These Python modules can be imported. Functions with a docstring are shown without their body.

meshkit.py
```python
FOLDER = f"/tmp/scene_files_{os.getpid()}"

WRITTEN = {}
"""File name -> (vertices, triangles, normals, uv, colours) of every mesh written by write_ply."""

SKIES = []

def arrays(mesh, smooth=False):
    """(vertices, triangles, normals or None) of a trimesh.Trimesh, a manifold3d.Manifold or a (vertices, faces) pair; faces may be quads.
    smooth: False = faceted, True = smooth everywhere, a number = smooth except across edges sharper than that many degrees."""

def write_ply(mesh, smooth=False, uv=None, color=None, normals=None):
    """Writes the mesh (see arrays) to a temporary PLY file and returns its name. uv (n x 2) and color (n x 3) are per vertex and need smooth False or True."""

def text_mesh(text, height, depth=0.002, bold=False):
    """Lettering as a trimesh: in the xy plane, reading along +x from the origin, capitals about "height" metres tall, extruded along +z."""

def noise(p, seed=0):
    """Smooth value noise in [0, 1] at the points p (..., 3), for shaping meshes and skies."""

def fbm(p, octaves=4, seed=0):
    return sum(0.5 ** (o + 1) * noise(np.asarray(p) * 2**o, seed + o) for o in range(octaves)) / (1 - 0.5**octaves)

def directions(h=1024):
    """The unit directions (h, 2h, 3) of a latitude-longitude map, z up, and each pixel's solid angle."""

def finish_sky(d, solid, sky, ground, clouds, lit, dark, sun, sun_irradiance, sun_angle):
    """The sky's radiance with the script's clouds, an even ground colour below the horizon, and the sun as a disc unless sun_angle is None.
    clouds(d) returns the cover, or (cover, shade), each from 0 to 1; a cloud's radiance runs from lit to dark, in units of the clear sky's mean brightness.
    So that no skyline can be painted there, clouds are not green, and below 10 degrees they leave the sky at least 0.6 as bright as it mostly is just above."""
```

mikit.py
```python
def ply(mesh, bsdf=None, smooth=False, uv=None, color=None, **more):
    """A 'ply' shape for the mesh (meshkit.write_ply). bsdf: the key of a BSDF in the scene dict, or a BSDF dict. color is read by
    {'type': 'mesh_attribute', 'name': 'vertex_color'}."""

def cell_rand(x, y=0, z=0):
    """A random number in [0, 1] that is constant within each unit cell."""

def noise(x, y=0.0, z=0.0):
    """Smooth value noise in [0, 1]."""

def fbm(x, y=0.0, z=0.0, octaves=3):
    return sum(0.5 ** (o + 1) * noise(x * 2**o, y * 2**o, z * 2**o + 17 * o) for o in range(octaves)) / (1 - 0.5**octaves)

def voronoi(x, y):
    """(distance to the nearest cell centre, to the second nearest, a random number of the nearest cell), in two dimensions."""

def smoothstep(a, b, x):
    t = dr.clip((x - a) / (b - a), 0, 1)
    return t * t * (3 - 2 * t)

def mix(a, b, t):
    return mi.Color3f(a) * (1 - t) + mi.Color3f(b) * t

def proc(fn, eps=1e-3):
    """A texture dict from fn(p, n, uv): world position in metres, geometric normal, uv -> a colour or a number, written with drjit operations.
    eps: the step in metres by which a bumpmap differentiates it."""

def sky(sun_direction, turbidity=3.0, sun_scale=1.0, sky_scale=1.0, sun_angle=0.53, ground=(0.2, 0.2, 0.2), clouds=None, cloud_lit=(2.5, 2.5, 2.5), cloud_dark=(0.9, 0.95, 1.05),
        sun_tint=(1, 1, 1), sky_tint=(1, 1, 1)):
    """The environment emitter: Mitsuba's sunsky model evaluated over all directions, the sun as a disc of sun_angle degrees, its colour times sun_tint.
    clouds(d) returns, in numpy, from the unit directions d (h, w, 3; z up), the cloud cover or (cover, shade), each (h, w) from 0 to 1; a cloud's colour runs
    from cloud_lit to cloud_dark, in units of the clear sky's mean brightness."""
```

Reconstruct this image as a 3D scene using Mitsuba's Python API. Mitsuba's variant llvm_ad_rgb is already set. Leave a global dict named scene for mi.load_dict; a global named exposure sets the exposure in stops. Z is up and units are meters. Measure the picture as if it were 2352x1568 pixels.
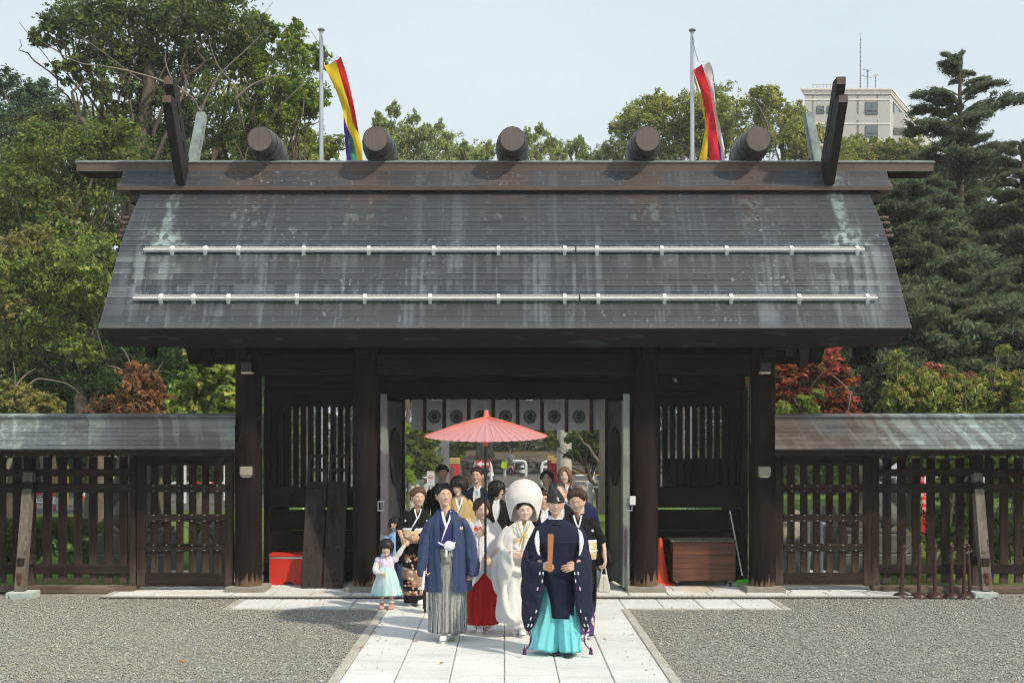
import math, random
import numpy as np, trimesh, manifold3d as m3, mitsuba as mi, drjit as dr
import mikit, meshkit
from mikit import proc, noise, fbm, voronoi, smoothstep, mix, cell_rand
from shapely.geometry import Polygon, Point
from shapely import affinity
from shapely.ops import unary_union
T = mi.ScalarTransform4f
PI = math.pi

# ------------------------------------------------------------------ camera, sky, exposure
FX, U0, V0, CAMH = 2700.0, 1160.0, 1000.0, 2.3        # focal length and vanishing point on a 2352-wide sheet
scene, labels = {}, {}
scene['air'] = {'type': 'homogeneous', 'albedo': 0.95, 'sigma_t': 0.0008}
scene['camera'] = {'type': 'perspective', 'fov': 2 * math.degrees(math.atan(1176 / FX)), 'fov_axis': 'x', 'near_clip': 0.1, 'far_clip': 2000.0,
                   'principal_point_offset_x': (1176 - U0) / 2352, 'principal_point_offset_y': (784 - V0) / 1568,
                   'medium': {'type': 'ref', 'id': 'air'},
                   'to_world': T().look_at(origin=[0, 0, CAMH], target=[0, 1, CAMH], up=[0, 0, 1])}


def veil(d):                                             # thin even high cloud, a little denser near the horizon
    n = meshkit.fbm(d * np.array([2.0, 2.0, 7.0]) + 5, 4)
    return np.clip(0.82 + 0.25 * (n - 0.5) + 0.15 * (1 - np.clip(d[..., 2], 0, 1)) ** 3, 0, 1), np.full(d.shape[:2], 0.25)


scene['sky'] = mikit.sky([0.9, -0.76, 1.0], turbidity=3, clouds=veil, cloud_lit=(3.3, 3.72, 3.98), cloud_dark=(2.85, 3.32, 3.62), ground=(0.2, 0.2, 0.18), sun_tint=(0.93, 1.0, 1.10), sun_scale=0.9, sun_angle=2.0)
exposure = 1.55

rng = np.random.default_rng(7)
RND = random.Random(7)


# ------------------------------------------------------------------ helpers
def P(u, v, y):
    """The point at depth y that lies at sheet position (u, v)."""
    return np.array([(u - U0) * y / FX, y, CAMH - (v - V0) * y / FX])


def GY(v, z=0.0):
    """Depth at which the level z lies at sheet row v."""
    return (CAMH - z) * FX / (v - V0)


used = {}


def nm(base):
    k = used.get(base, 0)
    used[base] = k + 1
    return base if k == 0 else f'{base}_{k:03d}'


def thing(name, label, cat, group=None):
    k = nm(name)
    labels[k] = {'label': label, 'category': cat}
    if group:
        labels[k]['group'] = group
    return k


def put(key, mesh, mat, smooth=False, uv=None, color=None, label=None, kind=None, to_world=None):
    key = nm(key)
    more = {'to_world': to_world} if to_world is not None else {}
    scene[key] = mikit.ply(mesh, mat, smooth=smooth, uv=uv, color=color, **more)
    if label or kind:
        labels.setdefault(key, {})
        if label:
            labels[key]['label'] = label
        if kind:
            labels[key]['kind'] = kind
    return key


def one(name, label, cat, mesh, mat, smooth=False, group=None, **k):
    key = put(name, mesh, mat, smooth, **k)
    labels.setdefault(key, {}).update({'label': label, 'category': cat})
    if group:
        labels[key]['group'] = group
    return key


def cat(ms):
    ms = [m for m in ms if m is not None]
    out_v, out_f, n = [], [], 0
    for m in ms:
        v, f = np.asarray(m.vertices), np.asarray(m.faces)
        out_v.append(v)
        out_f.append(f + n)
        n += len(v)
    return trimesh.Trimesh(np.vstack(out_v), np.vstack(out_f), process=False)


def tm(v, f):
    f = np.asarray(f, int)
    if f.ndim == 2 and f.shape[1] == 4:
        f = np.vstack([f[:, [0, 1, 2]], f[:, [0, 2, 3]]])
    return trimesh.Trimesh(np.asarray(v, float), f, process=False)


def man(m):
    r = m.to_mesh()
    return tm(r.vert_properties[:, :3], r.tri_verts)


def hull(pts):
    return man(m3.Manifold.hull_points(np.asarray(pts, float)))


def box(x0, x1, y0, y1, z0, z1, c=0.0):
    if c <= 0:
        v = [(x, y, z) for x in (x0, x1) for y in (y0, y1) for z in (z0, z1)]
        f = [[0, 1, 3, 2], [4, 6, 7, 5], [0, 4, 5, 1], [2, 3, 7, 6], [0, 2, 6, 4], [1, 5, 7, 3]]
        return tm(v, f)
    c = min(c, 0.4 * abs(x1 - x0), 0.4 * abs(y1 - y0), 0.4 * abs(z1 - z0))
    p = []
    for ax in range(3):
        d = [c, c, c]
        d[ax] = 0
        p += [(x, y, z) for x in (x0 + d[0], x1 - d[0]) for y in (y0 + d[1], y1 - d[1]) for z in (z0 + d[2], z1 - d[2])]
    return hull(p)


def prism(poly, axis, a, b):
    """Convex or simple polygon in the plane across 'axis', extruded from a to b. x: (y,z) points, y: (x,z), z: (x,y)."""
    m = trimesh.creation.extrude_polygon(Polygon(poly), 1.0, engine='earcut')
    v = np.array(m.vertices)
    w = a + (b - a) * v[:, 2]
    v = {'x': np.stack([w, v[:, 0], v[:, 1]], 1), 'y': np.stack([v[:, 0], w, v[:, 1]], 1), 'z': np.stack([v[:, 0], v[:, 1], w], 1)}[axis]
    m = tm(v, m.faces)
    if m.volume < 0:
        m.invert()
    return m


def shape_xz(geom, y0, y1):
    """shapely geometry in x,z -> solid between depths y0 and y1."""
    gs = [g for g in getattr(geom, 'geoms', [geom]) if g.area > 0]
    out = []
    for g in gs:
        m = trimesh.creation.extrude_polygon(g, 1.0, engine='earcut')
        v = np.array(m.vertices)
        mm = tm(np.stack([v[:, 0], y0 + (y1 - y0) * v[:, 2], v[:, 1]], 1), m.faces)
        if mm.volume < 0:
            mm.invert()
        out.append(mm)
    return cat(out)


def frames(path):
    p = np.asarray(path, float)
    t = np.gradient(p, axis=0)
    t /= np.linalg.norm(t, axis=1, keepdims=True) + 1e-12
    n = np.cross(t[0], [0, 0, 1] if abs(t[0][2]) < 0.9 else [1, 0, 0])
    n /= np.linalg.norm(n)
    N, B = [], []
    for k in range(len(p)):
        n = n - t[k] * np.dot(n, t[k])
        n /= np.linalg.norm(n) + 1e-12
        N.append(n)
        B.append(np.cross(t[k], n))
    return p, t, np.array(N), np.array(B)


def loft(rings, cap=True, closed=True):
    r = np.asarray(rings, float)
    n, m = r.shape[:2]
    v = r.reshape(-1, 3)
    a, b = np.meshgrid(np.arange(n - 1), np.arange(m if closed else m - 1), indexing='ij')
    a, b = a.ravel(), b.ravel()
    c = (b + 1) % m
    f = np.vstack([np.stack([a * m + b, a * m + c, (a + 1) * m + c], 1), np.stack([a * m + b, (a + 1) * m + c, (a + 1) * m + b], 1)])
    if cap and closed:
        v = np.vstack([v, r[0].mean(0), r[-1].mean(0)])
        i = np.arange(m)
        j = (i + 1) % m
        f = np.vstack([f, np.stack([j, i, i * 0 + n * m], 1), np.stack([(n - 1) * m + i, (n - 1) * m + j, i * 0 + n * m + 1], 1)])
        t = v[f] - v.mean(0)
        if np.einsum('ij,ij->', t[:, 0], np.cross(t[:, 1], t[:, 2])) < 0:
            f = f[:, ::-1]
    return tm(v, f)


def tube(path, rad, m=8, cap=True):
    p, t, N, B = frames(path)
    rad = np.broadcast_to(np.asarray(rad, float), (len(p),))
    a = np.arange(m) * 2 * PI / m
    rings = p[:, None] + rad[:, None, None] * (np.cos(a)[None, :, None] * N[:, None] + np.sin(a)[None, :, None] * B[:, None])
    return loft(rings, cap)


def smooth_path(pts, n=16):
    from scipy.interpolate import PchipInterpolator
    p = np.asarray(pts, float)
    s = np.r_[0, np.cumsum(np.linalg.norm(np.diff(p, axis=0), axis=1))]
    return PchipInterpolator(s, p)(np.linspace(0, s[-1], n))


def lathe(prof, m=24, at=(0, 0, 0)):
    a = np.arange(m) * 2 * PI / m
    rings = [[(r * math.cos(x) + at[0], r * math.sin(x) + at[1], z + at[2]) for x in a] for r, z in prof]
    return loft(rings, True)


def ball(c, r, sub=2, scale=(1, 1, 1)):
    m = trimesh.creation.icosphere(subdivisions=sub, radius=1.0)
    return tm(np.asarray(m.vertices) * r * np.array(scale) + np.array(c), m.faces)


def rot(m, axis, deg, about=(0, 0, 0)):
    m = m.copy()
    m.apply_transform(trimesh.transformations.rotation_matrix(math.radians(deg), axis, about))
    return m


def mv(m, d):
    m = m.copy()
    m.apply_translation(d)
    return m


def strip(a, b, w, t):
    """A board of width w (across, level or upright) and thickness t between the points a and b: a square-ended beam."""
    a, b = np.array(a, float), np.array(b, float)
    d = (b - a) / np.linalg.norm(b - a)
    s = np.cross(d, [0, 1, 0]) if abs(d[1]) < 0.9 else np.array([1.0, 0, 0])
    s /= np.linalg.norm(s)
    o = np.cross(d, s)
    q = [p + i * s * w / 2 + j * o * t / 2 for p in (a, b) for i in (-1, 1) for j in (-1, 1)]
    return hull(q)


# ------------------------------------------------------------------ materials
def mat(key, col, rough=0.6, spec=0.3, metal=0.0, two=False, bump=None, **k):
    c = col if isinstance(col, dict) else {'type': 'rgb', 'value': list(col)}
    r = rough if isinstance(rough, dict) else float(rough)
    b = {'type': 'principled', 'base_color': c, 'roughness': r, 'specular': spec, 'metallic': metal, **k}
    if bump:
        b = {'type': 'bumpmap', 'bump': bump[0], 'scale': bump[1], 'nested': b}
    scene[key] = {'type': 'twosided', 'nested': b} if two else b
    return key


def cloth(key, col, sheen=0.3, rough=0.85):
    return mat(key, col, rough, 0.15, two=True, sheen=sheen)


def C3(a):
    return mi.Color3f(*a)


def t_wood(dark, light, sx, sy, sz, wear=None):
    def fn(p, n, uv):
        g = fbm(p.x * sx, p.y * sy, p.z * sz, 4)
        f = noise(p.x * sx * 4, p.y * sy * 4, p.z * sz * 4)
        big = noise(p.x * 4.7, p.y * 1.3 + 3, p.z * 0.9)
        c = mix(dark, light, dr.clip(g * 0.9 + 0.4 * (f - 0.5) + 0.75 * (big - 0.5), 0, 1.3))
        check = smoothstep(0.80, 0.87, noise(p.x * sx * 1.6 + 5, p.y * sy * 1.6, p.z * sz * 0.5 + p.x * (22 - sx) * 0.02))
        c = c * (1 - 0.65 * check)
        if wear is not None:
            h, top, colw = wear
            e = noise(p.x * 40, p.y * 40, p.z * 3) * 0.25 + noise(p.x * 9, p.y * 9, 1.0) * 0.12
            c = mix(c, mi.Color3f(*colw) * (0.7 + 0.6 * f), 1 - smoothstep(h, top, p.z - e + 0.2))
        return c
    return proc(fn)


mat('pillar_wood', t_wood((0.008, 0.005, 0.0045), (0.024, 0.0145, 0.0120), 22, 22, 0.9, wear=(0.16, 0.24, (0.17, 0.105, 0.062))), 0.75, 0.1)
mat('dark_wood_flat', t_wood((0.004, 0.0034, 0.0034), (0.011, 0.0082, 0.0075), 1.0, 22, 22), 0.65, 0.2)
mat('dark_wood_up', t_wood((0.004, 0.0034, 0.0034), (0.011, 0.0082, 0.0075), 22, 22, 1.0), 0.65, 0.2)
mat('fence_wood_up', t_wood((0.010, 0.0065, 0.005), (0.038, 0.024, 0.0175), 26, 26, 1.2, wear=(0.1, 0.7, (0.080, 0.060, 0.045))), 0.75, 0.1)
mat('fence_wood_flat', t_wood((0.014, 0.010, 0.008), (0.044, 0.031, 0.025), 1.2, 26, 26), 0.75, 0.1)
mat('grey_wood', t_wood((0.085, 0.070, 0.058), (0.24, 0.21, 0.175), 26, 26, 1.4), 0.8, 0.15)
mat('sill_wood', t_wood((0.09, 0.065, 0.048), (0.22, 0.17, 0.13), 1.2, 26, 26), 0.8, 0.15)
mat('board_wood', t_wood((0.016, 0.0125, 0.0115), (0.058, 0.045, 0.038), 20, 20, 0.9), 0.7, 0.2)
mat('chest_wood', t_wood((0.045, 0.018, 0.011), (0.20, 0.075, 0.040), 1.5, 18, 26), 0.45, 0.4)


def t_copper(p, n, uv):
    """Dark patinated copper: slate with pale rain streaks, brown runs under the logs, verdigris under the crossed finials."""
    s = p.z * 1.0
    x = p.x
    tone = noise(x * 0.9, p.z * 1.4, 2.0)
    sid = dr.floor(uv.x)
    cellv = cell_rand(sid, 3.0, 1.0)
    c = mix((0.031, 0.037, 0.047), (0.052, 0.059, 0.070), tone * 0.45 + cellv * 0.55)
    xs = x * (1 - 0.018 * (p.z - 4.9))
    st = fbm(xs * 5.5, p.z * 0.5 + cell_rand(sid, 1.0, 2.0) * 0.35, 4.0, 4)
    st2 = noise(xs * 34, p.z * 1.1, 1.0)
    low = 1 - smoothstep(3.6, 6.1, p.z)
    amt = smoothstep(0.52, 0.80, st * 0.75 + st2 * 0.3) * (0.2 + 0.4 * low)
    for gap in (4.45, 5.09):                           # runs start below each snow bar
        amt = amt + 0.4 * smoothstep(0.48, 0.75, noise(xs * 13, gap, 7.0)) * smoothstep(gap - 0.62, gap - 0.05, p.z) * (1 - smoothstep(gap - 0.05, gap, p.z))
    c = mix(c, (0.17, 0.195, 0.225), dr.clip(amt, 0, 0.75))
    for cx in (-3.75, -1.97, 0.11, 2.18, 3.87):       # brown and pale runs under the five ridge logs
        d = dr.abs(xs - cx + 0.12)
        w = smoothstep(0.55, 0.1, d + 0.25 * (noise(xs * 6, p.z * 3, cx) - 0.5))
        top = smoothstep(5.45, 6.25, p.z + 0.35 * (noise(xs * 5, p.z * 2, 3.0) - 0.5))
        c = mix(c, (0.085, 0.057, 0.047), 0.75 * w * top)
        c = mix(c, (0.20, 0.23, 0.24), 0.35 * smoothstep(0.45, 0.1, d) * smoothstep(0.60, 0.74, fbm(xs * 9, p.z * 7, 8.0)) * smoothstep(5.1, 5.5, p.z) * (1 - smoothstep(5.75, 6.0, p.z)))
    for cx in (-4.95, 4.95):                           # verdigris
        dd = dr.abs(xs - cx)
        run = smoothstep(0.12, 0.02, dd + 0.12 * (noise(p.z * 6, xs * 3, cx) - 0.5)) * smoothstep(4.95, 5.2, p.z)
        run = dr.maximum(run * 0.6, smoothstep(0.42, 0.05, dd + 0.3 * (noise(xs * 8, p.z * 8, 5.0) - 0.5)) * smoothstep(5.02, 5.08, p.z) * (1 - smoothstep(5.2, 5.45, p.z)))
        c = mix(c, (0.27, 0.35, 0.34), dr.clip(run, 0, 1) * (0.1 + 0.9 * smoothstep(0.35, 0.7, fbm(xs * 16, p.z * 16, 2.0))))
        wide = smoothstep(0.95, 0.15, dd + 0.35 * (noise(xs * 5, 3.0, 1.0) - 0.5)) * (1 - smoothstep(4.9, 5.1, p.z)) * smoothstep(3.7, 4.7, p.z)
        c = mix(c, (0.22, 0.255, 0.275), 0.7 * wide * smoothstep(0.3, 0.8, noise(xs * 15, p.z * 0.7, 6.0) * 0.6 + 0.4 * cellv))
    spots = smoothstep(0.86, 0.92, noise(x * 26, p.z * 26, 4.0)) * smoothstep(0.55, 0.75, noise(x * 1.3, p.z * 1.6, 8.0))
    c = mix(c, (0.34, 0.39, 0.41), spots * 0.4)
    c = mix(c, (0.085, 0.075, 0.070), smoothstep(3.93, 3.74, p.z) * 0.7)
    fu = uv.x - sid
    edge = dr.maximum(smoothstep(0.16, 0.02, uv.y), smoothstep(0.045, 0.022, dr.minimum(fu, 1 - fu)))
    return mix(c, c * 1.5 + mi.Color3f(0.035, 0.04, 0.042), edge * 0.75)


mat('copper_roof', proc(t_copper), 0.52, 0.45)


def t_fence_copper(p, n, uv):
    """Copper of the fence roofs: brown-slate near the gate, verdigris further out."""
    a = dr.abs(p.x)
    g = smoothstep(4.6, 7.2, a + 1.6 * (noise(p.x * 1.1, p.z * 1.5, 3.0) - 0.5))
    right = smoothstep(-1.0, 1.0, p.x)
    base = mix(mix((0.062, 0.066, 0.074), (0.105, 0.082, 0.070), right), (0.14, 0.165, 0.158), g)
    st = fbm(p.x * 9 + p.z * 4, p.z * 1.2, 2.0, 3)
    c = mix(base, (0.27, 0.335, 0.32), smoothstep(0.5, 0.75, st) * (0.15 + 0.75 * g))
    c = mix(c, (0.36, 0.43, 0.42), 0.4 * smoothstep(0.72, 0.8, noise(p.x * 22, p.z * 30, 3.0)) * g)
    c = mix(c, (0.09, 0.11, 0.13), 0.55 * smoothstep(0.55, 0.72, noise(p.x * 2.3, p.z * 2.0, 7.0)))
    return c * (0.75 + 0.5 * cell_rand(dr.floor(uv.x), 2.0, 5.0))


mat('fence_copper', proc(t_fence_copper), 0.5, 0.45)


def t_brown_copper(p, n, uv):
    c = mix((0.080, 0.054, 0.044), (0.140, 0.102, 0.085), fbm(p.x * 3, p.y * 3, p.z * 1.5, 3))
    return mix(c, (0.14, 0.078, 0.052), 0.6 * smoothstep(0.55, 0.7, noise(p.x * 26, p.y * 26, p.z * 1.5)) * smoothstep(0.4, 0.65, noise(p.x * 1.7, 1.0, 4.0)))


mat('brown_copper', proc(t_brown_copper), 0.5, 0.4)
mat('log_copper', proc(lambda p, n, uv: mix((0.028, 0.027, 0.028), (0.050, 0.049, 0.051), fbm(p.x * 6, p.y * 1.2, p.z * 6, 3))), 0.42, 0.5)
mat('log_face', proc(lambda p, n, uv: mix((0.105, 0.084, 0.078), (0.165, 0.136, 0.126), noise(p.x * 60, p.y * 3, p.z * 2) * 0.6 + 0.4 * noise(p.x * 5, 2.0, p.z * 5))), 0.55, 0.35)
mat('verdigris', proc(lambda p, n, uv: mix((0.10, 0.11, 0.11), (0.28, 0.36, 0.34), fbm(p.x * 9, p.y * 9, p.z * 5, 3))), 0.55, 0.35)
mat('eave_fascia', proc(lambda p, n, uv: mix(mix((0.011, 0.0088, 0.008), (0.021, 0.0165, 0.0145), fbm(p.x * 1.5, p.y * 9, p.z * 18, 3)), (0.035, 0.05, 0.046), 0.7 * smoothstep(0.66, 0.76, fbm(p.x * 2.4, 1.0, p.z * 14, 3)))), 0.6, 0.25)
mat('dark_copper', (0.018, 0.0165, 0.0165), 0.65, 0.2)
mat('white_metal', (0.70, 0.70, 0.69), 0.4, 0.4)
mat('bar_web', (0.36, 0.35, 0.32), 0.5, 0.3)
mat('white_paint', (0.78, 0.78, 0.77), 0.45, 0.4)
mat('steel', (0.55, 0.56, 0.57), 0.3, 0.5, metal=0.85)
mat('iron', (0.03, 0.03, 0.032), 0.5, 0.4)
mat('black_plastic', (0.016, 0.016, 0.018), 0.4, 0.4)
mat('door_copper', proc(lambda p, n, uv: mix((0.13, 0.105, 0.12), (0.21, 0.235, 0.20), smoothstep(0.47, 0.53, noise(2.0, p.y * 0.6, p.z * 1.7 + p.x))) * (0.8 + 0.4 * noise(p.x * 30, p.y * 30, p.z * 4))), 0.45, 0.5)
mat('door_panel', proc(lambda p, n, uv: mix((0.035, 0.037, 0.037), (0.085, 0.088, 0.088), noise(p.y * 9, p.x * 9, p.z * 0.5))), 0.4, 0.5, metal=0.3)


def t_granite(p, n, uv):
    s = noise(p.x * 170, p.y * 170, p.z * 170)
    s2 = noise(p.x * 60, p.y * 60, 3.0)
    b = fbm(p.x * 1.7, p.y * 1.7, 5.0, 3)
    c = mix((0.50, 0.51, 0.50), (0.66, 0.67, 0.655), b * 0.5 + s * 0.6)
    c = mix(c, (0.30, 0.31, 0.31), 0.55 * smoothstep(0.70, 0.85, s2 * 0.6 + s * 0.4))
    lines = smoothstep(0.75, 0.88, noise(p.x * 1.4, p.y * 26, 8.0))
    c = mix(c, (0.44, 0.44, 0.425), lines * 0.45)
    blot = smoothstep(0.56, 0.75, fbm(p.x * 0.8 + 9, p.y * 0.6, 1.0, 4))
    c = c * (1 - 0.16 * blot) * (0.94 + 0.12 * cell_rand(dr.floor((p.x + 1.556) / 0.516), dr.floor(p.y / 0.516 + 0.5 * dr.floor((p.x + 1.556) / 0.516)), 2.0))
    st = smoothstep(16.75, 17.0, p.y) * smoothstep(0.48, 0.66, fbm(p.x * 1.1, p.y * 1.6, 2.0, 3)) * smoothstep(2.3, 2.8, dr.abs(p.x))
    return mix(c, (0.52, 0.40, 0.24), st * 0.6)


mat('granite', proc(t_granite), 0.8, 0.2)
mat('kerb_stone', proc(lambda p, n, uv: mix((0.30, 0.285, 0.25), (0.46, 0.445, 0.40), fbm(p.x * 9, p.y * 9, p.z * 9, 4))), 0.85, 0.15)
mat('base_stone', proc(lambda p, n, uv: mix((0.19, 0.175, 0.145), (0.34, 0.315, 0.27), fbm(p.x * 14, p.y * 14, p.z * 20, 4))), 0.85, 0.15)
mat('pale_base', proc(lambda p, n, uv: mix(mix((0.36, 0.42, 0.39), (0.50, 0.52, 0.48), noise(p.x * 14, p.y * 14, p.z * 14)), (0.09, 0.13, 0.12), smoothstep(0.66, 0.75, fbm(p.x * 16, p.y * 16, p.z * 9)))), 0.85, 0.15)
mat('joint_dirt', (0.07, 0.065, 0.055), 0.95, 0.05)


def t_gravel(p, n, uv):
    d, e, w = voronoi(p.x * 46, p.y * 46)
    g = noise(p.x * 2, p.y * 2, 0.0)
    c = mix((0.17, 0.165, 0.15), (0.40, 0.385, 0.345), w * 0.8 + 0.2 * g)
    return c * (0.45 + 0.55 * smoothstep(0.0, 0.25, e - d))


mat('gravel_bed', proc(t_gravel), 0.9, 0.1)
mat('pebble', {'type': 'mesh_attribute', 'name': 'vertex_color'}, 0.8, 0.25)
mat('grass_ground', proc(lambda p, n, uv: mix((0.05, 0.085, 0.018), (0.13, 0.18, 0.04), fbm(p.x * 1.2, p.y * 1.2, 0.0, 4))), 0.9, 0.1)
mat('asphalt', proc(lambda p, n, uv: mix((0.060, 0.060, 0.061), (0.110, 0.109, 0.108), fbm(p.x * 0.9, p.y * 0.5, 0.0, 3) * 0.6 + 0.4 * noise(p.x * 60, p.y * 60, 0.0))), 0.9, 0.1)
mat('earth', proc(lambda p, n, uv: mix((0.05, 0.042, 0.028), (0.11, 0.092, 0.06), fbm(p.x * 0.8, p.y * 0.8, 1.0, 4))), 0.95, 0.05)
mat('statue_stone', proc(lambda p, n, uv: mix((0.085, 0.085, 0.08), (0.19, 0.185, 0.17), fbm(p.x * 6, p.y * 6, p.z * 6, 4))), 0.9, 0.15)
mat('pale_stone', proc(lambda p, n, uv: mix((0.42, 0.42, 0.385), (0.60, 0.59, 0.55), fbm(p.x * 5, p.y * 5, p.z * 5, 4))), 0.85, 0.15)
mat('rock', proc(lambda p, n, uv: mix((0.16, 0.15, 0.135), (0.42, 0.39, 0.345), fbm(p.x * 5, p.y * 5, p.z * 5, 4))), 0.9, 0.1)
mat('wall_rock', proc(lambda p, n, uv: mix((0.07, 0.058, 0.048), (0.19, 0.165, 0.135), fbm(p.x * 3, p.y * 3, p.z * 3, 4))), 0.9, 0.1)
mat('bark', proc(lambda p, n, uv: mix((0.055, 0.042, 0.032), (0.19, 0.155, 0.125), fbm(p.x * 9, p.y * 9, p.z * 1.6, 4))), 0.9, 0.1)
mat('pale_bark', proc(lambda p, n, uv: mix((0.15, 0.125, 0.10), (0.34, 0.30, 0.25), fbm(p.x * 7, p.y * 7, p.z * 1.6, 4))), 0.9, 0.1)
scene['leaf'] = {'type': 'principledthin', 'base_color': {'type': 'mesh_attribute', 'name': 'vertex_color'}, 'roughness': 0.55, 'diff_trans': 0.7, 'spec_trans': 0.0, 'eta': 1.35}
for k, c in dict(red_paint=(0.62, 0.035, 0.018), orange_plastic=(0.80, 0.09, 0.025), lamp_beige=(0.34, 0.31, 0.24), lamp_pale=(0.60, 0.57, 0.48), cable_grey=(0.07, 0.065, 0.06), stanchion_brown=(0.055, 0.026, 0.021),
                 green_plastic=(0.12, 0.55, 0.035), yellow_paint=(0.80, 0.50, 0.03), sign_red=(0.52, 0.045, 0.055), gold_paint=(0.46, 0.31, 0.12), deep_red=(0.15, 0.010, 0.013), sign_blue=(0.10, 0.28, 0.42)).items():
    mat(k, c, 0.42, 0.4)
mat('marker_green', (0.015, 0.06, 0.05), 0.5, 0.3)
mat('window_glass', (0.10, 0.13, 0.15), 0.1, 0.6)
mat('flat_wall', proc(lambda p, n, uv: mix((0.42, 0.415, 0.40), (0.49, 0.485, 0.47), fbm(p.x * 0.4, p.y * 0.4, p.z * 0.4, 3))), 0.85, 0.2)
mat('flat_white', (0.74, 0.72, 0.68), 0.8, 0.2)
mat('flat_grey', (0.20, 0.18, 0.16), 0.8, 0.2)
mat('brick_red', (0.30, 0.17, 0.13), 0.85, 0.15)


# ------------------------------------------------------------------ ground
def sheet(key, poly, z, mt, lab=None, kind='structure'):
    m = trimesh.creation.triangulate_polygon(Polygon(poly), engine='earcut')
    v = np.c_[m[0], np.full(len(m[0]), z)]
    mesh = tm(v, m[1])
    if mesh.face_normals[:, 2].mean() < 0:
        mesh.invert()
    return put(key, mesh, mt, kind=kind, label=lab)


FLOOR = 0.03                                              # the plinth under the gate
sheet('ground', [(-900, -60), (900, -60), (900, 1500), (-900, 1500)], -0.03, 'earth', 'dark earth under the trees and round the shrine')
sheet('gravel_court', [(-22, -12), (22, -12), (22, 17.4), (-22, 17.4)], -0.010, 'gravel_bed', 'grey gravel court in front of the gate')
sheet('lawn', [(-40, 17.4), (40, 17.4), (40, 60), (-40, 60)], -0.018, 'grass_ground', 'mown grass behind the gate and fences')

XK = 775 - U0, 903 - U0, 1031 - U0, 1158 - U0, 1285 - U0, 1412 - U0, 1540 - U0
SW = 0.516
PX = [-1.556 + SW * k for k in range(7)]
pth = put('stone_path', box(PX[0] - 0.11, PX[6] + 0.11, -6, 17.0, -0.25, -0.012), 'joint_dirt', kind='structure', label='pale granite approach path six slabs wide')


def slab(parent, x0, x1, y0, y1, top, mt='granite', g=0.006, name='slab', c=0.006):
    q = RND.uniform(-0.0025, 0.0025)
    put(f'{parent}__{name}', box(x0 + g, x1 - g, y0 + g * 0.5, y1 - g * 0.5, top - 0.08, top + q, c), mt)


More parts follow.
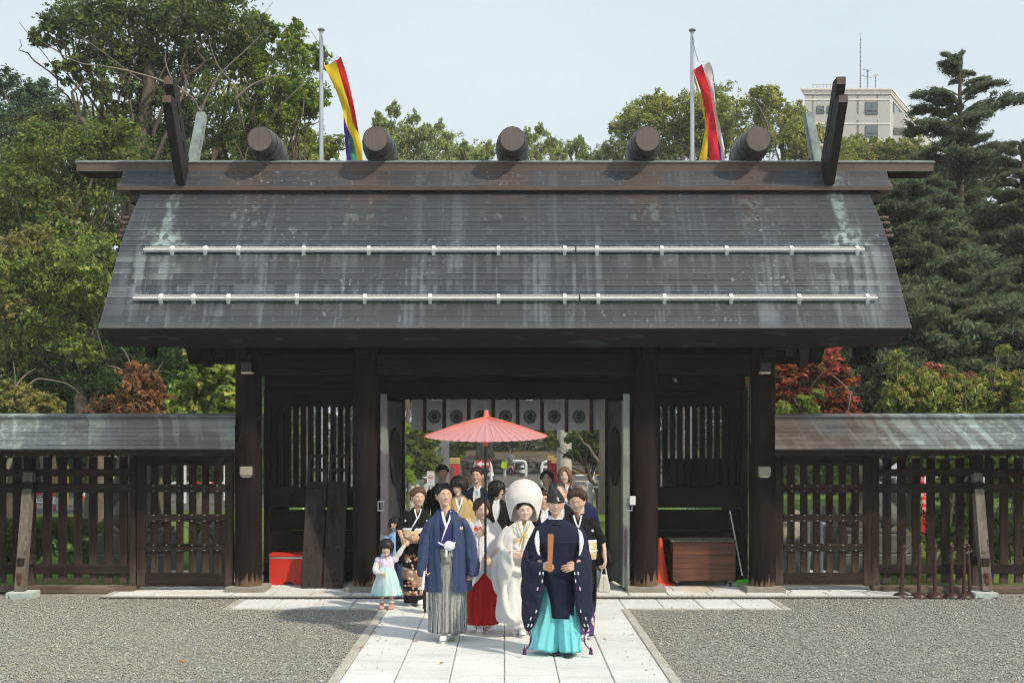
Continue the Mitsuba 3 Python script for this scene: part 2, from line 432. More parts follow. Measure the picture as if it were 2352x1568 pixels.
yk = 15.54                                                # front of the cross strip
for c in range(6):
    y = yk - 0.26 * (c % 2) - (0.1 if c in (2, 5) else 0)
    slab(pth, PX[c], PX[c + 1], y, yk, 0.0)
    while y > 10.2:
        slab(pth, PX[c], PX[c + 1], y - 0.516, y, 0.0)
        y -= 0.516
for s in (0, 1):
    x0 = PX[0] - 0.11 if s == 0 else PX[6]
    y = yk + 0.0
    while y > 10.2:
        L = RND.uniform(0.75, 1.0)
        slab(pth, x0, x0 + 0.11, y - L, y, 0.004, 'kerb_stone', 0.004, 'kerb')
        y -= L
put(f'{pth}__near_slabs', box(PX[0] - 0.11, PX[6] + 0.11, -6, 9.6, -0.08, -0.002), 'granite', kind='stuff')
# cross strip in front of the plinth and the plinth itself
SX0, SX1 = -3.75, 3.80
stp = put('cross_strip', box(SX0, SX1, yk + 0.004, 16.58, -0.25, -0.013), 'joint_dirt', kind='structure', label='strip of granite slabs crossing in front of the gate')
n = 14
xs = np.linspace(SX0 + 0.1, SX1 - 0.1, n + 1)
for k in range(n):
    slab(stp, xs[k], xs[k + 1], yk + 0.10, 16.555, 0.0)
for k in range(7):
    a, b = SX0 + (SX1 - SX0) * k / 7, SX0 + (SX1 - SX0) * (k + 1) / 7
    if b < PX[0] or a > PX[6]:
        slab(stp, a, b, yk + 0.006, yk + 0.10, 0.003, 'kerb_stone', 0.003, 'kerb')
for k in range(6):
    slab(stp, PX[k], PX[k + 1], yk + 0.004, yk + 0.10, 0.0)
for x0, x1 in ((SX0, SX0 + 0.1), (SX1 - 0.1, SX1)):
    slab(stp, x0, x1, yk + 0.104, 16.55, 0.003, 'kerb_stone', 0.003, 'kerb')
PL0, PL1 = -5.62, 5.75
pln = put('gate_plinth', box(PL0 - 0.1, PL1 + 0.1, 16.58, 19.9, -0.25, FLOOR - 0.008), 'joint_dirt', kind='structure', label='low granite plinth under the gate')
n = 20
xs = np.linspace(PL0, PL1, n + 1)
for row, (y0, y1) in enumerate(((16.68, 17.14), (17.14, 17.72), (17.72, 18.3))):
    for k in range(n):
        d = 0.0 if row == 0 else 0.14 * row
        if xs[k] + d > -4 or row < 2:
            slab(pln, xs[k] + d, min(xs[k + 1] + d, PL1), y0, y1, FLOOR)
put(f'{pln}__rear_slabs', box(PL0, PL1, 18.305, 19.9, -0.02, FLOOR - 0.003), 'granite', kind='stuff')
for k in range(12):
    a, b = PL0 - 0.1 + (PL1 - PL0 + 0.2) * k / 12, PL0 - 0.1 + (PL1 - PL0 + 0.2) * (k + 1) / 12
    slab(pln, a, b, 16.585, 16.68, FLOOR + 0.002, 'kerb_stone', 0.003, 'kerb')
for x0, x1 in ((PL0 - 0.1, PL0), (PL1, PL1 + 0.1)):
    slab(pln, x0, x1, 16.68, 17.6, FLOOR + 0.002, 'kerb_stone', 0.003, 'kerb')

# loose stones: three shapes, scattered as one mesh of pebbles
ico = trimesh.creation.icosahedron()
octa = tm([(1, 0, 0), (-1, 0, 0), (0, 1, 0), (0, -1, 0), (0, 0, 1), (0, 0, -1)], [[0, 2, 4], [2, 1, 4], [1, 3, 4], [3, 0, 4], [2, 0, 5], [1, 2, 5], [3, 1, 5], [0, 3, 5]])


def pebbles(x0, x1, y0, y1, per):
    N = int((x1 - x0) * (y1 - y0) * per)
    p = np.c_[rng.uniform(x0, x1, N), rng.uniform(y0, y1, N)]
    if N == 0:
        return np.zeros((0, 2))
    return p


pp = []
for y0, y1, per in ((11.0, 13.5, 2100), (13.5, 15.5, 1700), (15.5, 16.9, 1500)):
    w = y1 * 1200 / FX
    for side in (-1, 1):
        xa, xb = (-w, PX[0] - 0.11) if side < 0 else (PX[6] + 0.11, w)
        q = pebbles(xa, xb, y0, y1, per)
        strip_ = (q[:, 1] > yk - 0.005) & (q[:, 0] > SX0 - 0.01) & (q[:, 0] < SX1 + 0.01)
        plinth = (q[:, 1] > 16.57) & (q[:, 0] > PL0 - 0.11) & (q[:, 0] < PL1 + 0.11)
        pp.append(q[~strip_ & ~plinth])
pp = np.vstack(pp)
on_path = np.c_[np.r_[rng.normal(PX[0] + 0.05, 0.16, 60), rng.normal(PX[6] - 0.05, 0.16, 60), rng.uniform(SX0, SX1, 70), rng.uniform(PX[0], PX[6], 30)], np.r_[rng.uniform(11.3, 15.5, 120), rng.uniform(15.6, 16.5, 70), rng.uniform(11.3, 15.5, 30)]]
pp = np.vstack([pp, on_path])                              # and a few strays kicked onto the slabs
N = len(pp)
size = rng.lognormal(math.log(0.0095), 0.30, N).clip(0.005, 0.020)
sc = size[:, None] * np.c_[rng.uniform(0.8, 1.35, N), rng.uniform(0.7, 1.1, N), rng.uniform(0.45, 0.8, N)]
ang = rng.uniform(0, 2 * PI, N)
tilt = rng.uniform(-0.5, 0.5, N)
jit = 1 + rng.uniform(-0.3, 0.3, (N, 6, 3))
v = octa.vertices[None] * sc[:, None] * jit
v[..., 2] += v[..., 0] * np.tan(tilt)[:, None]
ca, sa = np.cos(ang)[:, None], np.sin(ang)[:, None]
v = np.stack([v[..., 0] * ca - v[..., 1] * sa + pp[:, :1], v[..., 0] * sa + v[..., 1] * ca + pp[:, 1:], v[..., 2] - 0.008 + (np.where(np.arange(N) >= N - 220, 0.013, rng.uniform(0, 0.010, N)))[:, None]], -1)
f = octa.faces[None] + (np.arange(N) * 6)[:, None, None]
base = np.array([(0.30, 0.292, 0.265), (0.225, 0.228, 0.222), (0.375, 0.36, 0.32), (0.265, 0.275, 0.275), (0.33, 0.29, 0.235), (0.56, 0.54, 0.50), (0.13, 0.135, 0.14)])
ci = rng.choice(7, N, p=[0.28, 0.2, 0.18, 0.17, 0.09, 0.03, 0.05])
base = base * 0.72 + base[:5].mean(0) * 0.28
col = base[ci] * rng.uniform(0.85, 1.30, (N, 1)) * np.array([1.0, 1.0, 0.96])
gk = put('gravel', tm(v.reshape(-1, 3), f.reshape(-1, 3)), 'pebble', color=np.repeat(col, 6, 0), kind='stuff', label='loose grey and buff pebbles of the court')
# a few fallen leaves
LEAF = ['tan fallen leaf on the path nearest the camera, below the groom', 'fallen leaf on the path beside the left foot of the priest', 'fallen leaf on the path left of the groom', 'fallen leaf on the gravel left of the path, nearer one',
        'fallen leaf on the gravel left of the path, further one', 'fallen leaf on the plinth near the right outer pillar base', 'fallen leaf on the plinth before the wooden chest, left one', 'fallen leaf on the plinth before the wooden chest, right one', 'fallen leaf alone far out on the left gravel']
for u_, v_ in ((1015, 1524), (1243, 1483), (955, 1474), (830, 1488), (860, 1453), (1815, 1367), (1560, 1377), (1590, 1373), (420, 1520)):
    p = P(u_, v_, GY(v_))
    a = RND.uniform(0, 6)
    q = np.array([(0.05, 0, 0.004), (0, 0.022, 0.016), (-0.045, 0, 0.006), (0, -0.022, 0.012)])
    q = np.c_[q[:, 0] * math.cos(a) - q[:, 1] * math.sin(a), q[:, 0] * math.sin(a) + q[:, 1] * math.cos(a), q[:, 2]]
    q[:, 2] += 0.034 if p[1] > 16.5 else 0.006
    lk = put('fallen_leaf', tm(q + [p[0], p[1], 0], [[0, 1, 2], [0, 2, 3]]), 'leaf', color=np.tile((0.55, 0.27, 0.10), (4, 1)))
    labels[lk] = {'label': LEAF.pop(0), 'category': 'leaf', 'group': 'fallen leaves on the ground'}


# ------------------------------------------------------------------ the gate
gate = thing('shrine_gate', 'dark timber shrine gate with broad copper shingled roof, ridge logs and crossed finials', 'gate')
YC = 18.4                                                 # depth of the ridge
PROF = np.array([(16.13, 3.77), (16.61, 4.425), (17.01, 4.976), (17.43, 5.445), (18.13, 6.08)])
_s = np.r_[0, np.cumsum(np.linalg.norm(np.diff(PROF, axis=0), axis=1))]
from scipy.interpolate import CubicSpline
_cs = CubicSpline(_s, PROF)
SL = _s[-1]


def roof_pt(s, lift=0.0):
    p, d = _cs(s), _cs(s, 1)
    d = d / np.linalg.norm(d)
    return p + lift * np.array([-d[1], d[0]])


LX = 5.58


def tapered(poly, low):
    """Prism along x between +-LX, its low corners drawn in."""
    m = prism(poly, 'x', -1.0, 1.0)
    v = np.array(m.vertices)
    half = np.full(len(v), LX)
    for q, h in low:
        half[np.linalg.norm(v[:, 1:] - np.array(q), axis=1) < 1e-6] = h
    v[:, 0] = np.sign(v[:, 0]) * half
    return tm(v, m.faces)


fr = [tuple(roof_pt(s, -0.012)) for s in np.linspace(0, SL, 14)]
bk = [(2 * YC - y, z) for y, z in fr[::-1]]
und = [(2 * YC - 16.46, 3.555), (YC, 5.55), (16.46, 3.555)]
core = tapered(fr + [(YC, 6.25)] + bk + und, [(und[0], 5.47), (und[2], 5.47), (und[1], 5.47)])
rk = put(f'{gate}__roof', core, 'dark_copper')
fpoly = [(16.118, 3.752), (16.44, 3.535), (16.475, 3.548), (16.16, 3.765)]
put(f'{gate}__eave_fascia', tapered(fpoly, [(fpoly[1], 5.47), (fpoly[2], 5.47)]), 'eave_fascia')
fb = [(2 * YC - y, z) for y, z in fpoly]
put(f'{gate}__eave_fascia', tapered(fb, [(fb[1], 5.47), (fb[2], 5.47)]), 'eave_fascia')


def shingles(parent, pt, length, courses, x0, x1, wide, mt, limit, s0=0.0, thick=0.012, up='upper_shingles', gap=0.003, jitter=0.0015, post=lambda m: m):
    """Courses of copper shingles up the profile pt(s, lift); each one a piece, those past the limit joined."""
    rest, count = [], 0
    edges = s0 + length * np.linspace(0, 1, courses + 1)
    for i in range(courses):
        a, b = edges[i], edges[i + 1]
        off = (0.5 * (i % 2) + 0.08 * math.sin(i * 2.3)) * wide
        x = x0
        cuts = [x0]
        k = math.ceil((x0 + 0.12 - off) / wide) * wide + off
        while k < x1 - 0.12:
            cuts.append(k + RND.uniform(-0.02, 0.02))
            k += wide
        cuts.append(x1)
        for c0, c1 in zip(cuts[:-1], cuts[1:]):
            t = thick + RND.uniform(-jitter, jitter * 1.6)
            q = [pt(a, -0.010), pt(a - 0.004, t), pt(min(b + 0.012, s0 + length), 0.004), pt(min(b + 0.012, s0 + length), -0.010)]
            v = [(c0 + gap / 2, *w) for w in q] + [(c1 - gap / 2, *w) for w in q]
            m = tm(v, [[0, 1, 2, 3], [7, 6, 5, 4], [0, 4, 5, 1], [1, 5, 6, 2], [2, 6, 7, 3], [3, 7, 4, 0]])
            m = post(m)
            count += 1
            uid = RND.randrange(4000)                          # uv: a number of its own and the place on the piece
            uv = np.array([(uid + 0.02, 0.0), (uid + 0.02, 0.0), (uid + 0.02, 0.98), (uid + 0.02, 0.98), (uid + 0.98, 0.0), (uid + 0.98, 0.0), (uid + 0.98, 0.98), (uid + 0.98, 0.98)])
            if count <= limit:
                put(f'{parent}__shingle', m, mt, uv=uv)
            else:
                rest.append((m, uv))
    if rest:
        put(f'{parent}__{up}', cat([r[0] for r in rest]), mt, uv=np.vstack([r[1] for r in rest]), kind='stuff')


shingles(rk, roof_pt, SL, 27, -LX, LX, 0.585, 'copper_roof', 300)
# ridge: small upper roof, box, cap
RB, RT = np.array([17.95, 6.105]), np.array([18.135, 6.37])


def mini_pt(s, lift=0.0):
    d = (RT - RB) / np.linalg.norm(RT - RB)
    return RB + d * s + lift * np.array([-d[1], d[0]])


rp = [(17.95, 6.045), (17.945, 6.11), (18.13, 6.36), (18.13, 6.4)]
rp = rp + [(2 * YC - y, z) for y, z in rp[::-1]]
m = prism(rp, 'x', -1, 1)
v = np.array(m.vertices)
v[:, 0] *= np.where(v[:, 2] > 6.3, 5.85, 5.92)
rg = put(f'{gate}__ridge', tm(v, m.faces), 'brown_copper')
shingles(rg, mini_pt, 0.323, 3, -5.885, 5.885, 0.585, 'copper_roof', 300, thick=0.009)
put(f'{gate}__ridge_box', box(-6.6, 6.6, 18.15, 2 * YC - 18.15, 6.375, 6.5), 'dark_copper')
cuts = np.linspace(-6.61, 6.61, 33)
for a, b in zip(cuts[:-1], cuts[1:]):
    put(f'{gate}__ridge_box__panel', box(a + 0.002, b - 0.002, 18.138 - RND.uniform(0, 0.003), 18.16, 6.372, 6.502), 'brown_copper')
cap = [(18.115, 6.503), (18.115, 6.525), (YC, 6.6), (2 * YC - 18.115, 6.525), (2 * YC - 18.115, 6.503)]
put(f'{gate}__ridge_cap', prism(cap, 'x', -6.63, 6.63), 'verdigris')
for s in (-1, 1):
    put(f'{gate}__ridge_box__end_plate', box(min(s * 6.6, s * 6.615), max(s * 6.6, s * 6.615), 18.15, 2 * YC - 18.15, 6.372, 6.502), 'brown_copper')
    put(f'{gate}__purlin_end', box(min(s * 5.45, s * 5.75), max(s * 5.45, s * 5.75), 18.0, 18.6, 5.86, 6.04, 0.01), 'dark_copper')
    put(f'{gate}__purlin_end', box(min(s * 5.02, s * 5.15), max(s * 5.02, s * 5.15), 16.8, 17.0, 3.42, 3.75, 0.01), 'dark_wood_up')
    put(f'{gate}__bracket_arm', hull([(s * x, y, z) for x, z in ((4.60, 3.37), (4.71, 3.37), (4.57, 3.72), (4.74, 3.72)) for y in (18.3, 18.5)]), 'dark_wood_up')
    put(f'{gate}__bracket_arm', box(min(s * 3.9, s * 4.35), max(s * 3.9, s * 4.35), 18.2, 18.6, 3.42, 3.62, 0.01), 'dark_wood_flat')
    for k, (u, v_) in enumerate(((283, 499), (280, 511), (276, 528.5), (272, 540.5))):
        y = 17.86 - 0.07 * k
        p = P(u, v_ + 2, y)
        xe = abs(p[0]) if s < 0 else abs(p[0]) + 0.02
        q = [(s * 5.1, y, p[2]), (s * (xe - 0.10), y, p[2]), (s * (xe - 0.095), y, p[2]), (s * xe, y, p[2])]
        dk = put(f'{gate}__verge_dowel', tube(q[:2], [0.033, 0.030], 12), 'grey_wood', smooth=40)
        put(f'{dk}__cap', tube(q[2:], [0.033, 0.031], 12), 'brown_copper', smooth=40)
# barrel shaped logs lying across the ridge
for x in (-3.70, -1.95, 0.109, 2.15, 3.82):
    ys = np.array([17.72, 17.745, 17.9, 18.1, 18.4, 18.7, 18.9, 19.055, 19.08])
    rs = np.array([0.186, 0.198, 0.222, 0.242, 0.255, 0.242, 0.222, 0.198, 0.186])
    a = np.arange(40) * 2 * PI / 40
    rings = [[(x + r * math.cos(t), y, 6.765 + r * math.sin(t)) for t in a] for y, r in zip(ys, rs)]
    lk = put(f'{gate}__ridge_log', loft(rings), 'log_copper', smooth=35)
    put(f'{lk}__end_plate', loft([[(x + r * math.cos(t), y, 6.765 + r * math.sin(t)) for t in a] for y, r in ((17.725, 0.178), (17.714, 0.178))]), 'log_face', smooth=35)
    for yb in (17.93, 18.14, 18.66):
        rb = np.interp(yb, ys, rs) + 0.004
        put(f'{lk}__seam', loft([[(x + (rb - d) * math.cos(t), yb + o, 6.765 + (rb - d) * math.sin(t)) for t in a] for o, d in ((-0.008, 0.006), (-0.006, 0), (0.006, 0), (0.008, 0.006))]), 'dark_copper', smooth=35)
# crossed finials at both ends of the ridge
FRONT = [(17.90, 6.12), (17.20, 7.166), (17.20, 7.275), (17.41, 7.285), (17.30, 7.46), (17.30, 7.575), (17.52, 7.56), (18.25, 6.45), (18.25, 6.2)]
REAR = [(18.35, 6.3), (18.56, 6.3), (19.27, 7.46), (19.25, 7.53), (19.12, 7.56)]


def pierced(poly, a, b):
    g = Polygon(poly)
    a, b = np.array(a), np.array(b)
    d = (b - a) / np.linalg.norm(b - a)
    n = np.array([-d[1], d[0]])
    for t in (0.22, 0.52, 0.80):
        c = a + (b - a) * t
        g = g.difference(Polygon([c + d * i * 0.10 + n * j * 0.022 for i, j in ((-1, -1), (1, -1), (1, 1), (-1, 1))]))
    return g


for s in (-1, 1):
    for poly, (a, b), mt in ((FRONT, ((18.0, 6.5), (17.44, 7.35)), 'dark_copper'), (REAR, ((18.57, 6.5), (19.1, 7.38)), 'verdigris')):
        g = trimesh.creation.extrude_polygon(pierced(poly, a, b), 1.0, engine='earcut')
        v = np.array(g.vertices)
        ck = put(f'{gate}__crossed_finial', tm(np.stack([s * 4.95 - 0.065 + 0.13 * v[:, 2], v[:, 0], v[:, 1]], 1), g.faces), mt)
        if mt == 'dark_copper':
            put(f'{ck}__end_plate', box(s * 4.95 - 0.064, s * 4.95 + 0.064, 17.192, 17.21, 7.168, 7.274), 'brown_copper')
            put(f'{ck}__end_plate', box(s * 4.95 - 0.064, s * 4.95 + 0.064, 17.292, 17.31, 7.462, 7.574), 'brown_copper')

# snow bars: white angle irons on brackets
def s_at(v_row):
    ss = np.linspace(0, SL, 400)
    pts = np.array([roof_pt(s) for s in ss])
    return ss[np.argmin(np.abs(V0 - (pts[:, 1] - CAMH) * FX / pts[:, 0] - v_row))]


def snow_bar(vrow, us, split, brs):
    s = s_at(vrow)
    b0, (dy, dz) = roof_pt(s, 0.045), (lambda d: d / np.linalg.norm(d))(_cs(s, 1))
    nrm = np.array([-dz, dy])
    up = np.array([dy, dz])
    y = b0[0]
    X = lambda u: (u - U0) * y / FX
    for a, b in ((us[0], split - 2), (split + 2, us[1])):
        web = [b0 + up * 0.042 + nrm * 0.004, b0 + up * 0.042, b0 - up * 0.035, b0 - up * 0.035 + nrm * 0.004]
        lip = [b0 - up * 0.036 - nrm * 0.002, b0 - up * 0.036 + nrm * 0.045, b0 - up * 0.042 + nrm * 0.045 , b0 - up * 0.042 - nrm * 0.002]
        top = [b0 + up * 0.043 - nrm * 0.004, b0 + up * 0.043 + nrm * 0.016, b0 + up * 0.050 + nrm * 0.016, b0 + up * 0.050 - nrm * 0.004]
        front = [b0 - up * 0.034 + nrm * 0.045, b0 - up * 0.020 + nrm * 0.047, b0 - up * 0.020 + nrm * 0.051, b0 - up * 0.034 + nrm * 0.049]
        k = put(f'{gate}__snow_bar', prism(web, 'x', X(a), X(b)), 'bar_web')
        put(f'{k}__foot', cat([prism(q, 'x', X(a), X(b)) for q in (lip, front)]), 'white_metal')
        put(f'{k}__top_edge', prism(top, 'x', X(a), X(b)), 'white_metal')
        for u in brs:
            if a < u < b:
                q = [b0 + up * 0.058 - nrm * 0.055, b0 + up * 0.058 + nrm * 0.030, b0 - up * 0.04 + nrm * 0.066, b0 - up * 0.058 + nrm * 0.040, b0 - up * 0.075 - nrm * 0.045]
                put(f'{k}__bracket', prism(q, 'x', X(u) - 0.024, X(u) + 0.024), 'white_paint')


snow_bar(580, (332, 1984), 1322, (396, 472, 548, 698, 847, 996, 1145, 1297, 1371, 1520, 1669, 1818, 1969))
snow_bar(690, (308, 2014), 1331, (370, 445, 525, 682, 838, 988, 1145, 1297, 1374, 1526, 1679, 1835, 1992))

# timber frame
PXS = (-3.775, -2.045, 2.05, 3.785)
YP, YR = 17.3, 19.5
for row, y in enumerate((YP, YR)):
    for x in PXS:
        a = np.linspace(0, 2 * PI, 49)[:-1]
        rings = [[(x + r * math.cos(t), y + r * math.sin(t), z) for t in a] for z, r in ((0.10, 0.190), (0.112, 0.196), (1.2, 0.196), (2.4, 0.193), (3.62, 0.188))]
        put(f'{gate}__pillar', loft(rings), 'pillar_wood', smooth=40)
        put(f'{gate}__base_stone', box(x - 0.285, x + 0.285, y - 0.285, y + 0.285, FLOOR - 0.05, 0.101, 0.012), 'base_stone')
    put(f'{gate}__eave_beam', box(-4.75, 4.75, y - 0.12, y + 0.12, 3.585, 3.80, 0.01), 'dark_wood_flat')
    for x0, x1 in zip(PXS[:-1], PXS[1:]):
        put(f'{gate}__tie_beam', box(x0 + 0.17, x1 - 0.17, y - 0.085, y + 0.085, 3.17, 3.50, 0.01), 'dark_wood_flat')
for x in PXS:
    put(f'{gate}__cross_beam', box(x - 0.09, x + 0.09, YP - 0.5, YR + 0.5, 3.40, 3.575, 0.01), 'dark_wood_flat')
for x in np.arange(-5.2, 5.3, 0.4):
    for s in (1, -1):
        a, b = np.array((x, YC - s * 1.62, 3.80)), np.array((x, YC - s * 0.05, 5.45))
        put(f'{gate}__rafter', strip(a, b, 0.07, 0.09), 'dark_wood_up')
# wall in the plane of the ridge: boards over the doorway, lattice bays either side
YW = 18.36
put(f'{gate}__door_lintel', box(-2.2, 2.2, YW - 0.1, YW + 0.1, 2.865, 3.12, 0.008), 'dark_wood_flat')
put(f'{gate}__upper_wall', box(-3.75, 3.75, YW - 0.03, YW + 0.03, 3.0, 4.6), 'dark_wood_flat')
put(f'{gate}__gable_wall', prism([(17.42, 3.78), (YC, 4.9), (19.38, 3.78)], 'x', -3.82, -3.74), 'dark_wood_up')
put(f'{gate}__gable_wall', prism([(17.42, 3.78), (YC, 4.9), (19.38, 3.78)], 'x', 3.74, 3.82), 'dark_wood_up')
for s in (-1, 1):
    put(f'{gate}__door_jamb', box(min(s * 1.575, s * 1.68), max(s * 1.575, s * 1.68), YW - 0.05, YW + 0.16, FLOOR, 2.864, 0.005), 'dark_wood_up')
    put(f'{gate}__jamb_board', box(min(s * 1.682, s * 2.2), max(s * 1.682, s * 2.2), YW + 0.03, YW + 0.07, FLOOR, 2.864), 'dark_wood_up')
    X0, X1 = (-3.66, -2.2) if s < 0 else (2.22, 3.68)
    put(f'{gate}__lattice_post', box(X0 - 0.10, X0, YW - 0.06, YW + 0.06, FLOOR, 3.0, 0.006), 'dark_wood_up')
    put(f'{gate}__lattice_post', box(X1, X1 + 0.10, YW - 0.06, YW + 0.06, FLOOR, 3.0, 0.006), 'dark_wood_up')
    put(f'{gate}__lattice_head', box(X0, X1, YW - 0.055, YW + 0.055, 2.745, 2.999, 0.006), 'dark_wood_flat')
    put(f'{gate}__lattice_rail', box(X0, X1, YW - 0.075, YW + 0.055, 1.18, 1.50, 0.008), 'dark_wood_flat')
    first = (670 - U0) * 18.3 / FX if s < 0 else (1520 - U0) * 18.3 / FX
    gaps = first + 0.1158 * np.arange(9)
    k = gaps[0] - 0.1158 * 6
    while k < X1 + 0.1:
        a, b = max(k + 0.017, X0), min(k + 0.1158 - 0.017, X1)
        if b - a > 0.03:
            put(f'{gate}__lattice_slat', box(a, b, YW - 0.035, YW + 0.02, 1.49, 2.75, 0.004), 'dark_wood_up')
        k += 0.1158
    if s < 0:
        put(f'{gate}__backing_board', box(X0, gaps[0] - 0.03, YW + 0.022, YW + 0.04, 1.49, 2.75), 'dark_wood_up')
    else:
        put(f'{gate}__backing_board', box(gaps[-1] + 0.03, X1, YW + 0.022, YW + 0.04, 1.49, 2.75), 'dark_wood_up')
        put(f'{gate}__backing_board', box(gaps[0] + 0.03, gaps[-1] + 0.029, YW + 0.022, YW + 0.04, 1.49, 1.94), 'dark_wood_up')
    zz = (0.16, 0.49, 0.82, 1.15)
    for z0, z1 in zip(zz[:-1], zz[1:]):
        put(f'{gate}__wall_board', box(X0, X1, YW - 0.02 + RND.uniform(-0.002, 0.002), YW + 0.02, z0 + 0.002, z1 - 0.002, 0.004), 'dark_wood_flat')
    put(f'{gate}__ground_sill', box(X0, X1, YW - 0.06, YW + 0.06, FLOOR, 0.158, 0.006), 'fence_wood_flat')
    # gate leaf, swung open towards the court
    a, b = np.array((s * 1.735, 17.16)), np.array((s * 1.61, 18.36))
    d = (b - a) / np.linalg.norm(b - a)
    nn = np.array((d[1], -d[0])) * s
    def slabv(a, b, t0, t1, z0, z1):
        q = [a + nn * t0, a + nn * t1, b + nn * t1, b + nn * t0]
        return hull([(x, y, z) for x, y in q for z in (z0, z1)])
    lk = put(f'{gate}__door', slabv(a, b, 0.0, 0.07, 0.09, 2.80), 'door_panel')
    put(f'{lk}__edge_strip', slabv(a - d * 0.012, a + d * 0.004, -0.012, 0.082, 0.08, 2.905), 'door_copper')
    put(f'{lk}__frame_strip', slabv(a + d * 0.005, a + d * 0.10, -0.014, -0.001, 0.085, 2.81), 'door_copper')
    put(f'{lk}__frame_strip', slabv(b - d * 0.10, b, -0.012, -0.001, 0.085, 2.81), 'door_panel')
    put(f'{lk}__top_rail', slabv(a + d * 0.10, b - d * 0.101, -0.012, -0.001, 2.62, 2.81), 'door_panel')
    cz, cm = 1.98, a + (b - a) * 0.52
    put(f'{lk}__boss', loft([[(cm[0] + d[0] * r * math.cos(t) - nn[0] * h, cm[1] + d[1] * r * math.cos(t) - nn[1] * h, cz + 1.1 * r * math.sin(t)) for t in np.arange(40) * PI / 20] for r, h in ((0.40, 0.0), (0.40, 0.025), (0.34, 0.035), (0.2, 0.04))]), 'dark_copper', smooth=30)
    e = a - d * 0.02
    put(f'{lk}__latch_bracket', cat([box(e[0] + s * 0.075 - 0.05, e[0] + s * 0.075 + 0.05, e[1] + 0.01, e[1] + 0.03, z, z + 0.014) for z in (1.20, 1.33)] + [box(e[0] + s * 0.075 + q - 0.006, e[0] + s * 0.075 + q + 0.006, e[1] + 0.012, e[1] + 0.028, 1.214, 1.33) for q in (-0.04, 0.04)]), 'steel')
put(f'{gate}__latch_box', box(1.815, 1.90, 17.10, 17.17, 1.29, 1.42, 0.006), 'white_metal')
put(f'{gate}__door__drop_bolt', tube([(1.79, 17.12, FLOOR), (1.79, 17.12, 0.95)], 0.012, 8), 'verdigris')

# ------------------------------------------------------------------ fittings on the gate
for x, side in ((PXS[0], 'left'), (PXS[3], 'right')):
    y = YP - 0.196
    p = P(567 if x < 0 else 1754, 1083, y)
    k = thing('wall_lamp', f'beige square lamp box on the {side}most gate pillar at head height', 'lamp')
    put(f'{k}__housing', box(p[0] - 0.085, p[0] + 0.085, y - 0.10, y + 0.03, p[2] - 0.055, p[2] + 0.075, 0.012), 'lamp_beige')
    put(f'{k}__back_plate', box(p[0] - 0.092, p[0] + 0.092, y - 0.02, y + 0.04, p[2] - 0.08, p[2] + 0.085, 0.006), 'iron')
    put(f'{k}__lens', hull([(p[0] + i * w, y - j, p[2] - h) for i in (-1, 1) for w, j, h in ((0.078, 0.09, 0.058), (0.05, 0.06, 0.085), (0.078, 0.0, 0.058), (0.05, 0.0, 0.085))]), 'lamp_pale')
    p = P(570 if x < 0 else 1754, 846, y)
    k = thing('wall_lamp', f'dark lamp box with pale underside high on the {side}most gate pillar', 'lamp')
    put(f'{k}__housing', box(p[0] - 0.08, p[0] + 0.08, y - 0.13, y + 0.03, p[2] - 0.055, p[2] + 0.09, 0.01), 'black_plastic')
    put(f'{k}__lens', box(p[0] - 0.075, p[0] + 0.075, y - 0.135, y + 0.02, p[2] - 0.083, p[2] - 0.056, 0.006), 'lamp_pale')
pts = [P(1062 + 0, 860, YP)]
for s, u in ((-1, 608), (1, 1718)):
    y = YP - 0.06
    q = [P(u - 2 * s, 828, y), P(u + s * 4, 868, y), P(u + s * 6, 930, y), P(u + s * 6, 1010, y), P(u + s * 9, 1030, y)]
    one('cable', f'thin grey cable hanging down beside the {"left" if s < 0 else "right"}most gate pillar', 'cable', tube(smooth_path(q, 20), 0.009, 6), 'cable_grey', smooth=True)
p = P(1551, 874, 17.9)
k = thing('ceiling_camera', 'small round grey security camera under the gate roof on the right', 'camera')
put(f'{k}__body', tube([p + [0, 0.1, 0.02], p + [0, -0.03, 0]], [0.035, 0.032], 12), 'cable_grey', smooth=40)
put(f'{k}__lens', tube([p + [0, -0.031, 0], p + [0, -0.04, 0]], [0.022, 0.020], 12), 'lamp_pale', smooth=40)
put(f'{k}__arm', tube([p + [0, 0.08, 0.03], p + [0.07, 0.1, 0.30]], 0.01, 6), 'cable_grey')


# ------------------------------------------------------------------ the two roofed fences
YF = 17.3
FZ = np.array([(16.55, 2.105), (16.80, 2.305), (17.02, 2.455)])


def fence_pt(s, lift=0.0):
    ss = np.r_[0, np.cumsum(np.linalg.norm(np.diff(FZ, axis=0), axis=1))]
    p = np.array([np.interp(s, ss, FZ[:, 0]), np.interp(s, ss, FZ[:, 1])])
    d = np.array([0.25, 0.2]) if s < ss[1] else np.array([0.22, 0.15])
    d = d / np.linalg.norm(d)
    return p + lift * np.array([-d[1], d[0]])


FL = float(np.linalg.norm(np.diff(FZ, axis=0), axis=1).sum())


def u2x(u, y):
    return (u - U0) * y / FX


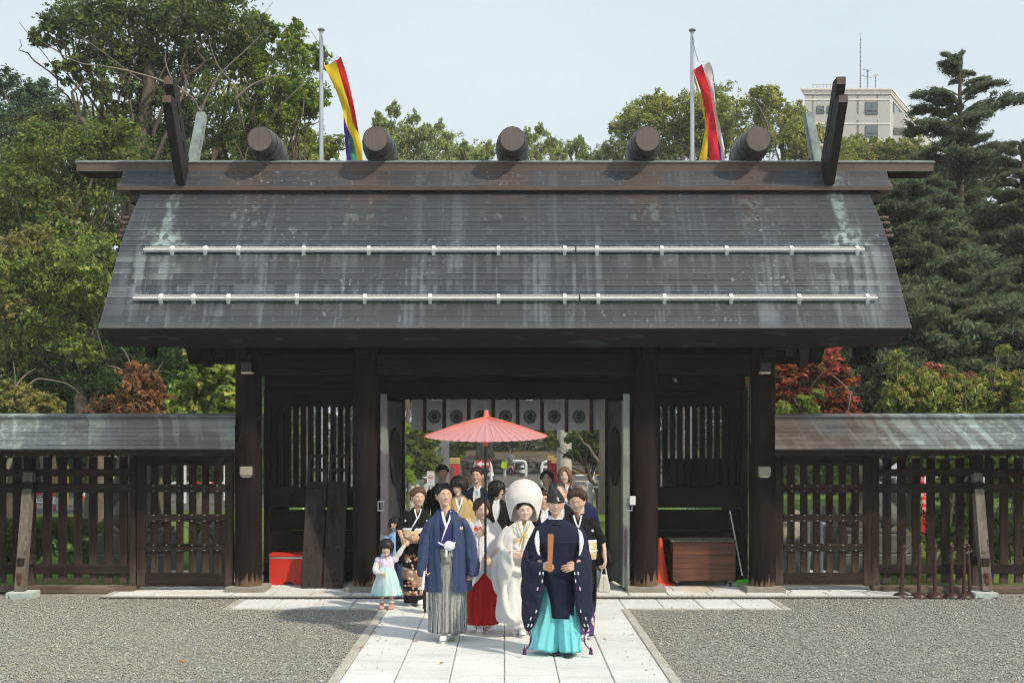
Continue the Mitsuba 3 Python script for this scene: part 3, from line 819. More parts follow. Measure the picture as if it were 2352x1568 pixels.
def fence(name, label, s):
    """s = -1 for the fence left of the gate, 1 for the right one. Everything is given for the right and mirrored where it is alike."""
    k = thing(name, label, 'fence')
    xi, xo = s * 3.80, s * 9.2
    x0, x1 = min(xi, xo), max(xi, xo)
    dz = 0.012 if s < 0 else 0.0
    def trim(m):                                          # the gate end is cut to meet the round pillar
        v = np.array(m.vertices)
        e = np.abs(v[:, 0] - xi) < 0.01
        v[e, 0] = s * (3.80 + np.clip(v[e, 1] - 16.55, 0, 0.75) * 0.235)
        return tm(v, m.faces)

    core_ = [(16.57, 2.085), (17.02, 2.43), (17.1, 2.5), (17.5, 2.5), (17.58, 2.43), (18.03, 2.085), (17.95, 2.03), (17.3, 2.42), (16.65, 2.03)]
    rf = put(f'{k}__roof', trim(prism(core_, 'x', x0, x1)), 'dark_copper')
    shingles(rf, fence_pt, FL, 6, x0, x1, 0.62, 'fence_copper', 300, thick=0.010, post=trim)
    put(f'{k}__eave_board', trim(prism([(16.545, 2.092), (16.575, 2.098), (16.66, 2.028), (16.63, 2.01)], 'x', x0, x1)), 'eave_fascia')
    put(f'{k}__ridge_cap', trim(prism([(17.01, 2.452), (17.01, 2.475), (17.05, 2.49), (17.055, 2.555), (17.02, 2.565), (17.02, 2.59), (17.3, 2.625), (17.58, 2.59), (17.58, 2.565), (17.545, 2.555), (17.55, 2.49), (17.59, 2.475), (17.59, 2.452)], 'x', x0, x1)), 'fence_copper')
    put(f'{k}__plate_beam', box(x0, x1, YF - 0.06, YF + 0.06, 2.06, 2.30, 0.006), 'dark_wood_flat')
    for x in np.arange(x0 + 0.15, x1, 0.29):
        put(f'{k}__rafter', strip((x, 16.66, 2.0), (x, YF, 2.39), 0.045, 0.05), 'dark_wood_up')
    yb = YF - 0.0
    # gate-side door of crossed slats
    if s < 0:
        edges, stile, head = (548, 518, 335.5, 316), (536, 522), 935
    else:
        edges = (1765, 1798, 1982, 2000)
    X = lambda u, y=YF: u2x(u, y)
    a, b = sorted((X(edges[1]), X(edges[2])))
    dk = put(f'{k}__door', box(a, b, YF - 0.045, YF + 0.02, 1.86, 2.04, 0.005), 'fence_wood_flat')
    put(f'{dk}__stile', box(a - 0.125, a, YF - 0.05, YF + 0.03, 0.10, 2.04, 0.006), 'fence_wood_up')
    put(f'{dk}__stile', box(b, b + 0.125, YF - 0.05, YF + 0.03, 0.10, 2.04, 0.006), 'fence_wood_up')
    for z0, z1, yy in ((0.115, 0.285, -0.055), (0.60, 0.71, -0.06), (1.04, 1.145, -0.06), (1.47, 1.58, -0.06)):
        put(f'{dk}__rail', box(a, b, YF + yy, YF + 0.02, z0, z1, 0.005), 'fence_wood_flat')
    n = 6
    for i in range(n):
        c = a + (b - a) * (i + 0.68 if s < 0 else i + 0.62) / (n + 0.25)
        put(f'{dk}__slat', box(c - 0.052, c + 0.052, YF - 0.03, YF + 0.005, 0.28, 1.87, 0.004), 'fence_wood_up')
        if True:
            studs = [ball((c, YF - 0.061, z), 0.011, 1, (1.3, 0.5, 0.5)) for zz in (0.655, 1.092, 1.525) for z in (zz - 0.04, zz + 0.04)]
            put(f'{dk}__studs', cat(studs), 'lamp_pale', smooth=True, kind='stuff')
    # posts
    pu = [(300, 314)] if s < 0 else [(2000, 2017)]
    for ua, ub in pu:
        put(f'{k}__post', box(X(ua), X(ub), YF - 0.06, YF + 0.06, 0.09, 2.06, 0.006), 'fence_wood_up')
    po = sorted((X(58), X(79))) if s < 0 else sorted((X(2229), X(2254)))
    put(f'{k}__post', box(po[0], po[1], YF - 0.07, YF + 0.07, 0.09, 2.06, 0.006), 'fence_wood_up')
    # the open stretch: sill, rails, slats
    xa = X(300) if s < 0 else X(2017)
    xe = xo
    l0, l1 = min(xa, xe), max(xa, xe)
    put(f'{k}__sill', box(min(X(300), xe) if s < 0 else X(2000), max(X(314), xe) if s < 0 else xe, YF - 0.14, YF + 0.08, -0.0 + 0.02, 0.10, 0.008), 'sill_wood')
    put(f'{k}__ground_beam', box(l0, l1, YF - 0.16, YF + 0.02, -0.004, 0.088, 0.01), 'sill_wood')
    for segs in ([(l0, po[0]), (po[1], l1)]):
        for z0, z1, yy in ((0.27, 0.405, -0.055), (1.46, 1.595, -0.055), (1.70, 1.81, -0.05)):
            put(f'{k}__rail', box(segs[0], segs[1], YF + yy, YF - 0.006, z0, z1, 0.005), 'fence_wood_flat')
    u = 313 - 29.5 if s < 0 else 2037.5
    step = -35.0 if s < 0 else 33.6
    while True:
        x = X(u)
        if abs(x) > 9.1:
            break
        if not (po[0] - 0.06 < x < po[1] + 0.06):
            put(f'{k}__slat', box(x - 0.062, x + 0.062, YF - 0.003, YF + 0.03, 0.13, 1.99 - (0.02 if s > 0 else 0), 0.004), 'fence_wood_up')
        u += step
    # raking brace on its stone
    if s < 0:
        bt, tp, st_ = P(47, 1360, 16.75), P(68, 1086, 17.18), (15, 74)
    else:
        bt, tp, st_ = P(2265, 1362, 16.75), P(2243, 1088, 17.18), (2236, 2291)
    bt[2] = 0.085
    br = put(f'{k}__brace', strip(bt, tp, 0.135, 0.12), 'grey_wood')
    dirv = (tp - bt) / np.linalg.norm(tp - bt)
    q = bt + dirv * 0.17
    put(f'{br}__iron_strap', box(q[0] - 0.03, q[0] + 0.03, q[1] - 0.085, q[1] - 0.05, q[2] - 0.13, q[2] + 0.10, 0.004), 'deep_rust')
    put(f'{br}__bolt', cat([ball((q[0], q[1] - 0.088, q[2] + z), 0.014, 1) for z in (-0.05, 0.05)]), 'iron', smooth=True)
    q = bt + dirv * 0.42
    put(f'{br}__peg', box(q[0] + s * 0.0 - 0.05, q[0] + 0.05, q[1] - 0.09, q[1] + 0.4, q[2] - 0.06, q[2] + 0.06, 0.006), 'fence_wood_up')
    q = bt + dirv * 1.52
    put(f'{br}__peg', hull([(q[0] + x, q[1] + y, q[2] + z) for x, z in ((-0.09, -0.09), (0.09, -0.09), (-0.09, 0.05), (0.09, 0.05), (0.0, 0.085)) for y in (-0.07, 0.3)]), 'fence_wood_up')
    y0 = 16.62
    put(f'{k}__footing_stone', box(u2x(st_[0], y0), u2x(st_[1], y0), y0 - 0.05, y0 + 0.30, -0.04, 0.085, 0.012), 'pale_base')
    return k


mat('deep_rust', (0.12, 0.045, 0.028), 0.7, 0.3)
fence('roofed_fence', 'roofed timber fence with lattice door left of the gate', -1)
fence('roofed_fence', 'roofed timber fence with lattice door right of the gate', 1)


# ------------------------------------------------------------------ things standing about the gate
for i, (ub, ut, v_, what) in enumerate(((2070, 2075, 1372, 'leftmost of the row, leaning right'), (2110, 2113, 1373, 'second from the left in the row'), (2147, 2148, 1373, 'third from the left in the row'), (2185, 2186, 1373, 'fourth from the left in the row'),
                                    (2214, 2214, 1374, 'fifth from the left, in front of another'), (2228, 2223, 1370, 'rightmost of the row, leaning left'))):
    y = GY(v_)
    b = np.array([u2x(ub, y), y, -0.005])
    x2 = u2x(ut, y)
    k = thing('stanchion', f'brown rope stanchion before the right fence, {what}', 'stanchion', 'rope stanchions by the right fence')
    put(f'{k}__base', lathe([(0.11, 0), (0.115, 0.012), (0.105, 0.05), (0.07, 0.075), (0.03, 0.085)], 24, b), 'stanchion_brown', smooth=40)
    t = np.array([x2, y, 0.70])
    put(f'{k}__pole', tube([b + [0, 0, 0.07], b + (t - b) * 0.72, b + (t - b) * 0.725, t], [0.026, 0.026, 0.022, 0.02], 12), 'stanchion_brown', smooth=40)
    put(f'{k}__collar', tube([b + (t - b) * 0.90, b + (t - b) * 0.96], 0.027, 12), 'stanchion_brown', smooth=40)
    put(f'{k}__knob', ball(t + [0, 0, 0.025], 0.034, 2), 'stanchion_brown', smooth=True)
    put(f'{k}__hook', tube([t + [0.02, 0, -0.05], t + [0.05, -0.01, -0.06], t + [0.055, -0.01, -0.03]], 0.006, 6), 'steel')

y = 17.66
x0, x1 = u2x(1545, y), u2x(1690, y)
k = thing('wooden_chest', 'reddish brown plank chest on castors in the right bay of the gate', 'chest')
for a, b in zip((0.115, 0.30, 0.51), (0.298, 0.508, 0.70)):
    put(f'{k}__plank', box(x0, x1, y, y + 0.025, a, b, 0.006), 'chest_wood')
put(f'{k}__box', box(x0 + 0.006, x1 - 0.006, y + 0.026, y + 0.48, 0.115, 0.70, 0.005), 'chest_wood')
put(f'{k}__lid', box(x0 - 0.03, x1 + 0.02, y - 0.03, y + 0.52, 0.703, 0.728, 0.006), 'grey_wood')
for x in (x0 + 0.07, x1 - 0.07):
    for yy in (y + 0.06, y + 0.42):
        w = put(f'{k}__castor', tube([(x - 0.012, yy, FLOOR + 0.037), (x + 0.012, yy, FLOOR + 0.037)], 0.036, 14), 'black_plastic', smooth=40)
        put(f'{w}__fork', box(x - 0.025, x + 0.025, yy - 0.02, yy + 0.02, FLOOR + 0.06, 0.116, 0.004), 'steel')

y = 17.92
x = u2x(1516, y)
k = thing('traffic_cone', 'orange traffic cone half hidden behind the right inner pillar', 'cone')
put(f'{k}__base', box(x - 0.19, x + 0.19, y - 0.19, y + 0.19, FLOOR, FLOOR + 0.03, 0.01), 'orange_plastic')
put(f'{k}__cone', lathe([(0.14, 0.03), (0.13, 0.05), (0.03, 0.70), (0.024, 0.71), (0.02, 0.66)], 28, (x, y, FLOOR)), 'orange_plastic', smooth=40)
put(f'{k}__weight', lathe([(0.165, 0.031), (0.17, 0.05), (0.135, 0.06)], 28, (x, y, FLOOR)), 'orange_plastic', smooth=30)

y = 17.86
xa, xb = u2x(618, y), u2x(765, y)
k = thing('red_stand', 'bright red lacquered low stand with cut out foot, behind two leaning boards', 'stand')
g = Polygon([(xa, FLOOR), (xa + 0.07, FLOOR - 0.0), (xa + 0.20, FLOOR + 0.005), (xa + 0.25, FLOOR + 0.055), (xa + 0.33, FLOOR + 0.055), (xa + 0.39, FLOOR + 0.005), (xa + 0.6, FLOOR + 0.003), (xb, FLOOR), (xb, 0.475), (xa, 0.475)])
put(f'{k}__front', shape_xz(g, y, y + 0.03), 'red_paint')
put(f'{k}__top', box(xa - 0.005, xb + 0.005, y - 0.012, y + 0.33, 0.476, 0.50, 0.004), 'red_paint')
put(f'{k}__side', box(xa, xa + 0.025, y + 0.031, y + 0.31, FLOOR, 0.475), 'red_paint')
put(f'{k}__metal_strip', box(xa + 0.005, xb, y - 0.004, y - 0.001, 0.43, 0.458), 'steel')

for i, (ua, ub) in enumerate(((691, 738), (742.5, 788))):
    yb, yt = 17.46, 18.20
    w = (ub - ua) * 17.46 / FX
    xc = u2x((ua + ub) / 2, 17.48)
    L = math.hypot(yt - yb, 2.05)
    k = thing('lattice_board', f'{"left" if i == 0 else "right"} one of two tall dark plank panels leaning in the left gate bay', 'board', 'boards leaning in the left bay')
    ang = -math.degrees(math.atan2(yt - yb, 2.1))
    def lean(m):
        return mv(rot(m, [1, 0, 0], ang), (xc, yb, FLOOR))
    put(f'{k}__plank', lean(box(-w / 2, w / 2, 0, 0.03, 0, 1.55, 0.004)), 'board_wood')
    put(f'{k}__upper_rail', lean(box(-w / 2, w / 2, -0.006, 0.03, 1.552, 1.66, 0.004)), 'board_wood')
    for xx in (-w / 2 + 0.022, w / 2 - 0.022):
        put(f'{k}__stile', lean(box(xx - 0.022, xx + 0.022, 0, 0.03, 1.662, 2.10, 0.003)), 'board_wood')
    for z in (1.85, 2.08):
        put(f'{k}__grid_bar', lean(box(-w / 2 + 0.045, w / 2 - 0.045, 0.004, 0.026, z - 0.022, z + 0.022, 0.003)), 'board_wood')
    put(f'{k}__grid_bar', lean(box(-0.022, 0.022, 0.001, 0.029, 1.662, 2.056, 0.003)), 'board_wood')

b, t = P(1705, 1322, 17.75), P(1674, 1160, 18.22)
k = thing('leaf_rake', 'green fan rake with white handle leaning in the right bay of the gate', 'rake')
put(f'{k}__handle', tube([t, b], 0.012, 8), 'white_metal', smooth=True)
put(f'{k}__grip', tube([t + (t - b) * 0.005, t - (t - b) * 0.08], 0.015, 8), 'black_plastic', smooth=True)
put(f'{k}__neck', cat([tube([b, P(1694 + 5.2 * i, 1334 - 0.8 * i, 17.72)], 0.005, 5) for i in range(7)]), 'black_plastic')
rows = []
for i in range(15):
    f = i / 14
    a0 = P(1694 + 31 * f, 1333 - 5 * f, 17.72)
    a1 = P(1690 + 28 * f, 1344 - 2.5 * math.sin(f * PI) * -1, 17.66)
    rows.append(tube([a0, (a0 + a1) / 2 + [0, -0.02, 0.0], a1], [0.014, 0.016, 0.012], 6))
put(f'{k}__tines', cat(rows), 'green_plastic', smooth=True)
put(f'{k}__fan', hull([P(1692, 1341, 17.70), P(1719, 1341, 17.72), P(1724, 1328, 17.76), P(1706, 1330, 17.78), P(1692, 1341, 17.72), P(1719, 1341, 17.74), P(1724, 1328, 17.78)]), 'green_plastic')

# ------------------------------------------------------------------ curtain with crests behind the doorway
cloth('curtain_cloth', (0.62, 0.61, 0.60))
cloth('crest_ink', (0.035, 0.03, 0.03))
cloth('ribbon_brown', (0.15, 0.06, 0.03))
cloth('ribbon_blue', (0.03, 0.035, 0.075))
YN = 19.28
k = thing('curtain', 'white shrine curtain with seven dark round crests hanging across the gateway', 'curtain')
N_ = lambda u, v_: (u2x(u, YN), CAMH - (v_ - V0) * YN / FX)
zt, zb = N_(0, 917)[1], N_(0, 987)[1]
ribs = [976, 1020.5, 1077, 1133, 1189, 1245, 1301, 1358]
xs_ = [N_(u, 0)[0] for u in [946] + ribs + [1388]]
for i in range(len(xs_) - 1):
    nx = 13
    def sheet_ring(dz):
        return [[(x, YN + 0.012 * math.sin(9 * x + i) * (1 - h) + 0.006 * math.sin(31 * x + 3 * h), zt + (zb - dz - zt) * (1 - h) - (0.012 * math.sin((x - xs_[i]) / (xs_[i + 1] - xs_[i]) * PI) if h > 0.98 else 0)) for x in np.linspace(xs_[i], xs_[i + 1], nx)] for h in np.linspace(0, 1, 9)]
    put(f'{k}__panel', loft(sheet_ring(0.004 * i % 0.01), False, False), 'curtain_cloth', smooth=True)


def crest():
    g = Point(0, 0).buffer(1.0, 32)
    star = unary_union([Point(0.30 * math.sin(a), 0.30 * math.cos(a)).buffer(0.22) for a in np.arange(5) * 2 * PI / 5] + [Point(0, 0).buffer(0.3)])
    g = g.difference(star.buffer(0.085).difference(star))
    cuts_ = []
    for s in (-1, 1):
        for q in range(7):
            a = math.radians(28 + q * 20)
            for r_, da in ((0.86, 0.10), (0.66, -0.10)):
                leaf = affinity.rotate(affinity.scale(Point(0, 0).buffer(1, 8), 0.045, 0.155), math.degrees(a) * -1 + (38 if r_ > 0.7 else -28) + 20, origin=(0, 0))
                leaf = affinity.translate(leaf, r_ * math.sin(a + da), r_ * math.cos(a + da) * -1)
                cuts_.append(affinity.scale(leaf, s, 1, origin=(0, 0)))
    g = g.difference(unary_union(cuts_))
    g = g.difference(Polygon([(0, 1.05), (-0.16, 0.62), (0.16, 0.62)])).difference(Polygon([(-0.10, -1.1), (0.10, -1.1), (0.03, -0.62), (-0.03, -0.62)]))
    for a in np.arange(5) * 2 * PI / 5:
        l = Polygon([(-0.02, 0.05), (0.02, 0.05), (0.02, 0.26), (-0.02, 0.26)])
        g = g.difference(affinity.rotate(l, -math.degrees(a), origin=(0, 0)))
        g = g.difference(Point(0.28 * math.sin(a), 0.28 * math.cos(a)).buffer(0.035))
    g = g.difference(Point(0, 0).buffer(0.05))
    return g


cg = crest()
for ca_, cb_ in zip(ribs[:-1], ribs[1:]):
    x, z = N_((ca_ + cb_) / 2, 957)
    c = affinity.translate(affinity.scale(cg, 0.108, 0.108, origin=(0, 0)), x, z)
    put(f'{k}__crest', shape_xz(c, YN - 0.021, YN - 0.019), 'crest_ink')
for i, u in enumerate(ribs):
    x, z1 = N_(u, 994 + RND.uniform(-1, 1))
    zz = np.linspace(zt + 0.006, z1, 8)
    for o, mt in ((-0.030, 'ribbon_brown'), (0.0, 'ribbon_blue')):
        put(f'{k}__ribbon', loft([[(x + o + dx, YN - 0.026 - 0.004 * math.sin(z * 20 + i), z) for dx in (0, 0.028)] for z in zz], False, False), mt)
put(f'{k}__rod', tube([(xs_[0] - 0.3, YN, zt + 0.01), (xs_[-1] + 0.3, YN, zt + 0.01)], 0.012, 8), 'iron')
# two columns of small brushed writing on the left hem, stroke by stroke in a 10 x 10 square
GL = {'hei': [(1, 9, 9, 9), (3, 7.5, 4, 6), (7, 7.5, 6, 6), (0, 5, 10, 5), (5, 9, 5, 0)], 'sei': [(1, 8, 9, 8), (2, 8, 1, 1), (2, 5.5, 5, 5.5), (5, 5.5, 4.4, 2), (5.5, 10, 9, 0.5), (9, 5, 6, 1)], 'ni': [(2, 8, 8, 8), (0, 1, 10, 1)],
      'ju': [(0, 5.5, 10, 5.5), (5, 10, 5, 0)], 'shichi': [(0, 5, 10, 6.5), (4.5, 10, 4.5, 1.5), (4.5, 1.5, 9, 1.5)], 'nen': [(3, 10, 1, 7), (2, 8, 9, 8), (2.5, 5, 8.5, 5), (2.5, 5, 2.5, 2.5), (0, 2.5, 10, 2.5), (5.5, 8, 5.5, 0)],
      'ki': [(0, 9, 4, 9), (0.5, 7, 3.5, 7), (0.5, 5, 3.5, 5), (0.5, 3, 3.5, 3), (0.5, 0.5, 3.5, 0.5), (0.5, 3, 0.5, 0.5), (3.5, 3, 3.5, 0.5), (5.5, 8.5, 9, 8.5), (9, 8.5, 9, 5), (5.5, 5, 9, 5), (5.5, 5, 5.5, 1), (5.5, 1, 10, 1)],
      'nen2': [(5, 10, 0, 6.5), (5, 10, 10, 6.5), (3, 6.5, 7, 6.5), (3, 5, 7, 5), (7, 5, 5, 3.5), (1, 3, 0.5, 1), (3, 3, 3.5, 0.5), (3.5, 0.5, 7, 0.5), (5, 3, 5.5, 2), (8, 3, 9, 1)],
      'dai': [(2, 10, 0.5, 8), (1.5, 9, 5, 9), (6, 10, 5, 8), (6, 9, 10, 9), (1, 7, 9, 7), (9, 7, 9, 5), (2, 5, 9, 5), (2, 5, 1.5, 3), (1.5, 3, 9.5, 3), (5.5, 7, 5.5, 0), (5, 3, 1, 0)], 'ichi': [(0.5, 5, 9.5, 5)], 'hon': [(0.5, 7.5, 9.5, 7.5), (5, 10, 5, 0), (5, 7.5, 0.5, 2), (5, 7.5, 9.5, 2), (3, 2.5, 7, 2.5)]}


def glyph(g, x, z, s, y):
    out = []
    for x0_, z0_, x1_, z1_ in GL[g]:
        a_, b_ = np.array((x + x0_ * s / 10, z + z0_ * s / 10)), np.array((x + x1_ * s / 10, z + z1_ * s / 10))
        d_ = (b_ - a_) / np.linalg.norm(b_ - a_)
        n_ = np.array((-d_[1], d_[0])) * s * 0.05
        out.append(prism([tuple(a_ - n_), tuple(b_ - n_), tuple(b_ + n_), tuple(a_ + n_)], 'y', y, y + 0.002))
    return cat(out)


cloth('text_ink', (0.03, 0.05, 0.16))
for col_, u, v0_, gs in ((0, 963.5, 939, ('hei', 'sei', 'ni', 'ju', 'shichi', 'nen', 'dai', 'hon', 'ki', 'nen2')), (1, 957.5, 953, ('dai', 'ichi', 'hon', 'ki', 'sei', 'nen2', 'hei'))):
    x, z = N_(u, v0_)
    put(f'{k}__writing', cat([glyph(g, x + 0.003 * i * (1 - col_), z - 0.034 * i, 0.029, YN - 0.024) for i, g in enumerate(gs)]), 'text_ink')

# ------------------------------------------------------------------ flagpoles and five-coloured streamers
for c_, v_ in dict(red=(0.72, 0.022, 0.035), yellow=(0.80, 0.56, 0.02), teal=(0.06, 0.32, 0.28), purple=(0.08, 0.03, 0.32), white=(0.80, 0.79, 0.80)).items():
    cloth('streamer_' + c_, v_, 0.2, 0.7)
YG = 33.0
STR = {
    'left': (738, 66, [('red', [(767, 140, 783, 131), (776, 170, 797, 175), (790, 215, 808, 220), (802, 260, 818, 270), (813, 310, 826, 320), (818, 350, 833, 365), (822, 420, 836, 425)], -0.05),
                       ('yellow', [(744, 151, 771, 139), (757, 178, 780, 170), (770, 205, 789, 200), (786, 250, 801, 240), (796, 290, 812, 285), (812, 325, 826, 315), (820, 380, 833, 372), (822, 420, 834, 420)], -0.22),
                       ('teal', [(788, 255, 795, 255), (793, 290, 805, 290), (798, 330, 818, 335), (802, 375, 826, 378), (806, 425, 830, 425)], 0.06),
                       ('purple', [(789, 260, 792, 260), (790, 295, 796, 290), (793, 335, 801, 335), (797, 380, 806, 380), (800, 425, 810, 425)], 0.02),
                       ('white', [(806, 300, 808, 300), (814, 335, 819, 335), (820, 375, 828, 378), (825, 425, 833, 425)], 0.03)]),
    'right': (1590, 67, [('red', [(1591, 161, 1612, 149), (1601, 185, 1621, 175), (1613, 225, 1632, 215), (1622, 270, 1640, 262), (1626, 315, 1647, 310), (1630, 350, 1651, 345), (1631, 380, 1654, 380), (1632, 430, 1656, 430)], -0.2),
                        ('white', [(1611, 149, 1630, 143), (1619, 172, 1638, 175), (1629, 210, 1641, 215), (1637, 255, 1646, 258), (1645, 305, 1657, 305), (1655, 345, 1664, 345), (1657, 380, 1664, 380), (1656, 430, 1664, 430)], 0.0),
                        ('purple', [(1628, 146, 1632, 148), (1633, 165, 1639, 172), (1636, 195, 1642, 205), (1640, 240, 1644, 240), (1643, 300, 1652, 300), (1649, 335, 1657, 335), (1644, 380, 1656, 380), (1643, 430, 1655, 430)], 0.14),
                        ('yellow', [(1591, 163, 1593, 168), (1596, 190, 1602, 195), (1608, 235, 1614, 240), (1619, 290, 1624, 290), (1614, 330, 1626, 330), (1604, 375, 1622, 375), (1600, 430, 1615, 430)], 0.1)])}
for side, (u, v_, strips) in STR.items():
    k = thing('flagpole', f'tall white metal flagpole with ball cap behind the {side} half of the roof', 'flagpole')
    t = P(u, v_, YG)
    x = t[0]
    put(f'{k}__pole', tube([(x, YG, -0.03), (x, YG, t[2] - 0.30), (x, YG, t[2] - 0.12)], [0.075, 0.058, 0.045], 16), 'steel', smooth=40)
    put(f'{k}__cap', lathe([(0.045, -0.18), (0.06, -0.1), (0.055, -0.09), (0.10, -0.05), (0.105, -0.03), (0.06, 0.01), (0.01, 0.02)], 20, t), 'steel', smooth=30)
    s = thing('streamer', f'five coloured cloth streamer flying from the {side} flagpole, ' + ('yellow and red outermost' if side == 'left' else 'red and white outermost'), 'streamer')
    tops = []
    for cname, rows, dy in strips:
        a_ = smooth_path([P(r[0], r[1], YG + dy) for r in rows], 28)
        b_ = smooth_path([P(r[2], r[3], YG + dy - 0.1) for r in rows], 28)
        grid = []
        for q in range(28):
            grid.append([a_[q] + (b_[q] - a_[q]) * w + np.array([0, 0.05 * math.sin(w * PI) * math.cos(q * 0.5) + 0.02 * math.sin(q * 0.9 + w * 5), 0]) for w in np.linspace(0, 1, 6)])
        put(f'{s}__{cname}_strip', loft(grid, False, False), 'streamer_' + cname, smooth=True)
        if rows[0][1] < 200:
            tops += [a_[0], b_[0]]
    c0 = P(u + 4, v_ + 42, YG - 0.08)
    c1 = P(u + (14 if side == 'right' else 9), v_ + 75, YG - 0.1)
    put(f'{k}__halyard', tube([P(u + 1, v_ + 16, YG - 0.07), c0, c1], 0.008, 5), 'iron')
    put(f'{s}__bridle', cat([tube([c1, q], 0.006, 4) for q in tops[:4]]), 'white_paint')


# ------------------------------------------------------------------ what lies behind the gate
sheet('asphalt_path', [(-1.65, 19.92), (1.65, 19.92), (2.3, 46), (-2.3, 46)], -0.012, 'asphalt', 'asphalt path running away behind the gate')
sheet('road', [(-60, 46.1), (60, 46.1), (60, 70), (-60, 70)], -0.011, 'asphalt', 'grey asphalt road crossing far behind the gate')
sheet('side_road', [(-40, 27.5), (-8.6, 36.0), (-5, 46), (-40, 46)], -0.010, 'asphalt', 'asphalt forecourt behind the left fence')
put('pale_crossing', box(-3.2, 3.2, 50, 51.6, -0.05, -0.006), 'kerb_stone', kind='structure', label='pale band across the road')
# stone gateway posts of the outer torii
k = thing('torii', 'pale stone torii with two round columns on the path behind the gate', 'torii')
YT = 40.0
for u in (1015, 1296):
    x = u2x(u, YT)
    put(f'{k}__column', lathe([(0.26, -0.03), (0.255, 1.0), (0.25, 1.9), (0.243, 1.905), (0.243, 1.915), (0.25, 1.92), (0.235, 5.0)], 32, (x, YT, 0)), 'pale_stone', smooth=30)
put(f'{k}__tie_beam', box(-2.6, 2.7, YT - 0.11, YT + 0.11, 4.0, 4.3, 0.01), 'pale_stone')
put(f'{k}__lintel', prism([(-3.2, 5.0), (3.3, 5.0), (3.4, 5.42), (-3.3, 5.42)], 'y', YT - 0.2, YT + 0.2), 'pale_stone')

for i, (u0_, u1_, v0_, y, side, m_) in enumerate(((1033, 1054, 1066, 37.0, 'left', 'deep'), (1258, 1272, 1058, 46.0, 'right, further back', 'deep'), (1266.5, 1281, 1064, 43.0, 'right, nearer', 'deep'))):
    x0, x1 = u2x(u0_, y), u2x(u1_, y)
    z = CAMH - (v0_ - V0) * y / FX
    k = thing('red_kiosk', f'red painted box stand with gold top beside the {side} torii column', 'kiosk')
    put(f'{k}__body', box(x0, x1, y, y + 0.5, -0.03, z, 0.01), 'sign_red' if i == 0 else 'deep_red')
    put(f'{k}__top', box(x0 - 0.01, x1 + 0.01, y - 0.02, y + 0.52, z + 0.002, z + 0.2, 0.01), 'gold_paint')
    if i == 0:
        put(f'{k}__glass_slot', box(x0 + 0.04, x0 + 0.14, y - 0.012, y - 0.002, z - 0.62, z - 0.1, 0.004), 'window_glass')
        put(f'{k}__knob', ball((x0 + 0.12, y - 0.015, z - 0.66), 0.03, 2), 'steel', smooth=True)


def hoop(y, u0_, u1_, v0_, v1_, mt, r=0.05, both=True):
    a, b, c, d = P(u0_, v1_, y), P(u0_, v0_, y), P(u1_, v0_, y), P(u1_, v1_, y)
    a[2] = d[2] = -0.02
    rr = 0.22
    pts = [a, b - [0, 0, rr], b + [0.06, 0, -0.06], b + [rr, 0, 0], c - [rr, 0, 0], c + [-0.06, 0, -0.06], c - [0, 0, rr], d]
    return tube(pts, r, 10)


k = thing('barrier_rail', 'white tubular barrier hoop on the road right of the walking woman', 'barrier')
put(f'{k}__hoop', hoop(66, 1160, 1208, 1058.5, 1087, 'white_paint', 0.085), 'white_paint', smooth=40)
k = thing('barrier_rail', 'white tubular barrier hoop half hidden by the right red kiosks', 'barrier')
put(f'{k}__hoop', hoop(55, 1244, 1290, 1060, 1110, 'white_paint', 0.07), 'white_paint', smooth=40)
put(f'{k}__mid_rail', tube([P(1245, 1073, 55), P(1289, 1073, 55)], 0.05, 8), 'white_paint')
k = thing('barrier_rail', 'white barrier hoop carrying the red arrow board', 'barrier')
put(f'{k}__hoop', hoop(60.2, 1090, 1128, 1060, 1088, 'white_paint', 0.07), 'white_paint', smooth=40)
y = 60
k = thing('arrow_sign', 'red board with white arrow pointing left on the road behind the gate', 'sign')
a, b = P(1092.5, 1057, y), P(1125.5, 1073.5, y)
put(f'{k}__board', box(a[0], b[0], y - 0.03, y + 0.03, b[2], a[2], 0.005), 'sign_red')
cx_, cz_ = (a[0] + b[0]) / 2, (a[2] + b[2]) / 2
w_, h_ = (b[0] - a[0]) / 2, (a[2] - b[2]) / 2
put(f'{k}__arrow', shape_xz(Polygon([(cx_ - w_ * 0.88, cz_), (cx_ - w_ * 0.18, cz_ + h_ * 0.82), (cx_ - w_ * 0.18, cz_ + h_ * 0.28), (cx_ + w_ * 0.86, cz_ + h_ * 0.28), (cx_ + w_ * 0.86, cz_ - h_ * 0.28), (cx_ - w_ * 0.18, cz_ - h_ * 0.28), (cx_ - w_ * 0.18, cz_ - h_ * 0.82)]), y - 0.036, y - 0.031), 'white_paint')
for u, y, side in ((1199.5, 67, 'right of the walking woman'), (1127, 62, 'beside the arrow board')):
    k = thing('marker_post', f'small green and white banded marker cone {side}', 'marker')
    x = u2x(u, y)
    put(f'{k}__cone', lathe([(0.26, -0.01), (0.24, 0.03), (0.20, 0.05), (0.05, 0.72), (0.01, 0.74)], 20, (x, y, 0)), 'marker_green', smooth=30)
    for z0, z1 in ((0.18, 0.36), (0.48, 0.62)):
        r0, r1 = np.interp(z0, (0.05, 0.72), (0.20, 0.05)) + 0.008, np.interp(z1, (0.05, 0.72), (0.20, 0.05)) + 0.008
        put(f'{k}__band', lathe([(r0 - 0.007, z0), (r0, z0), (r1, z1), (r1 - 0.007, z1)], 20, (x, y, 0)), 'white_paint', smooth=30)

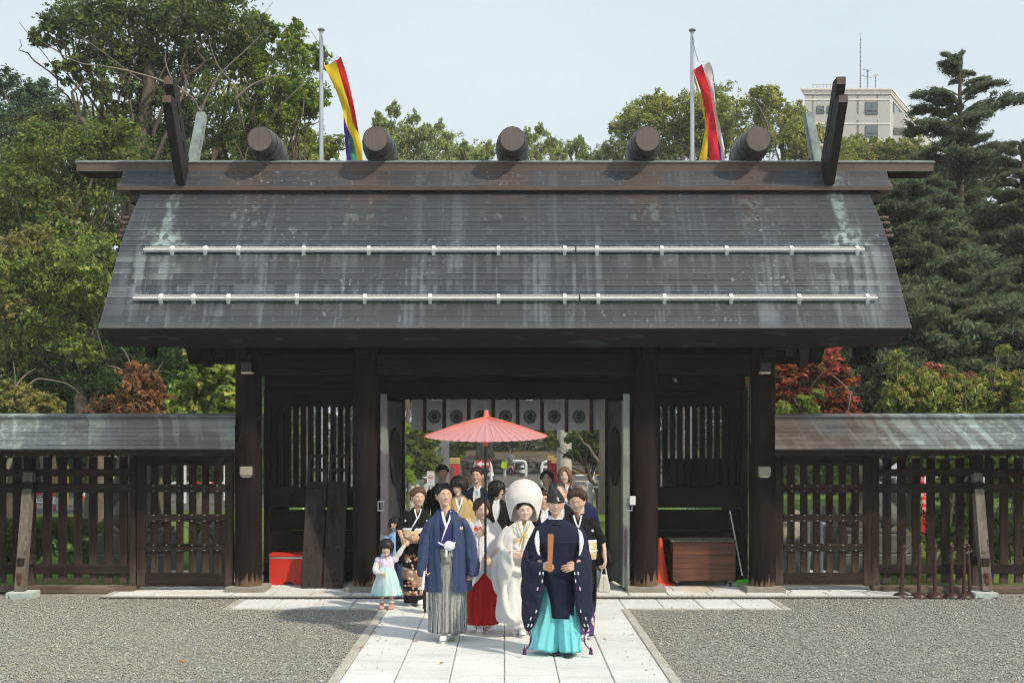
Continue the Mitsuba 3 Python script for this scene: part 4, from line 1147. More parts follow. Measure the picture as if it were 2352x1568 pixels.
# rough stone retaining wall with an old stump at the end of the road
k = thing('stone_wall', 'low wall of rough brown stones beyond the road', 'wall')
x = -12.0
while x < 12:
    z = -0.03
    for r_ in range(3):
        w_ = RND.uniform(0.5, 0.9)
        c = np.array((x + RND.uniform(-0.1, 0.1), 71 + 0.1 * r_, 0.15 + 0.27 * r_ + RND.uniform(-0.06, 0.06)))
        m = ball((0, 0, 0), 1, 1)
        v = np.asarray(m.vertices) * np.array((w_ * 0.6, 0.35, 0.2)) * (1 + 0.9 * (meshkit.noise(np.asarray(m.vertices) * 1.7 + RND.uniform(0, 50)) - 0.5)[:, None]) + c
        put(f'{k}__stone', tm(v, m.faces), 'wall_rock')
    x += 0.72
put(f'{k}__bank', prism([(71.1, -0.2), (71.1, 0.8), (74, 1.15), (82, 1.35), (82, -0.2)], 'x', -30, 30), 'earth')
m = ball((0, 0, 0), 1, 4)
v = np.asarray(m.vertices)
v = v * np.array((0.45, 0.45, 1.25)) * (1 + 0.7 * (meshkit.fbm(v * np.array((2.2, 2.2, 1.2)) + 9, 4) - 0.5))[:, None]
v[:, :2] *= (1 + 0.9 * np.clip(-v[:, 2:3] - 0.1, 0, 1))
p = P(1111, 1058, 70)
one('tree_stump', 'gnarled brown old trunk on the bank behind the arrow board', 'trunk', tm(v + [p[0], 71.8, 1.6], m.faces), 'bark', smooth=True)

# low stone fence posts with white rails on either side of the path
def bollard(u, v0_, v1_, y, lab):
    x = u2x(u, y)
    z = CAMH - (v0_ - V0) * y / FX
    k = thing('stone_post', lab, 'post', 'short stone posts beside the path')
    r = 0.075 * y / 40 * 1.15
    put(f'{k}__shaft', lathe([(r * 1.12, -0.05), (r * 1.05, z * 0.55), (r * 0.92, z * 0.72), (r * 0.78, z * 0.76)], 18, (x, y, 0)), 'pale_stone', smooth=35)
    put(f'{k}__head', lathe([(r * 0.78, z * 0.765), (r * 1.0, z * 0.80), (r * 1.03, z * 0.90), (r * 0.85, z * 0.97), (r * 0.35, z)], 18, (x, y, 0)), 'pale_stone', smooth=35)


for u, v0_, y, lab in ((946.5, 1111.5, 36, 'leftmost short pale stone post seen left of the path through the gate'), (958.5, 1112.5, 36.5, 'second pale stone post from the left through the gate'), (968, 1102, 41, 'stone post furthest back left of the path'), (977.5, 1111.5, 36, 'stone post just left of the dog sign'),
                       (1348, 1103.5, 38.5, 'stone post right of the path, left one of the near pair'), (1356, 1109, 35.5, 'stone post right of the path beside the tree trunk'), (1360, 1078, 48, 'far stone post with yellow rope right of the path')):
    bollard(u, v0_, 0, y, lab)
for pts, r, lab in (([(925, 1125.5, 36), (946, 1125.5, 36)], 0.03, 'white pipe rail between the left stone posts'), ([(962, 1096, 46), (985, 1096.5, 46)], 0.035, 'white pipe rail far back left of the torii column'), ([(1322, 1092, 48), (1358, 1091.5, 48)], 0.045, 'white pipe rail by the far right stone post'),
                    ([(1322, 1105.5, 38.5), (1372, 1106.5, 38.5)], 0.022, 'white pipe rail between the right stone posts'), ([(1358, 1118, 35.5), (1377, 1118.5, 35.5)], 0.03, 'white pipe rail from the right stone post to the trunk')):
    one('pipe_rail', lab, 'rail', tube([P(*q) for q in pts], r, 8), 'white_paint', smooth=True)
one('rope', 'yellow rope slung from the torii to the right tree trunk', 'rope', tube(smooth_path([P(1321, 1083, 44), P(1340, 1089, 46), P(1358, 1091, 47.8), P(1376, 1091, 42), P(1392, 1093, 36)], 20), 0.025, 6), 'yellow_paint', smooth=True)

y = 30.0
k = thing('notice_sign', 'white notice with a no dogs symbol on a post left of the path', 'sign')
a, b = P(980.5, 1082, y), P(997.5, 1116, y)
put(f'{k}__board', box(a[0], b[0], y - 0.012, y + 0.012, b[2], a[2], 0.004), 'white_paint')
put(f'{k}__post', tube([((a[0] + b[0]) / 2, y + 0.02, -0.05), ((a[0] + b[0]) / 2, y + 0.02, a[2] - 0.05)], 0.018, 8), 'white_paint')
cx_, cz_ = (a[0] + b[0]) / 2, P(0, 1097.5, y)[2]
R_ = 0.072
ring = Point(0, 0).buffer(R_, 24).difference(Point(0, 0).buffer(R_ * 0.83, 24)).union(Polygon([(-R_ * 0.66, R_ * 0.52), (-R_ * 0.52, R_ * 0.66), (R_ * 0.66, -R_ * 0.52), (R_ * 0.52, -R_ * 0.66)]))
put(f'{k}__ban_ring', shape_xz(affinity.translate(ring, cx_, cz_), y - 0.018, y - 0.0155), 'sign_red')
dog = unary_union([Polygon([(-0.035, -0.004), (0.022, 0.002), (0.03, 0.022), (-0.03, 0.022)]), Polygon([(0.018, 0.01), (0.03, 0.036), (0.048, 0.034), (0.05, 0.024), (0.034, 0.016)]), Polygon([(-0.034, 0), (-0.042, -0.03), (-0.034, -0.03), (-0.024, 0)]), Polygon([(0.012, 0), (0.018, -0.03), (0.026, -0.03), (0.024, 0.004)]), Polygon([(-0.03, 0.02), (-0.05, 0.036), (-0.046, 0.04), (-0.024, 0.024)])])
put(f'{k}__dog_symbol', shape_xz(affinity.translate(dog, cx_, cz_), y - 0.0152, y - 0.013), 'black_plastic')
rows = [(1084.5, 'sign_red', 0.8), (1087.5, 'sign_red', 0.66), (1107.5, 'sign_blue', 0.8), (1109.5, 'sign_blue', 0.7), (1113.5, 'black_plastic', 0.72)]
for v_, mt, w in rows:
    z = P(0, v_, y)[2]
    wd = (b[0] - a[0]) * w / 2
    ms, x = [], cx_ - wd
    while x < cx_ + wd:
        q = RND.uniform(0.008, 0.013)
        ms.append(box(x, x + q, y - 0.0155, y - 0.0125, z - 0.007, z + 0.007))
        x += q + 0.004
    put(f'{k}__text_line', cat(ms), mt)

# stone guardian dogs on pedestals behind both fences
def guardian(name, lab, cx, y, face):
    k = thing(name, lab, 'statue')
    x = cx
    B = lambda *a: box(*a, 0.02)
    put(f'{k}__pedestal', B(x - 0.62, x + 0.62, y - 0.5, y + 0.6, 0.0, 0.33), 'statue_stone')
    put(f'{k}__pedestal', B(x - 0.55, x + 0.55, y - 0.42, y + 0.55, 0.332, 0.66), 'statue_stone')
    put(f'{k}__pedestal', B(x - 0.50, x + 0.50, y - 0.38, y + 0.5, 0.662, 0.74), 'statue_stone')
    S = lambda p, r: (np.array(p, float), r)
    f = face
    bones = [(S((-0.22, 0, 0.18), 0.20), S((0.05, 0, 0.50), 0.21)), (S((0.05, 0, 0.50), 0.21), S((0.16, 0, 0.80), 0.19)), (S((0.16, 0, 0.80), 0.20), S((0.20, 0, 1.02), 0.20)), (S((0.2, 0, 1.02), 0.2), S((0.36, 0, 0.98), 0.12)), (S((0.34, 0, 0.94), 0.10), S((0.38, 0, 0.90), 0.07)),
             (S((0.13, -0.13, 0.62), 0.10), S((0.24, -0.14, 0.3), 0.075)), (S((0.24, -0.14, 0.3), 0.075), S((0.26, -0.14, 0.06), 0.07)), (S((0.26, -0.14, 0.06), 0.07), S((0.34, -0.14, 0.05), 0.06)),
             (S((0.13, 0.13, 0.62), 0.10), S((0.24, 0.14, 0.3), 0.075)), (S((0.24, 0.14, 0.3), 0.075), S((0.26, 0.14, 0.06), 0.07)), (S((0.26, 0.14, 0.06), 0.07), S((0.34, 0.14, 0.05), 0.06)),
             (S((-0.2, -0.18, 0.17), 0.16), S((0.02, -0.2, 0.22), 0.10)), (S((0.02, -0.2, 0.22), 0.10), S((-0.02, -0.2, 0.06), 0.07)), (S((-0.02, -0.2, 0.06), 0.07), S((0.10, -0.2, 0.05), 0.06)),
             (S((-0.2, 0.18, 0.17), 0.16), S((0.02, 0.2, 0.22), 0.10)), (S((0.02, 0.2, 0.22), 0.10), S((-0.02, 0.2, 0.06), 0.07)),
             (S((-0.35, 0, 0.2), 0.09), S((-0.40, 0, 0.5), 0.13)), (S((-0.40, 0, 0.5), 0.13), S((-0.34, 0, 0.72), 0.05)), (S((0.12, -0.15, 1.14), 0.06), S((0.03, -0.19, 1.05), 0.04)), (S((0.12, 0.15, 1.14), 0.06), S((0.03, 0.19, 1.05), 0.04))]
    for q in range(16):
        a = q * 2.4
        bones.append((S((0.06 + 0.15 * math.cos(a), 0.18 * math.sin(a), 0.70 + 0.025 * q), 0.065), S((0.03 + 0.18 * math.cos(a), 0.20 * math.sin(a), 0.65 + 0.025 * q), 0.05)))
    m = limbs(bones, 0.05, 6)
    v = np.asarray(m.vertices) * np.array((f, 1, 1)) * 1.1
    fa = np.asarray(m.faces)[:, ::-1] if f < 0 else m.faces
    put(f'{k}__dog', tm(v + [x, y, 0.74], fa), 'statue_stone', smooth=True)


def limbs(bones, step=0.02, it=8, seg=14):
    """One smooth continuous surface from bones, each ((p, r), (p, r))."""
    total = None
    ms = []
    for (p, r), (q, s) in bones:
        a = m3.Manifold.sphere(r, seg).translate(list(map(float, p)))
        b = m3.Manifold.sphere(s, seg).translate(list(map(float, q)))
        ms.append(m3.Manifold.batch_hull([a, b]))
    total = m3.Manifold.batch_boolean(ms, m3.OpType.Add)
    m = man(total.refine_to_length(step))
    if it:
        trimesh.smoothing.filter_taubin(m, 0.5, 0.53, it)
    return m


guardian('guardian_statue', 'weathered grey stone guardian dog on a pedestal behind the left fence', u2x(316, 20), 20.0, 1)
guardian('guardian_statue', 'weathered grey stone guardian dog on a pedestal behind the right fence', u2x(2003, 20), 20.0, -1)


def boulder(x, y, z, sx, sy, sz, lab, seed, mt='rock', rough_=0.7):
    m = ball((0, 0, 0), 1, 4)
    v = np.asarray(m.vertices)
    d = 1 + rough_ * (meshkit.fbm(v * 1.6 + seed, 5) - 0.5)
    v = v * d[:, None] * np.array((sx, sy, sz))
    one('boulder', lab, 'rock', tm(v + [x, y, z], m.faces), mt, smooth=40)


boulder(u2x(1812, 19.4), 19.4, 0.35, 0.33, 0.3, 0.55, 'buff and grey boulder behind the right lattice door, nearest the gate', 3)
boulder(u2x(1902, 20.4), 20.6, 0.45, 0.42, 0.35, 0.72, 'tall pale boulder behind the right lattice door beside the statue', 11)
boulder(u2x(1848, 21), 21.6, 0.3, 0.5, 0.3, 0.55, 'low boulder between the two others behind the right lattice door', 23)
boulder(u2x(500, 19.6), 19.6, 0.25, 0.36, 0.3, 0.62, 'dark grey boulder behind the left lattice door', 31, 'statue_stone')
k = thing('display_stand', 'white framed metal stand behind the right lattice door', 'stand')
y = 18.9
for u in (1858, 1888):
    put(f'{k}__post', box(u2x(u, y) - 0.02, u2x(u, y) + 0.02, y, y + 0.03, 0.0, 0.98, 0.004), 'white_paint')
put(f'{k}__panel', box(u2x(1860.5, y), u2x(1868, y), y + 0.005, y + 0.02, 0.55, 0.95), 'lamp_beige')
put(f'{k}__cross_brace', strip(P(1852, 1228, y + 0.05), P(1872, 1207, y + 0.05), 0.025, 0.02), 'verdigris')
put(f'{k}__shelf', box(u2x(1882, y), u2x(1900, y), y - 0.1, y + 0.2, 0.86, 0.885), 'white_paint')
k = thing('handrail', 'dark metal step handrail with white cap behind the left lattice door', 'handrail')
y = 18.8
put(f'{k}__rail', tube([P(436, 1335, y), P(436, 1203, y), P(438, 1199, y), P(468, 1206, y), P(492, 1243, y), P(492, 1330, y)], 0.018, 8), 'iron', smooth=40)
put(f'{k}__cap', tube([P(434, 1216, y), P(434, 1206, y), P(438, 1203, y)], 0.022, 8), 'white_paint', smooth=True)
k = thing('banner', 'narrow red banner with white marks on a pole behind the right fence', 'banner')
y = 25.0
a_, b_ = P(2112, 1044, y), P(2126, 1228, y)
put(f'{k}__pole', tube([(b_[0] + 0.02, y, -0.03), (b_[0] + 0.02, y, 2.6)], 0.015, 6), 'white_metal')
rows = [[(a_[0] + 0.03 + 0.07 * w + 0.02 * math.sin(z * 3), y + 0.02 * math.sin(z * 5 + w), z) for w in np.linspace(0, 1.3, 5)] for z in np.linspace(a_[2] + 0.3, b_[2], 24)]
put(f'{k}__cloth', loft(rows, False, False), 'streamer_red', smooth=True)
put(f'{k}__mark', cat([mv(glyph(g, a_[0] + 0.02, a_[2] - 0.25 - 0.16 * i, 0.10, y - 0.045), (0.02 * math.sin((a_[2] - 0.2 - 0.16 * i) * 3), 0, 0)) for i, g in enumerate(('dai', 'hei', 'nen', 'sei', 'ki', 'hon', 'nen2', 'ju'))]), 'white_paint')

# barriers and posts of the forecourt behind the left fence
def banded_hoop(lab, u0_, u1_, v0_, v1_, y, cols, r=0.035, low=True):
    k = thing('barrier_rail', lab, 'barrier')
    a, b, c, d = P(u0_, v1_, y), P(u0_, v0_, y), P(u1_, v0_, y), P(u1_, v1_, y)
    a[2] = d[2] = -0.02
    q = 0.16
    pts = np.array([a, b - [0, 0, q], b + [0.045, 0, -0.045], b + [q, 0, 0], c - [q, 0, 0], c + [-0.045, 0, -0.045], c - [0, 0, q], d])
    s_ = np.r_[0, np.cumsum(np.linalg.norm(np.diff(pts, axis=0), axis=1))]
    n_ = len(cols)
    for i in range(n_):
        t = np.unique(np.r_[s_[-1] * i / n_, s_[(s_ > s_[-1] * i / n_) & (s_ < s_[-1] * (i + 1) / n_)], s_[-1] * (i + 1) / n_])
        seg = np.stack([np.interp(t, s_, pts[:, j]) for j in range(3)], 1)
        put(f'{k}__{"band" if cols[i] != "w" else "tube"}', tube(seg, r, 10), {'r': 'red_paint', 'w': 'white_paint', 'y': 'yellow_paint'}[cols[i]], smooth=40)
    if low:
        put(f'{k}__low_rail', tube([(a[0], y, b[2] * 0.45), (d[0], y, b[2] * 0.45)], r * 0.7, 8), 'white_metal')


banded_hoop('red and white banded hoop barrier behind the left fence', 82, 125, 1131, 1170, 36.0, 'rwrwrwr')
banded_hoop('red and white banded hoop barrier at the far left edge', -40, 20, 1132, 1158, 39.0, 'rwrwrr')
banded_hoop('white hoop barrier with red foot further right behind the left fence', 192, 251, 1126, 1146, 42.0, 'rwwwwwwr')
banded_hoop('yellow hoop rail behind the left fence', 115, 262, 1091, 1150, 41.0, 'yyyyyyy', 0.045, False)
banded_hoop('red and white banded rail behind the left lattice door', 390, 545, 1108.5, 1142, 43.0, 'wrwrwrwrwrwr', 0.035, False)
k = thing('yellow_post', 'stout yellow post behind the left fence', 'post')
y = 38.0
put(f'{k}__post', tube([(u2x(155, y), y, -0.02), (u2x(155, y), y, P(0, 1071, y)[2])], 0.04, 12), 'yellow_paint', smooth=40)
put(f'{k}__cap', ball((u2x(155, y), y, P(0, 1071, y)[2]), 0.042, 2), 'yellow_paint', smooth=True)
k = thing('white_post', 'square white post with small sign plate behind the left fence', 'post')
y = 39.0
put(f'{k}__post', box(u2x(250.5, y), u2x(256, y), y, y + 0.08, -0.02, P(0, 1042, y)[2], 0.006), 'white_paint')
put(f'{k}__plate', box(u2x(256, y), u2x(272, y), y + 0.01, y + 0.03, P(0, 1049, y)[2], P(0, 1042, y)[2]), 'white_paint')
put(f'{k}__red_tip', box(u2x(272, y), u2x(277, y), y + 0.01, y + 0.03, P(0, 1049, y)[2], P(0, 1045, y)[2]), 'red_paint')
for u, v0_, v1_, w, y, lab in ((424.5, 1035, 1146, 5.4, 40.0, 'plain white post seen through the left lattice door'), (516, 1030, 1135, 5.2, 42.0, 'white post seen through the right edge of the left lattice door'), (1574, 800, 1180, 3.2, 30.0, 'slim white post seen through the right lattice window'), (696, 800, 1190, 3.0, 31.0, 'slim white post seen through the left lattice window')):
    one('white_post', lab, 'post', box(u2x(u - w / 2, y), u2x(u + w / 2, y), y, y + 0.07, -0.02, P(0, v0_, y)[2], 0.008), 'white_paint')
k = thing('warning_plate', 'small yellow plate with dark marks at the left edge behind the fence', 'sign')
y = 36.0
put(f'{k}__plate', box(u2x(43, y), u2x(57, y), y, y + 0.02, P(0, 1103, y)[2], P(0, 1091, y)[2], 0.004), 'yellow_paint')
put(f'{k}__post', box(u2x(49, y), u2x(51.5, y), y + 0.022, y + 0.05, -0.02, P(0, 1093, y)[2]), 'white_metal')
put(f'{k}__mark', cat([glyph('hon', u2x(44.5, y), P(0, 1100, y)[2], 0.06, y - 0.004), glyph('nen', u2x(51, y), P(0, 1100, y)[2], 0.06, y - 0.004)]), 'black_plastic')
# a parked car beyond the right fence
y = 42.0
x0 = u2x(2012, y)
k = thing('parked_car', 'white car parked far behind the right fence', 'car')
prof = [(0, 0.35), (0.05, 0.85), (0.9, 1.0), (1.6, 1.5), (3.2, 1.52), (4.0, 1.02), (4.3, 0.95), (4.35, 0.35)]
put(f'{k}__body', prism([(x0 + a, b) for a, b in prof], 'y', y, y + 1.7), 'white_paint')
put(f'{k}__window', prism([(x0 + a, b) for a, b in ((1.1, 1.03), (1.68, 1.44), (2.35, 1.46), (2.35, 1.03))], 'y', y - 0.006, y - 0.001), 'window_glass')
put(f'{k}__window', prism([(x0 + a, b) for a, b in ((2.45, 1.03), (2.45, 1.46), (3.12, 1.46), (3.72, 1.03))], 'y', y - 0.006, y - 0.001), 'window_glass')
for a in (0.85, 3.5):
    w = put(f'{k}__wheel', tube([(x0 + a, y - 0.03, 0.31), (x0 + a, y + 0.2, 0.31)], 0.32, 20), 'black_plastic', smooth=40)
    put(f'{w}__hub', tube([(x0 + a, y - 0.045, 0.31), (x0 + a, y - 0.031, 0.31)], 0.18, 16), 'steel', smooth=40)

# ------------------------------------------------------------------ apartment block on the hill
YB = 150.0
k = thing('apartment_block', 'beige apartment block with white cornices above the trees on the right', 'building')
A, Bc = P(1848, 0, YB)[0], P(2044, 0, YB)[0]
ZT, ZB = P(0, 205, YB)[2], 20.0
Zr = lambda v_: P(0, v_, YB)[2]
depth, skew = 26.0, 15.0                                   # the side runs back to the right
def bp(x, y):                                             # a point of the plan: along the front, into the depth
    return x + (skew / depth) * y, YB + y
def block(x0, x1, y0, y1, z0, z1):
    return hull([(*bp(x, y), z) for x in (x0, x1) for y in (y0, y1) for z in (z0, z1)])
put(f'{k}__wall', block(A, Bc, 0, depth, ZB, Zr(212)), 'flat_wall')
put(f'{k}__base_wall', block(A - 0.05, Bc + 0.05, -0.05, depth, ZB, Zr(338)), 'brick_red')
for v0_, v1_, o in ((205, 209, 0.45), (209.5, 213, 0.3), (213.5, 217, 0.2), (325, 329, 0.25), (329.5, 336, 0.12)):
    put(f'{k}__cornice', block(A - o, Bc + o, -o, depth + o, Zr(v1_), Zr(v0_)), 'flat_white')
for u0_, u1_ in ((1866, 1868.5), (1968, 1972.5), (2014, 2016.5), (1992 - 65, 1930)):
    for v0_, v1_ in ((220, 262), (276, 322)):
        put(f'{k}__recess', block(P(u0_, 0, YB)[0], P(u1_, 0, YB)[0], -0.03, -0.005, Zr(v1_), Zr(v0_)), 'flat_grey')
for u0_, u1_ in ((1876, 1893), (1900, 1908), (1930, 1934), (1988, 2016)):
    for j, (v0_, v1_) in enumerate(((235, 264), (289, 316))):
        if u0_ < 1980:
            v0_, v1_ = v0_ + 9, v1_ - 2
        x0, x1 = P(u0_, 0, YB)[0], P(u1_, 0, YB)[0]
        w = put(f'{k}__window', block(x0, x1, -0.10, -0.006, Zr(v1_), Zr(v0_)), 'iron')
        mx = (x0 + x1) / 2
        for p0, p1 in ((x0 + 0.07, mx - 0.03), (mx + 0.03, x1 - 0.07)):
            put(f'{w}__pane', block(p0, p1, -0.13, -0.101, Zr(v1_) + 0.09, Zr(v0_) - 0.08), 'window_glass')
        put(f'{w}__sill_rail', block(x0, x1, -0.22, -0.18, Zr(v1_) + 0.42, Zr(v1_) + 0.5), 'iron')
for v0_, v1_ in ((228, 231), (283, 286)):
    put(f'{k}__band', block(A, Bc, -0.08, -0.006, Zr(v1_), Zr(v0_)), 'flat_white')
for j, (v0_, v1_, vs) in enumerate(((252, 283, 226), (305, 330, 292))):
    y0, y1 = 1.5, depth + 1.5
    put(f'{k}__balcony', block(Bc + 0.01, Bc + 1.5, y0, y1, Zr(v1_) - 0.2, Zr(v0_)), 'flat_wall')
    put(f'{k}__balcony_opening', block(Bc + 0.005, Bc + 0.05, y0, y1 - 6, Zr(v0_), Zr(vs)), 'iron')
    put(f'{k}__balcony_rail', block(Bc + 1.42, Bc + 1.5, y0, y1, Zr(v0_) + 0.25, Zr(v0_) + 0.4), 'iron')
    for q in range(6):
        put(f'{k}__balcony_window', block(Bc + 0.051, Bc + 0.08, y0 + 0.4 + 3.4 * q, y0 + 2.8 + 3.4 * q, Zr(v0_) + 0.0, Zr(vs) - 0.25), 'window_glass')
put(f'{k}__mast', tube([P(1976, 205, YB + 4), P(1976, 100, YB + 4), P(1976, 76, YB + 4)], [0.07, 0.05, 0.02], 6), 'cable_grey')
put(f'{k}__aerial', cat([tube([P(1993, 205, YB + 4), P(1993, 160, YB + 4)], 0.06, 5), tube([P(1983, 160, YB + 4), P(1997, 163, YB + 4)], 0.04, 5), tube([P(1980, 174, YB + 4), P(2002, 179, YB + 4)], 0.04, 5), tube([P(1989, 166, YB + 4), P(1996, 164, YB + 4)], 0.04, 5)]), 'cable_grey')
put(f'{k}__dish', lathe([(0.05, 0.0), (0.45, 0.12), (0.47, 0.13), (0.05, 0.03)], 16, P(2012, 176, YB + 4)), 'flat_white', smooth=30)
put(f'{k}__dish_mast', tube([P(2011, 205, YB + 4), P(2011, 170, YB + 4)], 0.05, 5), 'cable_grey')
put(f'{k}__roof_house', block(P(1935, 0, YB)[0], P(2020, 0, YB)[0], 3, 9, ZT - 0.2, ZT + 0.9), 'flat_white')
fence_pts = [box(P(u, 0, YB)[0] - 0.03, P(u, 0, YB)[0] + 0.03, YB + 1, YB + 1.06, ZT, ZT + 0.95) for u in range(1872, 1936, 8)]
put(f'{k}__roof_rail', cat(fence_pts + [box(P(1871, 0, YB)[0], P(1937, 0, YB)[0], YB + 1, YB + 1.05, ZT + 0.85, ZT + 0.92)]), 'lamp_beige')


# ------------------------------------------------------------------ trees and shrubs
def leaves(cc, cr, d, tint, per, size, g, aspect, droop, up, flat):
    """Leaf-sized faces scattered round the clump centres cc (spread cr)."""
    k = np.repeat(np.arange(len(cc)), per)
    N = len(k)
    p = cc[k] + np.clip(g.normal(size=(N, 3)), -2.3, 2.3) * (cr[k] * 0.6)[:, None] * np.array([1, 1, flat])
    nrm = g.normal(size=(N, 3)) + np.array([0, -0.25, up]) * 2 + d[k] * 0.6
    nrm /= np.linalg.norm(nrm, axis=1, keepdims=True)
    t = np.cross(nrm, g.normal(size=(N, 3)))
    t[:, 2] -= droop
    t -= nrm * (t * nrm).sum(1, keepdims=True)
    t /= np.linalg.norm(t, axis=1, keepdims=True)
    b = np.cross(nrm, t)
    s = size * g.uniform(0.6, 1.35, (N, 1))
    v = np.stack([p - t * s, p + b * s / aspect + nrm * s * 0.12, p + t * s, p - b * s / aspect + nrm * s * 0.12], 1)
    f = np.array([[0, 1, 2], [0, 2, 3]])[None] + (np.arange(N) * 4)[:, None, None]
    col = tint[k] * g.uniform(0.78, 1.22, (N, 1))
    return tm(v.reshape(-1, 3), f.reshape(-1, 3)), np.repeat(col, 4, 0).clip(0.005, 0.9)


def foliage(blobs, n_leaves, size, pal, seed, squash=1.0, clump=0.22, per=26, aspect=1.9, droop=0.25, shell=0.55, up=0.35):
    g = np.random.default_rng(seed)
    c = np.array([b[0] for b in blobs])
    r = np.array([b[1] for b in blobs])
    w = r ** 2.0
    pal = np.array(pal) * 1.45
    nc = max(1, n_leaves // per)
    bi = g.choice(len(r), nc, p=w / w.sum())
    d = g.normal(size=(nc, 3))
    d /= np.linalg.norm(d, axis=1, keepdims=True)
    rad = np.where(g.random(nc) < shell, g.uniform(0.75, 1.05, nc), g.random(nc) ** (1 / 3) * 0.9)
    cc = c[bi] + d * (rad * r[bi])[:, None] * np.array([1, 1, squash])
    cr = clump * r[bi] * g.uniform(0.6, 1.3, nc)
    tint = pal[g.integers(0, len(pal), nc)] * g.uniform(0.75, 1.25, (nc, 1))
    return leaves(cc, cr, d, tint, per, size, g, aspect, droop, up, 0.6 * squash + 0.15)


RELS = (0.034, 0.048, 0.068, 0.097, 0.14, 0.20)
made_groups = {}


def bough_group(pal, rel, variant, aspect, droop, up, dens):
    """A shapegroup: one leafy bough of unit radius with a ragged outline and gaps, shared by the trees of a kind."""
    key = (tuple(map(tuple, pal)), rel, variant, aspect, droop, up, dens)
    if key in made_groups:
        return made_groups[key]
    g = np.random.default_rng(1000 + len(made_groups))
    n = int(min(8000, max(850, 10.0 * dens / rel ** 2)))
    per = 16
    nc = max(8, n // per)
    P_ = np.array(pal) * np.array([2.3, 2.5, 2.3])
    d = g.normal(size=(nc * 3, 3))
    d /= np.linalg.norm(d, axis=1, keepdims=True)
    hole = meshkit.noise(d * 1.9 + 31 * variant + 7)
    d = d[np.argsort(-hole + g.normal(size=len(d)) * 0.10)][:nc]
    lob = 0.62 + 0.75 * meshkit.noise(d * 1.5 + 13 * variant + 3)
    cc = d * (np.where(g.random(nc) < 0.6, g.uniform(0.65, 1.12, nc), g.uniform(0.15, 0.9, nc)) * lob)[:, None]
    cr = g.uniform(0.10, 0.30, nc)
    tint = P_[g.integers(0, len(P_), nc)] * g.uniform(0.72, 1.28, (nc, 1))
    m, col = leaves(cc, cr, d, tint, per, rel, g, aspect, droop, up, 0.7)
    name = f'foliage_{len(made_groups):03d}'
    scene[name] = {'type': 'shapegroup', 'leaves': mikit.ply(m, 'leaf', color=col)}
    made_groups[key] = name
    return name


def instance(key, group, mtx):
    key = nm(key)
    scene[key] = {'type': 'instance', 'to_world': T(mtx), 'group': {'type': 'ref', 'id': group}}
    return key


def place_bough(key, c, r, pal, lf, g, squash=1.0, aspect=1.9, droop=0.25, up=0.35, dens=1.0):
    rel = min(RELS, key=lambda q: abs(math.log(q * r / lf)))
    grp = bough_group(pal, rel, int(g.integers(0, 2)), aspect, droop, up, dens)
    R = trimesh.transformations.rotation_matrix(g.uniform(0, 2 * PI), (0, 0, 1)) @ trimesh.transformations.rotation_matrix(g.uniform(-0.3, 0.3), (1, 0, 0))
    S = np.diag([r, r, r * squash * g.uniform(0.85, 1.1), 1.0])
    return instance(key, grp, trimesh.transformations.translation_matrix(c) @ S @ R)


def branch(a, b, r0, r1, seed, wob=0.06, n=9, m=7):
    g = np.random.default_rng(seed)
    a, b = np.array(a, float), np.array(b, float)
    t = np.linspace(0, 1, n)[:, None]
    L = np.linalg.norm(b - a)
    off = np.cumsum(g.normal(size=(n, 3)) * L * wob / 2, 0) * np.sin(t * PI)
    sag = np.array([0, 0, 1]) * 0.10 * L * np.sin(t * PI)
    return tube(a + (b - a) * t + off + sag, np.linspace(r0, r1, n), m, True)


def blob(u, v_, r, y, g=None, dy=0.0):
    return (P(u, v_, y + dy), r * y / FX)


